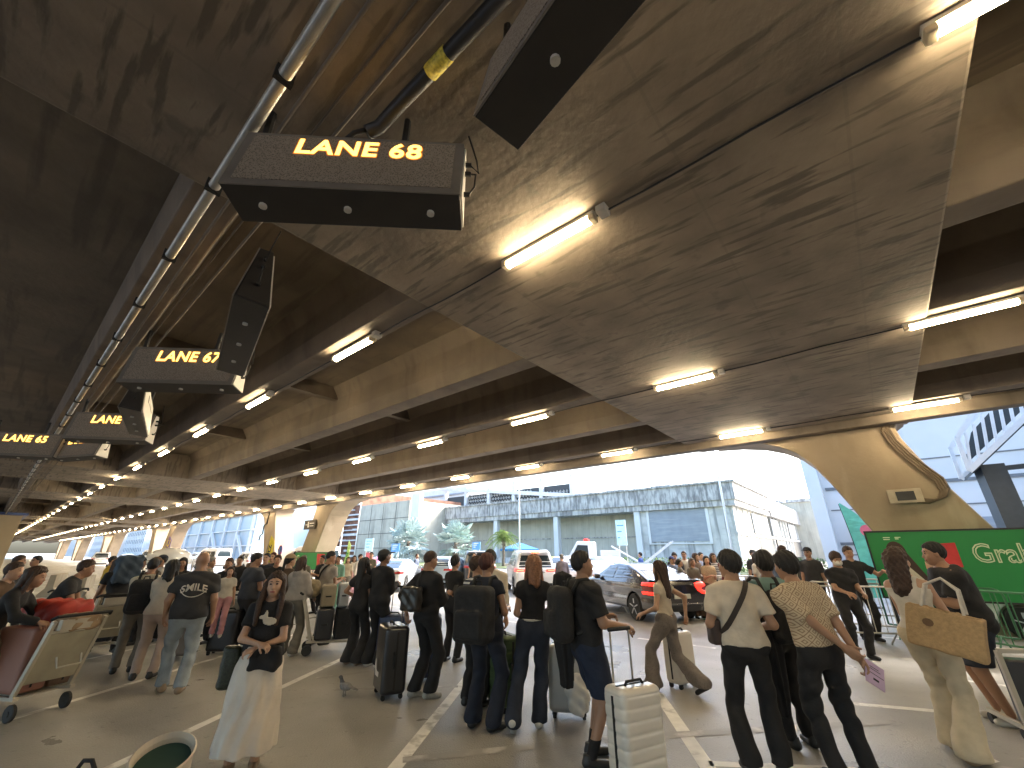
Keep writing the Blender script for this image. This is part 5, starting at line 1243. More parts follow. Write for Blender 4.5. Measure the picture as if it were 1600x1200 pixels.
def ik(a, b, l1, l2, pole):
    a, b, pole = map(lambda q: np.array(q, float), (a, b, pole)); d = b - a; L = np.linalg.norm(d); 
    if L > (l1 + l2) * .999: b = a + d / L * (l1 + l2) * .999; d = b - a; L = np.linalg.norm(d)
    x = (l1 * l1 - l2 * l2 + L * L) / (2 * L); hgt = math.sqrt(max(l1 * l1 - x * x, 0)); u = d / L; p = pole - u * (pole @ u); p /= max(np.linalg.norm(p), 1e-6)
    return a + u * x + p * hgt, b
NP = [0]
def person(x, y, h, az, label, sex='m', fat=1.0, lean=0.0, side=0.0, yaw=0.0, pitch=0.0, L='side', Rr='side', feet=None, dz=0.0,
           top=('tee', None), bot=('trousers', None), hair=('short', None), shoes=None, sk=S_M, vx=.015, group=None, z=0.0, twist=0.0, cutv=True, sleeve=.55, hem=.90, loose=.018, flare=None, botlen=.09, wrist=None, cap=None, sock=None):
    NP[0] += 1; seed = NP[0] * 1.7; s = h / 1.70; f_ = sex == 'f'; far = vx > .02
    sw = (.125 if f_ else .15) * (.5 + fat * .5); hipr = .135 if f_ else .125
    Rt = rot3(-lean, side, R(twist)); piv = np.array([0, 0, .95 + dz])
    def T(p): return (Rt @ (np.array(p, float) - [0, 0, .95])) + piv
    def Ti(P): return ((P - piv.astype(np.float32)) @ Rt.astype(np.float32)) + np.array([0, 0, .95], np.float32)
    feet = feet or ((-.11, 0, -10), (.11, .02, 10))
    legs = []
    for i, sg in ((0, -1), (1, 1)):
        fx, fy, fa = feet[i][:3]; fz = feet[i][3] if len(feet[i]) > 3 else 0
        hip = np.array([sg * .092, 0, .90 + dz]); fd = np.array([math.sin(R(fa)), math.cos(R(fa)), 0]); ank = np.array([fx, fy, .085 + fz])
        kn, ank = ik(hip, ank, .435, .415, fd + [0, 0, .001]); legs.append((hip, kn, ank, fd, fz, feet[i][4] if len(feet[i]) > 4 else 0))
    arms = []
    presets = {'side': (.25, .03, .82), 'front': (.06, .27, 1.10), 'phone': (.07, .30, 1.16), 'akimbo': (.16, .10, 1.02), 'back': (.07, -.17, .95), 'push': (.20, .42, 1.05), 'fold': (-.10, .19, 1.14), 'belly': (-.06, .20, 1.03), 'rail': (.22, .42, 1.06), 'up': (.18, .28, 1.32), 'hold': (.20, .28, .98)}
    for i, (sg, hd) in enumerate(((-1, L), (1, Rr))):
        curl = .5
        if isinstance(hd, str):
            q = presets[hd]; tg = T((sg * q[0], q[1], q[2])); curl = {'side': .45, 'phone': .8, 'front': .6, 'push': 1.2, 'back': .6, 'hold': 1.2, 'rail': 1.1}.get(hd, .6)
            pole = (sg * .9, -.5, -.25) if hd == 'akimbo' else (sg * .35, -.8, -.5)
            if hd == 'back': pole = (sg * 1.0, .1, -.1)
        else:
            tg = np.array(hd[:3], float); curl = hd[3] if len(hd) > 3 else .8; pole = hd[4] if len(hd) > 4 else (sg * .4, -.8, -.5)
        sh = T((sg * (sw + .022), 0, 1.362)); elb, wr = ik(sh, tg, .285, .25, pole); arms.append((sh, elb, wr, curl, sg))
    fm = .88 if f_ else 1.0
    def arm_f(P, g=0.0, k=.03):
        d = None
        for sh, e, wr, c, sg in arms:
            a = smin(rc(P, sh, e, .050 * fm * fat + g, .040 * fm * fat + g), rc(P, e, wr, .040 * fm * fat + g, .026 * fm + g), .02); d = a if d is None else np.minimum(d, a)
        return d
    def torso_f(P, g=0.0):
        q = Ti(P).copy(); q[:, 1] *= 1.42 / (.6 + .4 * fat)
        d = rc(q, (0, 0, 1.29), (0, 0, 1.12), (.138 if f_ else .155) * fat, (.118 if f_ else .142) * fat)
        d = smin(d, np.minimum(rc(q, (0, 0, 1.395), (-sw, 0, 1.350), .062, .050), rc(q, (0, 0, 1.395), (sw, 0, 1.350), .062, .050)), .08)
        d = smin(d, rc(q, (0, 0, 1.10), (0, 0, 1.0), (.120 if f_ else .142) * fat, (.135 if f_ else .145) * fat), .05)
        d = smin(d, rc(q, (-.05, -.01, .93), (.05, -.01, .93), hipr * fat, hipr * fat), .06)
        d = smin(d, rc(q, (0, 0, 1.38), (0, 0, 1.47), .075, .05), .05)
        if f_:
            for sg in (-1, 1): d = smin(d, np.linalg.norm(q - np.array([sg * .065, .085, 1.265], np.float32), axis=1) - .055, .04)
        return d * .85 - g
    hc = T((0, .012, 1.592)); Rh = Rt @ rot3(0, 0, 0)
    Rh = rot3(-lean * .35, side * .4, 0) @ rot3(0, 0, R(-yaw + twist)) @ rot3(R(pitch), 0, 0)
    def leg_f(P, r0, r1, r2, r3, k=.04):
        d = None
        for hip, kn, ank, fd, fz, tp in legs:
            a = smin(rc(P, hip, kn, r0, r1), rc(P, kn, ank, r2, r3), k * .6); d = a if d is None else smin(d, a, .02)
        return d
    def body_f(P):
        d = smin(torso_f(P), arm_f(P), .035); d = smin(d, leg_f(P, .082 * fat, .054, .052 * fat, .036), .04)
        return smin(d, rc(P, T((0, -.012, 1.42)), hc + Rh @ np.array([0, -.01, -.05]), .056 * fm, .050 * fm), .03)
    pts = [np.array(a[j]) for a in arms for j in range(3)] + [np.array(l[j]) for l in legs for j in range(3)] + [T((0, 0, 1.6)), T((sw, 0, 1.4)), T((-sw, 0, 1.4)), T((.2, .15, 1.2)), T((-.2, -.15, 1.2)), np.array([.2, .15, .9]), np.array([-.2, -.15, .9])]
    lo = np.min(pts, 0) - .14; hi = np.max(pts, 0) + .14
    Vs, Fs, Mi = [], [], []
    def addp(V, F, mi=0):
        k = sum(len(v) for v in Vs); Vs.append(V); Fs.append(F + k); Mi.append(np.full(len(F), mi) if np.isscalar(mi) else mi)
    V, F = nets(body_f, (lo[0], lo[1], .05), (hi[0], hi[1], float(hc[2]) - .02), vx * (1.0 if far else 1.15)); addp(V, F)
    # head in its own frame
    def head_f(q):
        d = el(q, (0, -.012, .025), (.076, .096, .094)); d = smin(d, el(q, (0, .022, -.045), (.060, .070, .072)), .035); d = smin(d, rc(q, (0, .045, -.085), (0, .055, -.088), .030, .026), .03)
        d = smin(d, rc(q, (0, .080, .012), (0, .100, -.028), .008, .013), .014); d = smin(d, rc(q, (-.032, .077, .032), (.032, .077, .032), .010), .014)
        for sg in (-1, 1):
            d = smax(d, -(np.linalg.norm(q - np.array([sg * .031, .100, .012], np.float32), axis=1) - .016), .012)
            d = smin(d, el(q, (sg * .031, .076, .010), (.014, .012, .010)), .006)
            d = smin(d, el(q, (sg * .076, -.008, -.002), (.010, .020, .032)), .008); d = smin(d, el(q, (sg * .040, .062, -.03), (.022, .02, .024)), .02)
        d = smin(d, rc(q, (-.016, .089, -.058), (.016, .089, -.058), .007), .006); d = smin(d, rc(q, (-.012, .088, -.068), (.012, .088, -.068), .007), .006)
        return smin(d, rc(q, (0, -.02, -.06), (0, -.025, -.16), .052 * fm, .054 * fm), .025)
    hv = .018 if far else (.0075 if vx < .016 else .010)
    V, F = nets(head_f, (-.1, -.13, -.15), (.1, .135, .14), hv); c = V[F].mean(1)
    mi = np.zeros(len(F), int); ax_, fr = np.abs(c[:, 0]), c[:, 1] > .055
    mi[fr & (np.abs(ax_ - .031) < .011) & (np.abs(c[:, 2] - .011) < .0042)] = 2
    mi[fr & (np.abs(ax_ - .033) < .017) & (np.abs(c[:, 2] - .036 + ax_ * .05) < .0036)] = 1
    mi[fr & (ax_ < .022) & (c[:, 2] < -.053) & (c[:, 2] > -.074) & (c[:, 1] > .08)] = 3
    addp(V @ Rh.T + hc, F, mi)
    # hands: palm, four fingers of different length, thumb leaving the side
    for sh, e, wr, curl, sg in arms:
        d = (wr - e) / np.linalg.norm(wr - e); hd = d.copy()
        if abs(hd[2]) > .6: nrm = np.array([-sg, .35, 0.])
        else: nrm = np.array([-sg * .55, 0, -.9])
        nrm = nrm - d * (nrm @ d); nrm /= np.linalg.norm(nrm); sd_ = np.cross(d, nrm) * -sg   # towards the thumb
        B = np.stack([sd_, d, nrm], 1)     # columns: thumb side, along, palm-out
        fl = [(.030, .072), (.010, .080), (-.010, .075), (-.029, .060)]; hvx = .014 if far else (.0062 if vx < .016 else .0085)
        segs = []
        for j, (ox, ln_) in enumerate(fl):
            p = np.array([ox, .088, 0.]); a = .15 + curl * .35 + .05 * j; sp = (ox) * 1.2
            for k in range(3):
                l_ = ln_ * (.44, .32, .24)[k]; q = p + l_ * np.array([math.sin(sp), math.cos(a), math.sin(a)]); segs.append((p.copy(), q.copy(), .0092 - .0008 * k - (.001 if j == 3 else 0), .0086 - .001 * k)); p = q; a += curl * (.75 + .04 * j)
        tp = np.array([.026, .028, .006]); t1 = tp + [.026, .028, .012 + curl * .006]; t2 = t1 + [.006, .027, .012 + curl * .012]
        def hf(q):
            w_ = q.copy(); w_[:, 2] *= 1.55
            dd = rc(w_, (.014, .03, 0), (.017, .080, 0), .030, .026); dd = smin(dd, rc(w_, (-.014, .03, 0), (-.019, .076, 0), .028, .024), .02) * .8
            dd = smin(dd, rc(q, (0, -.05, 0), (0, .012, 0), .028, .025), .02)
            for a, b, r1, r2 in segs: dd = smin(dd, rc(q, a, b, r1, r2), .004)
            dd = smin(dd, rc(q, tp, t1, .014, .011), .008); return smin(dd, rc(q, t1, t2, .0105, .009), .004)
        V, F = nets(hf, (-.06, -.06, -.045), (.08, .19, .12), hvx); V = V * fm
        Vw = V @ B.T + wr
        if np.linalg.det(B) < 0: F = F[:, ::-1]
        addp(Vw, F)
    V = np.concatenate(Vs) * s; F = np.concatenate(Fs); mi = np.concatenate(Mi)
    skm = skin(sk)
    o = link('person', np_mesh('person', V, F, mi), [skm, browm, eyem, lipm], None, (x, y, z), -R(az)); tag(o, label, 'person', group)
    def part(nm, f, lo_, hi_, m, v=vx, xf=None):
        V, F = nets(f, lo_, hi_, v)
        if not len(F): return None
        if xf is not None: V = V @ xf[0].T + xf[1]
        return link(nm, np_mesh(nm, V * s, F), m, o)
    def fold(P, a=.005):
        if vx < .02: a = a * 1.5
        ph = P[:, 0] * 17 + P[:, 2] * 24 * (1 if seed % 2 > 1 else -1) + 3 * np.sin(P[:, 2] * 6 + seed) + seed
        a2 = a * .9 * (1 - 2 * np.abs(np.sin(ph * .55 + 1.3 * np.sin(P[:, 1] * 9 + P[:, 2] * 5)))) * np.clip(.6 + .6 * np.sin(P[:, 2] * 8 + seed * 3), 0, 1)
        return a2 + a * .7 * (np.sin(P[:, 2] * 34 + 5 * np.sin(P[:, 0] * 9 + seed) + seed) * .5 + np.sin(P[:, 0] * 23 + P[:, 2] * 15 + seed * 2) * .6 + .5 * np.sin(P[:, 1] * 31 - P[:, 2] * 21 + seed))
    lz = lo.copy(); hz = hi.copy()
    # trousers, shorts or skirt
    kind, bm_ = bot
    if kind in ('trousers', 'shorts'):
        fl_ = (flare if flare > .09 else flare) * (.86 if flare > .09 else 1) if flare is not None else .066
        r = (.098 * fat, .074, .072, fl_) if kind == 'trousers' else (.105 * fat, .105, .10, .09)
        cut = botlen if kind == 'trousers' else .50
        def bf(P):
            d = leg_f(P, *r); q = Ti(P).copy(); q[:, 1] *= 1.38 / (.6 + .4 * fat)
            hp = smin(rc(q, (-.05, -.01, .93), (.05, -.01, .93), (hipr + .014) * fat, (hipr + .014) * fat), rc(q, (0, 0, .96), (0, 0, 1.03), .145 * fat, .135 * fat), .05) * .85
            d = smin(d, hp, .05); d = d + fold(P, .006 if kind == 'trousers' else .007); d = smax(d, q[:, 2] - 1.035, .006)
            if kind == 'shorts': return smax(d, cut - P[:, 2], .006)
            m = None
            for hip, kn, ank, fd, fz, tp in legs:
                pass
            return smax(d, cut - .02 - P[:, 2] + np.where(np.linalg.norm(P - legs[0][2].astype(np.float32), axis=1) < np.linalg.norm(P - legs[1][2].astype(np.float32), axis=1), legs[0][4], legs[1][4]), .006)
        part('trousers' if kind == 'trousers' else 'shorts', bf, (lz[0], lz[1], .04), (hz[0], hz[1], 1.12), bm_)
    elif kind == 'skirt':
        cx, cy = (legs[0][2] + legs[1][2])[:2] / 2
        def bf(P):
            z_ = P[:, 2]; tt = np.clip((1.02 - z_) / .9, 0, 1); ang = np.arctan2(P[:, 1] - cy * tt, P[:, 0] - cx * tt)
            rad = np.interp(z_, [.1, .3, .6, .86, .95, 1.02], [.285, .262, .238, .215, .19, .155]) + (.012 * tt + .002) * np.sin(ang * 11 + 2 * np.sin(z_ * 7)) + .008 * np.sin(ang * 5 + z_ * 9)
            d = (np.hypot(P[:, 0] - cx * tt, (P[:, 1] - cy * tt) * 1.06) - rad) * .8
            return smax(smax(d, z_ - 1.03, .01), botlen + .012 * np.sin(ang * 7) - z_, .006)
        part('skirt', bf, (-.34 + cx, -.34 + cy, .04), (.34 + cx, .34 + cy, 1.1), bm_)
    # top
    kind, tm = top
    lz_, hz_ = lo, hi
    if kind:
        slv = sleeve; g = loose
        def tf(P):
            d = torso_f(P, g); q = Ti(P)
            for sh, e, wr, c, sg in arms:
                if slv <= 0: continue
                if slv <= 1:
                    ep = sh + (e - sh) * slv; dd = rc(P, sh, e, .056 * fm * fat + g * .8, .053 * fm * fat + g * .9); u_ = (e - sh) / np.linalg.norm(e - sh); dd = smax(dd, (P - ep.astype(np.float32)) @ u_.astype(np.float32), .006)
                else:
                    ep = e + (wr - e) * (slv - 1); dd = smin(rc(P, sh, e, .056 * fm * fat + g * .7, .05 * fm * fat + g * .7), rc(P, e, ep, .05 * fm * fat + g * .7, .036 + g * .5), .02)
                d = smin(d, dd, .03)
            nk = el(q, (0, .035, 1.475), (.075, .085, .055))
            d = smax(d, -nk, .006) if kind != 'hood' else smin(d, el(q, (0, -.085, 1.43), (.10, .055, .075)), .03)
            d = d + fold(P, .006 if not f_ else .004)
            if kind == 'tank':
                d = smax(d, q[:, 2] - 1.34 - .0 * q[:, 0], .006); d = np.minimum(d, smax(np.abs(np.abs(q[:, 0]) - .085) - .018, torso_f(P, g * .6), .004) + np.where(q[:, 2] > 1.45, 1., 0) + np.where(q[:, 2] < 1.28, 1., 0))
            d = smax(d, q[:, 2] - 1.462 + .30 * np.maximum(np.abs(q[:, 0]) - .07, 0), .014) if kind != 'hood' else d
            return smax(d, hem - q[:, 2] + .006 * np.sin(q[:, 0] * 20 + seed), .006)
        part('shirt' if kind in ('tee', 'tank') else 'jacket', tf, (lz_[0], lz_[1], .55), (hz_[0], hz_[1], 1.62 + dz), tm)
    # hair, in the head frame
    hk, hm = hair[0], hair[1] or HB; hl = hair[2] if len(hair) > 2 else .3
    def hairline(q): return np.interp(q[:, 1], [-.12, -.06, -.025, .005, .035, .065, .10], [-.085, -.075, -.02, .0, .035, .062, .078])
    def nz(q, a=.0035): ag = np.arctan2(q[:, 0], -q[:, 1] + .04); return a * (np.sin(ag * 19 + 4 * np.sin(q[:, 2] * 14 + seed)) + .7 * np.sin(ag * 33 + q[:, 2] * 25 + seed) + .5 * np.sin(q[:, 0] * 60 + q[:, 2] * 45 + seed * 3))
    thick = {'short': .013, 'crew': .006, 'mop': .020, 'long': .016, 'pony': .012, 'fringe': .022, 'bun': .012}.get(hk, .012)
    if hk != 'bald':
        def hf(q):
            d = el(q, (0, -.014, .028), (.076 + thick, .096 + thick, .094 + thick * 1.25)) + nz(q, .0010 if hk == 'crew' else .0035)
            hl_ = hairline(q) - (.018 if hk in ('mop', 'fringe') else 0) - (.012 * (hk == 'mop')); d = d + .011 * np.exp(-np.maximum(q[:, 2] - hl_, 0) / .016); d = smax(d, hl_ - q[:, 2], .006)
            if hk == 'long':
                w = q.copy(); w[:, 1] = w[:, 1] * 1.5; kx = .03
                d = smin(d, rc(w, (0, -.10, .02), (0, -.155, -hl * .8), .092, .070), .03); d = smax(d, -hl - .03 * np.sin(q[:, 0] * 40) - q[:, 2], .01)
                for sg in (-1, 1): d = smin(d, rc(q, (sg * .078, .0, .03), (sg * .092, .028 if hl > .25 else -.02, -min(hl * .85, .36)), .022, .030), .015)
                if hl >= .42:
                    for sg in (-1, 1):
                        a1, a2, a3 = (sg * .082, .015, .01), (sg * .105, .075, -.16), (sg * .098, .118, -.36)
                        d = smin(d, np.minimum(rc(q, a1, a2, .026, .030), rc(q, a2, a3, .030, .022)), .02)
                d = d + nz(q, .0022)
            if hk == 'curly':
                d = smin(d, rc(q, (0, -.06, .0), (0, -.07, -hl), .095, .085), .04) + .010 * np.sin(q[:, 0] * 90) * np.sin(q[:, 1] * 90) * np.sin(q[:, 2] * 70)
            if hk == 'pony': d = smin(d, rc(q, (0, -.10, .02), (0, -.13, -hl), .03, .018), .02)
            if hk == 'bun': d = smin(d, el(q, (0, -.115, .05), (.035, .035, .035)), .015)
            return d
        zlo = -hl - .12 if hk in ('long', 'pony', 'curly') else -.13
        part('hair', hf, (-.17, -.26, zlo), (.17, .14, .18), hm, v=(.02 if far else (.009 if hk in ('long', 'curly') else .0085)), xf=(Rh, hc))
    if cap:
        def cf(q):
            d = smax(el(q, (0, -.012, .040), (.094, .114, .098)), .048 - q[:, 2], .006); b = rbox(q, (0, .125, .058), (.070, .075, .008), .006); b = smax(b, np.hypot(q[:, 0], q[:, 1] - .09) - .105, .004)
            return smin(d, b, .01)
        part('cap', cf, (-.12, -.15, .02), (.12, .23, .17), cap, v=(.014 if far else .008), xf=(Rh, hc))
    # shoes
    for hip, kn, ank, fd, fz, tp in legs:
        rx = np.array([fd[1], -fd[0], 0]); Rf = np.stack([rx, fd, [0, 0, 1]], 1) @ rot3(R(-tp), 0, 0); base = ank - Rf @ np.array([0, 0, .085])
        def sf(q):
            w_ = q.copy(); d = rc(w_ * np.array([1, 1, 1.15], np.float32), (0, -.045, .045), (0, .125, .035), .042, .036); d = smin(d, rc(q, (0, -.03, .05), (0, -.035, .10), .042, .040), .03); return smax(smax(d, -q[:, 2], .004), q[:, 2] - .105, .004)
        sho = part('shoe', sf, (-.07, -.11, -.01), (.07, .19, .13), shoes or SH_K, v=(.02 if far else .011), xf=(Rf, base))
        if sock: part('sock', lambda P: smax(rc(P, kn, ank, .057, .045), P[:, 2] - .21, .004), (ank[0] - .12, ank[1] - .12, .06), (ank[0] + .12, ank[1] + .12, .25), sock, v=.014)
    Mw = np.array([[math.cos(R(az)), math.sin(R(az)), 0], [-math.sin(R(az)), math.cos(R(az)), 0], [0, 0, 1]])
    def to_world(p): return tuple(Mw @ (np.array(p, float) * s) + [x, y, z])
    return dict(o=o, T=lambda p: to_world(T(p)), Wp=to_world, wr=[to_world(a[2]) for a in arms], az=az, s=s, lean=lean, Tl=T, torso=torso_f, arms=arms, Ti=Ti)

def backpack(p, label, size=(.34, .20, .50), m=None, z=1.13, off=.0, gap=.155, drop=0):
    o = empty('backpack', (0, 0, 0)); tag(o, label, 'backpack'); c = p['T']((off, -gap - size[1] / 2, z)); o.location = c; o.rotation_euler = (-p['lean'], 0, -R(p['az']))
    sx, sy, sz = size
    def f(P):
        d = rbox(P, (0, 0, 0), (sx / 2, sy / 2, sz / 2), .08); d = smin(d, rbox(P, (0, -sy / 2 - .01, -sz * .16), (sx * .36, .035, sz * .24), .03), .02); return d + .004 * np.sin(P[:, 0] * 40 + P[:, 2] * 13) * np.sin(P[:, 2] * 33)
    V, F = nets(f, (-sx / 2 - .03, -sy / 2 - .08, -sz / 2 - .03), (sx / 2 + .03, sy / 2 + .03, sz / 2 + .03), .015); link('sack', np_mesh('sack', V, F), m or fab, o)
    mb = MB(); seg(mb, (-.04, sy / 2 - .04, sz / 2 - .01), (-.03, sy / 2 - .04, sz / 2 + .04), (.03, sy / 2 - .04, sz / 2 + .04), (.04, sy / 2 - .04, sz / 2 - .01), r=.009); mb.obj('carry_loop', M['cable'], o)
    mb = MB()
    for sg in (-1, 1):
        x_ = sg * .105; g = gap + sy / 2
        mb.tube([(x_, sy / 2 - .02, sz * .36), (x_, sy / 2 + .06, 1.455 - z), (x_, g, 1.462 - z), (x_ * 1.1, g + .115, 1.38 - z), (x_ * 1.25, g + .135, 1.25 - z), (x_ * 1.5, g + .06, 1.08 - z), (x_ * 1.4, sy / 2, 1.0 - z)], .020, 6)
    mb.obj('strap', M['cable'], o, smooth=True)
    return o
def strap(p, label, m, up=(-.09, 1.47), dn=(.17, 1.0), r=.018, front=False, name='crossbody_strap', wd=.045):
    """a flat strap lying over the back and chest from one shoulder to the other hip"""
    pts = []; mb = MB(); ins = p['torso']
    for sgn in (-1, 1):
        row = []
        for i in range(15):
            t_ = i / 14; xx = up[0] + (dn[0] - up[0]) * t_; zz = up[1] + (dn[1] - up[1]) * t_
            ys = np.linspace(0, .3, 61); q = np.array([p['Tl']((xx, sgn * yy, zz)) for yy in ys], np.float32); d = ins(q, .024)
            k = int(np.argmax(d > 0)); row.append(np.array(p['Tl']((xx, sgn * (ys[k] + .012), zz))))
        vs = []
        dx = np.array([up[1] - dn[1], 0, dn[0] - up[0]]); dx = dx / np.linalg.norm(dx) * wd / 2
        for q in row: vs += [q - dx, q + dx, q - dx + np.array([0, sgn * .006, 0]), q + dx + np.array([0, sgn * .006, 0])]
        fs = []
        for i in range(14):
            a = i * 4; b = a + 4; fs += [(a, a + 1, b + 1, b), (a + 2, b + 2, b + 3, a + 3), (a, b, b + 2, a + 2), (a + 1, a + 3, b + 3, b + 1)]
        mb.add([v * p['s'] for v in vs], fs)
    o = mb.obj(name, m, None); o.location = p['o'].location; o.rotation_euler = p['o'].rotation_euler; tag(o, label, 'strap'); return o
def phone(p, which, label, d=(0, .07, .05), tilt=50):
    w_ = p['wr'][which]; az = R(p['az']); off = Vector((d[0] * math.cos(az) + d[1] * math.sin(az), -d[0] * math.sin(az) + d[1] * math.cos(az), d[2]))
    o = MB().box(-.036, .036, -.075, .075, -.004, .004).obj('phone', M['black'], None, bevel=.003); o.location = Vector(w_) + off; o.rotation_euler = (R(tilt), 0, -az); tag(o, label, 'phone'); return o
# ================================================================ the cast, near to far
# woman in the long cream skirt
p = person(-2.32, 4.50, 1.53, 168, 'woman in long cream skirt and black printed top, arms folded at her waist', 'f', vx=.013, yaw=-4, L=(.02, .20, 1.03, .9, (-.9, -.3, -.2)), Rr=(-.03, .24, 1.07, .9, (.9, -.3, -.2)),
           top=('tee', BLK), bot=('skirt', mat('cream skirt', (.70, .63, .55), .8, .08, 5, .3, 30)), hair=('long', HBR, .44), sk=S_L, hem=.93, loose=.022, sleeve=.6, botlen=.17, shoes=SH_T)
V, F = nets(lambda P: np.maximum(smin(el(P, (-.02, 0, 0), (.060, .03, .034)), smin(el(P, (.045, 0, .035), (.035, .03, .018)), el(P, (.02, 0, .062), (.014, .03, .03)), .02), .02), np.abs(P[:, 1]) - .006), (-.12, -.03, -.08), (.12, .03, .12), .008)
pr = link('shirt_print', np_mesh('print', V, F), CRM, p['o']); pr.location = (-.03, .146, 1.135)
bag(tuple(Vector(p['Wp']((.28, .0, .66)))), (.15, .12, .34), mat('green black handbag', (.02, .025, .012), .35, .5, 60, .5, 80), 'dark quilted shoulder bag hanging at the hip of the woman in the cream skirt', .3, .006, 'handbag', 'handbag', vox=.014)
o = bag(tuple(Vector(p['Wp']((-.08, .15, .83)))), (.26, .12, .20), BLK, 'black jacket bundled over the arm of the woman in the cream skirt', .2, .014, 'jacket', 'folded_jacket', vox=.014)
# bald man, printed tee
p = person(-4.56, 6.62, 1.72, -28, 'bald man in black printed T-shirt and light jeans seen from behind', 'm', 1.16, vx=.014, yaw=-22, pitch=-8, top=('tee', BLK2), bot=('trousers', JEA), hair=('bald', None), shoes=SH_T, hem=.86, loose=.030, flare=.076,
           feet=((-.10, .10, -20), (.12, -.08, 10)), L=(-.28, .10, .88), Rr=(.28, .08, .86), sk=S_M, sleeve=.7)
bvh = BVHTree.FromPolygons([v.co[:] for v in [c for c in p['o'].children if c.name.startswith('shirt')][0].data.vertices], [f.vertices[:] for f in [c for c in p['o'].children if c.name.startswith('shirt')][0].data.polygons])
def wrap_text(txt, size, cx, cz, m, parent, bvh, arc=0.0, bold=.004, side=-1, sx=1.0):
    me = text_mesh(txt, size, 0.0, bold); 
    for v in me.vertices:
        x_, z_ = v.co.x * sx, v.co.y; px_ = cx + (x_ if side < 0 else -x_); pz = cz + z_ - arc * x_ * x_
        h_ = bvh.ray_cast(Vector((px_, side * 1.0, pz)), Vector((0, -side, 0)))[0]
        v.co = (px_, (h_.y if h_ is not None else side * .14) + side * .006, pz)
    o = link('shirt_lettering', me, m, parent); sl_ = o.modifiers.new('solid', 'SOLIDIFY'); sl_.thickness = .002; return o
wrap_text('SMILE', .125, 0.0, 1.27, WHT, p['o'], bvh, 1.5, .003, -1)
ring = MB(); pts = []
for i in range(13):
    a = math.pi * (1.12 + .76 * i / 12); px_, pz = .17 * math.cos(a), 1.30 + .15 * math.sin(a); h_ = bvh.ray_cast(Vector((px_, -1, pz)), Vector((0, 1, 0)))[0]; pts.append((px_, (h_.y if h_ is not None else -.14) - .004, pz))
ring.tube(pts, .006, 5); ring.obj('shirt_print', WHT, p['o'])
person(-5.45, 7.25, 1.60, -20, 'person in pale jacket half hidden behind the bald man', 'f', vx=.02, top=('jacket', CRM), sleeve=1.9, bot=('trousers', mat('pale pink pants', (.42, .33, .28), .8)), hair=('long', HB, .2), shoes=SH_K, L='push', Rr='push', loose=.03)
p2 = person(-6.05, 7.6, 1.62, -30, 'person with black backpack left of the bald man', 'm', vx=.024, top=('jacket', CRM), sleeve=1.9, bot=('trousers', GRT), hair=('short', HB), loose=.03, L='phone', Rr='side'); backpack(p2, 'black backpack on the person left of the bald man')
person(-5.22, 8.4, 1.12, 150, 'child in white top and pink trousers behind the bald man', 'f', vx=.02, top=('tee', WHT), bot=('trousers', PNK), hair=('long', HBR, .2), shoes=SH_W, feet=((-.1, .1, 0), (.1, -.1, 0)), sk=S_L, z=.35)
# man in black with the phone
p = person(-1.17, 6.42, 1.73, 38, 'man with cropped hair in black clothes looking at his phone', 'm', 1.02, vx=.014, yaw=14, pitch=-14, L=(-.27, -.12, .93, 1.2), Rr=(.07, .32, 1.16, .9), top=('tee', BLK), sleeve=1.55, hem=.84, loose=.026, bot=('trousers', BLK), flare=.085, hair=('crew', HBR), shoes=SH_G, sk=S_M, feet=((-.09, -.04, 20), (.11, .04, 35)))
phone(p, 1, 'phone held by the man with cropped hair', (.02, .10, .04), 60)
bag(p['T']((-.05, -.24, .98)), (.34, .12, .30), mat('black leather tote', (.022, .02, .018), .35, .3, 8), 'slouchy black leather shoulder bag on the back of the man with cropped hair', -R(38), .01, 'bag', 'shoulder_bag', vox=.014)
strap(p, 'thin black strap of the leather shoulder bag', BLK2, (-.06, 1.47), (-.06, 1.1), wd=.03)
person(-1.05, 8.3, 1.66, 30, 'dark-haired woman hidden behind the man with cropped hair', 'f', vx=.02, top=('tee', BLK), bot=('trousers', BLK), hair=('short', HB), L='phone', Rr='phone')
# couple in black
p = person(-2.66, 8.12, 1.62, 25, 'woman with very long black hair in wide black trousers, hand on hip', 'f', vx=.014, lean=.0, L='akimbo', Rr='phone', top=('tee', BLK), bot=('trousers', BLK), flare=.15, botlen=.05, hair=('long', HB, .46), shoes=SH_T, sk=S_M)
p = person(-2.28, 7.98, 1.76, 30, 'man in dark cap and black long-sleeved shirt beside the long-haired woman', 'm', vx=.014, yaw=10, pitch=8, L='hold', Rr='phone', top=('jacket', BLK), sleeve=1.9, loose=.028, hem=.80, bot=('trousers', BLK), flare=.12, botlen=.06, hair=('short', HB), cap=mat('dark cap', (.03, .032, .036), .8), shoes=SH_W, sk=S_D)
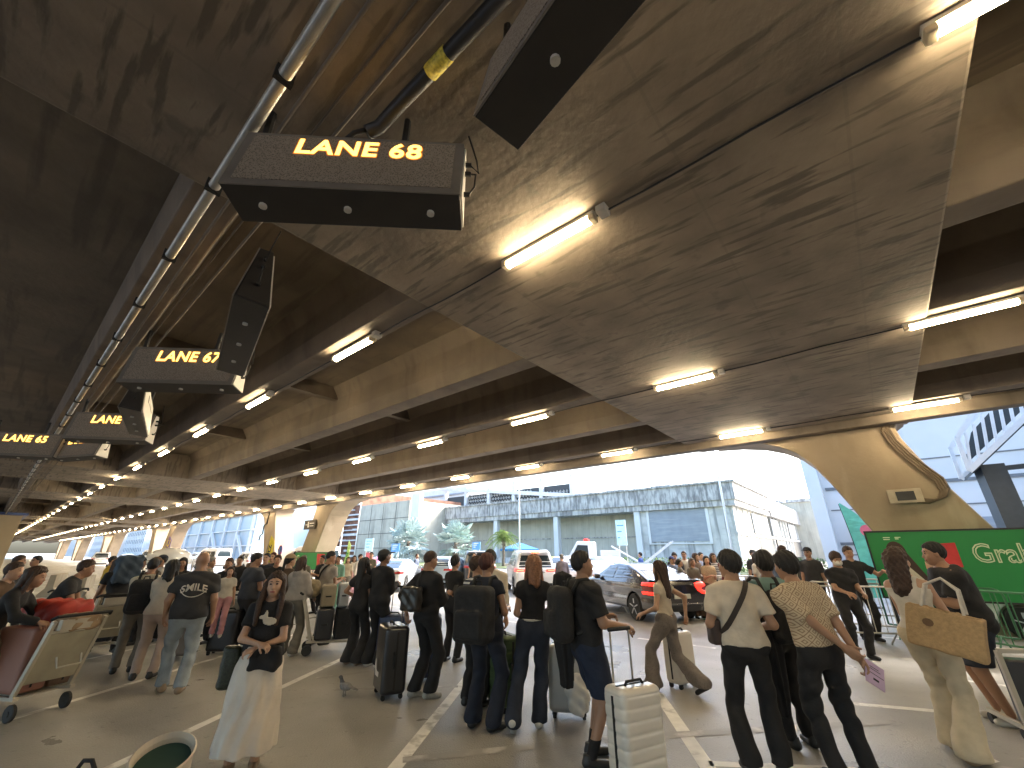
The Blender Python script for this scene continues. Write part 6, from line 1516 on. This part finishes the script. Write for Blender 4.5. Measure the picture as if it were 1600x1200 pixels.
# backpack woman and friends
p = person(-.30, 5.42, 1.70, 24, 'short-haired person in black with large black backpack', 'f', 1.05, vx=.013, yaw=12, L='front', Rr=(.17, .22, 1.12, .7), top=('tee', NAV), sleeve=.35, bot=('trousers', NAV), flare=.105, botlen=.03, hair=('short', HRD), shoes=SH_K, sk=S_M, feet=((-.13, 0, -5), (.13, -.02, 30)), loose=.02)
backpack(p, 'large bulging black backpack on the short-haired person', (.44, .26, .56), z=1.10)
p = person(-.47, 6.1, 1.66, 30, 'person in black and white striped top behind the big backpack', 'f', vx=.017, top=('tee', STR), sleeve=1.0, bot=('trousers', BLK), hair=('short', HBR), L='phone', Rr='side', yaw=40, sk=S_M)
p = person(-.34, 6.95, 1.74, 20, 'dark-haired person in cream jacket behind the big backpack', 'm', 1.1, vx=.018, top=('jacket', CRM), sleeve=1.8, bot=('trousers', BLK), hair=('mop', HB), L='side', Rr='side', loose=.04, sk=S_M)
# bronze-haired woman, one foot kicked back
p = person(.24, 5.42, 1.68, 4, 'woman with bronze hair in cropped black tee and jeans, one foot kicked back', 'f', .98, vx=.013, yaw=-6, L=(-.12, .22, 1.0), Rr=(.30, .16, 1.02, .6), top=('tee', BLK), sleeve=.42, hem=1.03, loose=.012, bot=('trousers', DJN), flare=.105, botlen=.03, hair=('long', HBL, .22), shoes=SH_W, sk=S_L, feet=((-.22, -.20, 0, .05, 36), (.05, .05, 8)), side=.03)
MB().tube([(.13 * math.cos(a) * 1.05, .095 * math.sin(a) * 1.05, 1.015) for a in [6.2832 * i / 20 for i in range(21)]], .014, 6).obj('waistband', WHT, p['o'], smooth=True)
# man in shorts
p = person(.72, 4.66, 1.72, 74, 'man in black tee and navy shorts looking right, hand on suitcase handle', 'm', 1.16, vx=.012, yaw=6, pitch=4, L=(-.16, .30, 1.10, 1.0), Rr=(.20, .31, 1.055, 1.2), top=('tee', BLK), sleeve=.8, hem=.84, loose=.026, bot=('shorts', mat('navy shorts', (.012, .020, .045), .8, .15, 9, .3, 26)), hair=('short', HB), shoes=SH_K, sk=S_M, sock=BLK, feet=((-.11, .06, 5), (.11, -.06, 15)))
backpack(p, 'black backpack on the man in navy shorts', (.32, .20, .48), z=1.16)
def fj(P):
    w_ = np.interp(P[:, 2], [-.58, 0, .5], [.055, .13, .10]); return (np.hypot(P[:, 0], P[:, 1] * 1.6) - w_ - .018 * np.sin(np.arctan2(P[:, 1], P[:, 0]) * 6 + P[:, 2] * 6)) * .7 + np.maximum(0, np.abs(P[:, 2]) - .52) * 2
V, F = nets(fj, (-.2, -.2, -.62), (.2, .2, .6), .014); o = link('hanging_jacket', np_mesh('cloth', V, F), BLK, None, (.56, 5.05, .98), R(-20)); tag(o, 'long black jacket hanging from the backpack of the man in shorts', 'jacket')
# walking woman
p = person(2.16, 6.62, 1.63, -48, 'long-haired woman walking in cream top and wide patterned trousers', 'f', vx=.013, yaw=8, L=(-.24, .24, .97, .5), Rr=(.26, -.20, .93, 1.1), top=('tee', CRM), sleeve=.35, hem=.99, loose=.010, bot=('trousers', SNK), flare=.145, botlen=.07, hair=('long', HBR, .40), shoes=SH_K, sk=S_L, feet=((-.08, .26, 0), (.10, -.36, 0, .06, 30)), dz=-.04)
# beige tee and companions
p = person(2.13, 4.42, 1.72, 8, 'man in beige tee with a dark crossbody strap, seen from behind', 'm', 1.03, vx=.012, yaw=-34, L=(-.20, .22, 1.06, .7), Rr=(.22, .20, 1.04, .7), top=('tee', TEE), sleeve=.72, hem=.92, loose=.022, bot=('trousers', BLK), hair=('mop', HB), shoes=SH_K, sk=S_M, feet=((-.12, 0, -10), (.14, .04, 20)), flare=.085)
strap(p, 'dark brown crossbody strap over the beige tee', mat('strap brown', (.035, .025, .02), .6), (.10, 1.455), (-.19, 1.02))
bag(p['T']((-.23, .02, .92)), (.10, .16, .22), mat('brown pouch', (.05, .03, .025), .6), 'small dark red-brown pouch at the hip of the man in the beige tee', 0, .004, 'bag', 'pouch', vox=.012)
V, F = nets(fj, (-.2, -.2, -.62), (.2, .2, .6), .014); o = link('hanging_jacket', np_mesh('cloth', V, F), BLK, None, (2.56, 4.78, .82), R(10)); tag(o, 'black jacket hanging at the right side of the man in the beige tee', 'jacket')
p = person(2.78, 4.95, 1.72, -8, 'man in teal shirt with a black shoulder strap, mostly hidden', 'm', 1.02, vx=.014, yaw=14, top=('tee', TEA), bot=('trousers', BLK), hair=('mop', HB), L=(-.24, .0, .80, 1.2), Rr='front', sk=S_D, loose=.024)
backpack(p, 'black sling bag on the back of the man in the teal shirt', (.26, .12, .50), z=1.12, off=-.10)
bag(tuple(Vector(p['wr'][0]) + Vector((.02, -.05, -.42))), (.17, .15, .24), mat('thin white plastic', (.42, .38, .33), .4), 'small white plastic bag hanging from the hand of the man in the teal shirt', 0, .012, 'bag', 'plastic_bag', vox=.012)
p = person(2.72, 4.28, 1.72, -6, 'man in lattice-print shirt holding a passport behind his back', 'm', 1.0, vx=.012, side=-.10, yaw=-16, lean=.12, L=(.13, -.25, .90, .9, (-1, .0, -.1)), Rr=(.22, -.27, .73, .9, (.9, -.1, -.2)), top=('tee', PAT), sleeve=.80, hem=.95, loose=.022, bot=('trousers', BLK), hair=('mop', HB), shoes=SH_K, sk=S_M, feet=((-.06, .02, -10), (.20, .0, 15)))
o = MB().box(-.085, .085, -.004, .004, -.085, .085).obj('passport', mat('lilac paper', (.55, .40, .58), .6, .04), None, bevel=.002); w_ = Vector(p['wr'][1]); o.location = w_ + Vector((.05, -.06, -.12)); o.rotation_euler = (R(-14), R(32), R(8)); tag(o, 'pale lilac open passport held behind the back of the man in the lattice shirt', 'passport')
mb = MB(); mb.box(-.05, .045, -.006, -.0045, .03, .034); mb.box(-.05, .03, -.006, -.0045, .045, .049); mb.box(-.074, .074, -.006, -.0045, -.002, .002); mb.box(-.02, .03, -.006, -.0045, -.045, -.03); mb.obj('print', M['cable'], o)
# woman with tote and the man in black at the right edge
p = person(4.12, 4.75, 1.76, 62, 'curly-haired woman in cream sleeveless top and wide beige trousers', 'f', vx=.013, side=-.05, yaw=8, top=('tank', WHT), sleeve=0, hem=.98, loose=.012, bot=('trousers', BGT), flare=.14, botlen=.04, hair=('curly', HBR, .26), L=(-.08, .34, 1.12, .8), Rr=(.10, .36, 1.10, .8), sk=S_L, shoes=SH_T, feet=((-.08, .12, 0), (.10, -.12, 10)))
def ft(P): 
    d = rbox(P, (0, 0, 0), (.26, .085, .18), .02); return np.maximum(d, -rbox(P, (0, 0, .04), (.235, .065, .18), .02)) + .003 * np.sin(P[:, 0] * 30 + P[:, 2] * 12)
V, F = nets(ft, (-.33, -.12, -.24), (.33, .12, .26), .014); tt = empty('tote_bag', p['T']((.24, -.22, 1.00))); tt.rotation_euler = (0, R(12), -R(52)); tag(tt, 'large tan straw tote bag on the shoulder of the curly-haired woman', 'tote bag')
link('sack', np_mesh('sack', V, F), mat('straw tote', (.46, .31, .16), .85, .15, 40, .5, 120), tt)
mb = MB(); mb.tube([(-.14, -.08, .18), (-.11, -.06, .38), (0, -.02, .46), (.11, -.06, .38), (.14, -.08, .18)], .013, 6); mb.tube([(-.14, .08, .18), (-.11, .04, .38), (0, -.01, .46), (.11, .04, .38), (.14, .08, .18)], .013, 6); mb.obj('handles', WHT, tt)
MB().prism(circ(-.1, .05, .04, .035, 10), 1, -.092, -.087).obj('emblem', mat('emblem brown', (.14, .08, .04), .7), tt)
p = person(5.42, 5.55, 1.84, -62, 'man in black tee leaning forward at the right edge', 'm', 1.22, vx=.015, lean=.18, L=(-.10, .38, 1.12, .9), Rr=(.12, .40, 1.14, .9), top=('tee', BLK), sleeve=.8, hem=.78, loose=.035, bot=('shorts', NAV), hair=('short', HB), shoes=SH_W, sk=S_M)
# hooded woman and neighbours at the stacked trolley
p = person(-4.07, 8.72, 1.62, 8, 'woman in pale grey hoodie and wide grey trousers by the stacked trolley', 'f', 1.05, vx=.014, yaw=6, top=('hood', GRY), sleeve=1.9, hem=.95, loose=.036, bot=('trousers', GRT), flare=.11, botlen=.04, hair=('long', HBR, .16), L='phone', Rr='hold', shoes=SH_W, sk=S_L)
p = person(-4.42, 8.95, 1.68, 20, 'person in tan cap and brown top beside the hooded woman', 'f', vx=.018, yaw=20, top=('tee', BRN), sleeve=1.4, bot=('trousers', TAN), flare=.10, hair=('pony', HB, .25), cap=mat('tan cap', (.33, .24, .14), .8), L='front', Rr='front', sk=S_L)
p = person(-3.95, 9.75, 1.74, 35, 'man in pale grey tee with khaki backpack behind the stacked trolley', 'm', 1.05, vx=.018, yaw=25, pitch=-15, top=('tee', GRY), bot=('trousers', BLK2), hair=('crew', HB), L='phone', Rr='phone', sk=S_M)
strap(p, 'black strap over the pale grey tee of the man behind the trolley', BLK, (.1, 1.46), (-.17, 1.1))
p = person(-5.1, 8.95, 1.70, 30, 'man in dark grey tee gripping a tall black suitcase', 'm', 1.15, vx=.018, yaw=30, pitch=-10, top=('tee', mat('slate tee', (.05, .055, .07), .85, .15, 9)), bot=('trousers', BLK2), hair=('short', HB), L=(-.22, .16, .92, 1.1), Rr='hold', sk=S_M, loose=.03)
# left side: people pushing trolleys
p = person(-6.15, 5.55, 1.60, 65, 'person in black pushing the trolley at the left edge', 'f', vx=.017, lean=.42, yaw=0, L=(-.2, .55, 1.02, 1.2), Rr=(.2, .55, 1.02, 1.2), top=('tee', BLK), sleeve=1.8, bot=('trousers', TAN), hair=('long', HBR, .22), feet=((-.1, .2, 0), (.1, -.3, 0)), sk=S_M)
p = person(-6.7, 6.75, 1.66, 55, 'man in dark tee and beige trousers leaning forward at the far left', 'm', vx=.018, lean=.40, L='push', Rr='push', top=('tee', BLK2), bot=('trousers', TAN), hair=('short', HBR), feet=((-.1, .25, 0), (.1, -.3, 0)), sk=S_M)
p = person(-7.6, 8.9, 1.70, -60, 'bending man in black with denim jacket pushing a trolley', 'm', vx=.018, lean=.5, yaw=20, L='push', Rr='push', top=('tee', BLK), bot=('trousers', BLK), hair=('mop', HB), feet=((-.1, .25, 0), (.1, -.35, 0)), sk=S_M)
bag(p['T']((.0, -.2, 1.1)), (.42, .16, .5), DNM, 'blue denim jacket slung on the bending man', R(60), .016, 'jacket', 'denim_jacket')
p = person(-9.2, 10.9, 1.62, 60, 'man in bright yellow tee and jeans pushing a trolley', 'm', 1.1, vx=.018, lean=.28, L='push', Rr='push', top=('tee', YEL), bot=('trousers', mat('mid jeans', (.07, .10, .16), .85)), hair=('short', HB), feet=((-.1, .15, 0), (.1, -.2, 0)), sk=S_D)
strap(p, 'thin black strap across the yellow tee', BLK, (.1, 1.46), (-.18, 1.05), wd=.025)
far = [  # x, dist px column -> ground position, height, az, label, sex, top, bottom, hair, extras
 (190, 13.5, 1.58, 80, 'woman in patterned top right of the yellow-shirted man', 'f', ('tee', BGT), ('trousers', TAN), ('long', HBR, .2), {}),
 (180, 17, 1.62, 60, 'man in dark yellow top behind the yellow-shirted man', 'm', ('tee', YEL), ('trousers', BLK), ('short', HB), {}),
 (207, 15.5, 1.64, 70, 'person in pale tank top far left, beyond the trolleys', 'f', ('tank', BGT), ('trousers', TAN), ('short', HBR), dict(lean=.2)),
 (248, 12.5, 1.62, -150, 'person in tan cap facing left near the leaning man', 'm', ('tee', BRN), ('trousers', BLK), ('short', HB), dict(cap=BRN)),
 (257, 13.5, 1.66, -140, 'person in white top and dark cap facing right beside him', 'f', ('tee', WHT), ('trousers', GRT), ('short', HB), dict(cap=NAV)),
 (323, 10.8, 1.58, 100, 'young man with dark fringe and phone behind the bald man', 'm', ('tee', BLK2), ('trousers', BLK), ('mop', HB), dict(L='phone', Rr='phone', yaw=10)),
 (333, 12.5, 1.62, 60, 'person with grey hair behind the man with dark fringe', 'm', ('tee', GRT), ('trousers', BLK), ('short', HGY), {}),
 (362, 11.6, 1.60, 175, 'person in sunglasses facing the camera behind the black cases', 'f', ('tee', BLK), ('trousers', BLK), ('pony', HBR, .15), {}),
 (418, 13.5, 1.70, 160, 'person in navy tee left of the tan cap', 'm', ('tee', NAV), ('trousers', BLK), ('short', HB), {}),
 (428, 14.5, 1.72, 190, 'reddish-haired person near the yellow flag', 'f', ('tee', BLK2), ('trousers', BLK), ('short', HRD), {}),
 (436, 12.2, 1.66, 170, 'person in black with phone beside the round blue sign', 'm', ('tee', BLK), ('trousers', GRT), ('short', HBR), dict(L='phone', Rr='phone')),
 (476, 14.5, 1.64, 150, 'person in olive cap in front of the small green billboard', 'm', ('tee', OLV), ('trousers', GRT), ('short', HB), dict(cap=GRT)),
 (506, 15.5, 1.64, 200, 'man in black tee with phone right of the small green billboard', 'm', ('tee', BLK), ('trousers', BLK), ('short', HB), dict(L='phone', Rr='phone')),
 (517, 17.0, 1.68, 190, 'man in black jacket second right of the small billboard', 'm', ('jacket', BLK), ('trousers', BLK), ('short', HB), dict(L='phone', Rr='phone')),
 (524, 16.4, 1.58, 180, 'person in green shirt under the lime flag', 'f', ('jacket', GRN), ('trousers', BLK), ('long', HB, .2), {}),
 (531, 16.0, 1.62, 175, 'person in mint shirt right of the green shirt', 'm', ('jacket', MNT), ('trousers', MNT), ('short', HB), {}),
 (546, 19.0, 1.56, 170, 'person in patterned white top by the lime flag', 'f', ('tee', BGT), ('trousers', GRT), ('long', HBR, .2), {}),
 (555, 20.0, 1.60, 165, 'woman in white top and pink skirt by the pink banner', 'f', ('tee', WHT), ('skirt', PNK), ('long', HBR, .2), {}),
 (564, 19.5, 1.66, 100, 'woman in white shirt pointing near the pink banner', 'f', ('jacket', WHT), ('trousers', JEA), ('short', HBR), dict(L=(-.1, .45, 1.3))),
 (581, 20.5, 1.74, 190, 'person in dark green top left of the pale silver sedan', 'm', ('tee', OLV), ('trousers', BLK), ('short', HB), {}),
 (610, 24, 1.68, 90, 'man in grey standing just behind the pale silver sedan', 'm', ('tee', GRT), ('trousers', BLK), ('short', HB), {}),
 (652, 25, 1.66, 100, 'person in blue top between the sedan and the hatchback', 'm', ('tee', BLU), ('trousers', BLK), ('short', HBR), {}),
 (742, 19.5, 1.72, -150, 'man in dark green tee standing by the black SUV', 'm', ('tee', OLV), ('trousers', BLK), ('short', HB), dict(L=(-.3, .3, 1.1))),
 (878, 17.9, 1.66, -20, 'man in grey cap and red-grey jacket beside the white SUV', 'm', ('jacket', mat('grey red jacket', (.13, .11, .13), .8, .5, 3)), ('trousers', GRY), ('short', HGY), dict(cap=GRT, L='hold', Rr='side', lean=.1)),
 (917, 36, 1.75, 10, 'man in dark tee far back before the colonnade wall', 'm', ('tee', OLV), ('trousers', BLK), ('short', HB), {}),
 (1000, 24, 1.74, -60, 'man in blue shirt beyond the dark sedan', 'm', ('tee', mat('bright blue shirt', (.05, .10, .32), .8)), ('trousers', BLK), ('short', HB), {}),
 (1048, 15.8, 1.60, 170, 'child in dark blue cap at the left of the barrier crowd', 'm', ('tee', BLU), ('trousers', BLK), ('short', HB), dict(cap=mat('blue cap', (.03, .04, .14), .8))),
 (1053, 16.5, 1.72, 185, 'dark fringed man at the left of the barrier crowd', 'm', ('tee', BLK2), ('trousers', BLK), ('mop', HB), {}),
 (1059, 14.6, 1.54, 100, 'person with round black hair at the left end of the barrier', 'f', ('tee', GRT), ('trousers', BLK), ('short', HB), {}),
 (1068, 16.8, 1.76, 190, 'tall man in white shirt with backpack strap behind the barrier', 'm', ('jacket', WHT), ('trousers', BLK), ('short', HBR), {}),
 (1079, 14.4, 1.56, 175, 'woman in grey-brown headscarf behind the barrier', 'f', ('jacket', GRT), ('skirt', BRN), ('long', mat('headscarf', (.13, .10, .09), .8), .22), {}),
 (1086, 15.7, 1.70, 130, 'woman with long dark hair right of the headscarf', 'f', ('tee', BRN), ('trousers', BLK), ('long', HBR, .35), {}),
 (1094, 16.8, 1.72, 160, 'man in pale blue striped shirt behind the barrier', 'm', ('jacket', mat('pale blue shirt', (.35, .40, .55), .8)), ('trousers', BLK), ('short', HB), {}),
 (1102, 14.5, 1.62, 185, 'woman in floral top looking at her phone at the barrier', 'f', ('tee', PAT), ('trousers', OLV), ('long', HB, .22), dict(L='phone', Rr='phone')),
 (1113, 15.8, 1.70, 175, 'woman in navy and white striped top at the barrier', 'f', ('tee', STR), ('trousers', NAV), ('long', HBR, .3), {}),
 (1133, 14.6, 1.76, 195, 'man in dark red tee leaning on the barrier', 'm', ('tee', RED), ('trousers', TAN), ('short', HBR), dict(L='front', Rr='front')),
 (1180, 14.8, 1.70, 150, 'woman in white top with long hair right of the dark red tee', 'f', ('tee', WHT), ('trousers', BLK), ('long', HBR, .3), {}),
 (1176, 16.5, 1.80, 170, 'man in dark cap behind the woman in white', 'm', ('tee', BLK2), ('trousers', BLK), ('short', HB), dict(cap=BLK2)),
 (1208, 12.6, 1.74, -100, 'person in dusty blue jacket bent over the barrier', 'm', ('jacket', BLU), ('trousers', TAN), ('short', HB), dict(lean=.35, L='rail', Rr='rail', cap=BLK2)),
 (1222, 13.6, 1.88, 175, 'man in cream top looking down behind the blue jacket', 'm', ('jacket', CRM), ('trousers', BLK), ('short', HBR), dict(pitch=-22)),
 (1235, 15.5, 1.74, 190, 'man in dark top farther back right of the blue jacket', 'm', ('tee', BLK2), ('trousers', BLK), ('short', HB), {}),
 (1262, 14.0, 1.84, -120, 'man in black cap seen between the two dark-haired men', 'm', ('tee', BLK2), ('trousers', BLK), ('short', HB), dict(cap=BLK)),
 (1303, 10.6, 1.72, 178, 'person in black tee with white face mask leaning on the barrier', 'm', ('tee', BLK), ('trousers', BLK), ('mop', HBR), dict(L=(-.12, .34, 1.04), Rr=(.12, .34, 1.04), pitch=-14, mask=1)),
 (1325, 12.6, 1.84, -160, 'man in black tee with arm stretched to the motorbike', 'm', ('tee', BLK), ('trousers', BLK), ('short', HBR), dict(L=(-.35, .35, 1.25), pitch=-10)),
 (15, 9.5, 1.60, 80, 'person in brown top at the far left edge', 'f', ('tee', BRN), ('trousers', TAN), ('short', HBR), dict(lean=.2)),
 (35, 14, 1.66, 60, 'person with tan hat far behind at the left edge', 'm', ('tee', BLK2), ('trousers', BLK), ('short', HBR), {}),
 (62, 16, 1.64, 200, 'man in green jacket far left by the parked cars', 'm', ('jacket', OLV), ('trousers', BLK), ('short', HB), {}),
 (290, 12.5, 1.60, 150, 'dark-haired woman just right of the bald man in the crowd', 'f', ('tee', BLK), ('trousers', BLK), ('long', HB, .2), {}),
 (378, 15, 1.62, 170, 'man in black far back between the sunglasses person and grey tee', 'm', ('tee', BLK), ('trousers', BLK), ('short', HB), {}),
 (400, 17, 1.70, 180, 'person in brown far back left of the yellow flag', 'f', ('tee', BRN), ('trousers', BLK), ('long', HBR, .2), {}),
]
F_ = math.hypot(645, 264)
for (px_, d_, h_, az_, lab, sx_, tp_, bt_, hr_, ex) in far:
    a_ = math.atan2(px_ - 800, F_); ex = dict(ex); mk = ex.pop('mask', 0)
    vxx = .018 if d_ < 13 else .026
    q = person(d_ * math.sin(a_), d_ * math.cos(a_), h_, az_ + rnd.uniform(-12, 12), lab, sx_, rnd.uniform(.95, 1.12), top=tp_, bot=bt_, hair=hr_, vx=vxx,
               sleeve=(1.9 if tp_[0] == 'jacket' else .7), sk=rnd.choice([S_L, S_M, S_M]), feet=((-.12, rnd.uniform(-.08, .08), -15), (.12, rnd.uniform(-.08, .08), 15)), **ex)
    if mk:
        V, F = nets(lambda P: np.maximum(np.abs(el(P, (0, .03, -.05), (.072, .082, .062))) - .004, .02 - P[:, 1] + 0), (-.09, -.0, -.13), (.09, .13, .03), .008)
        hcw = q['Tl']((0, .012, 1.592)); Rm = rot3(0, 0, 0) @ rot3(R(-14), 0, 0); link('face_mask', np_mesh('mask', (V @ Rm.T + hcw) * q['s'], F), WHT, q['o'])
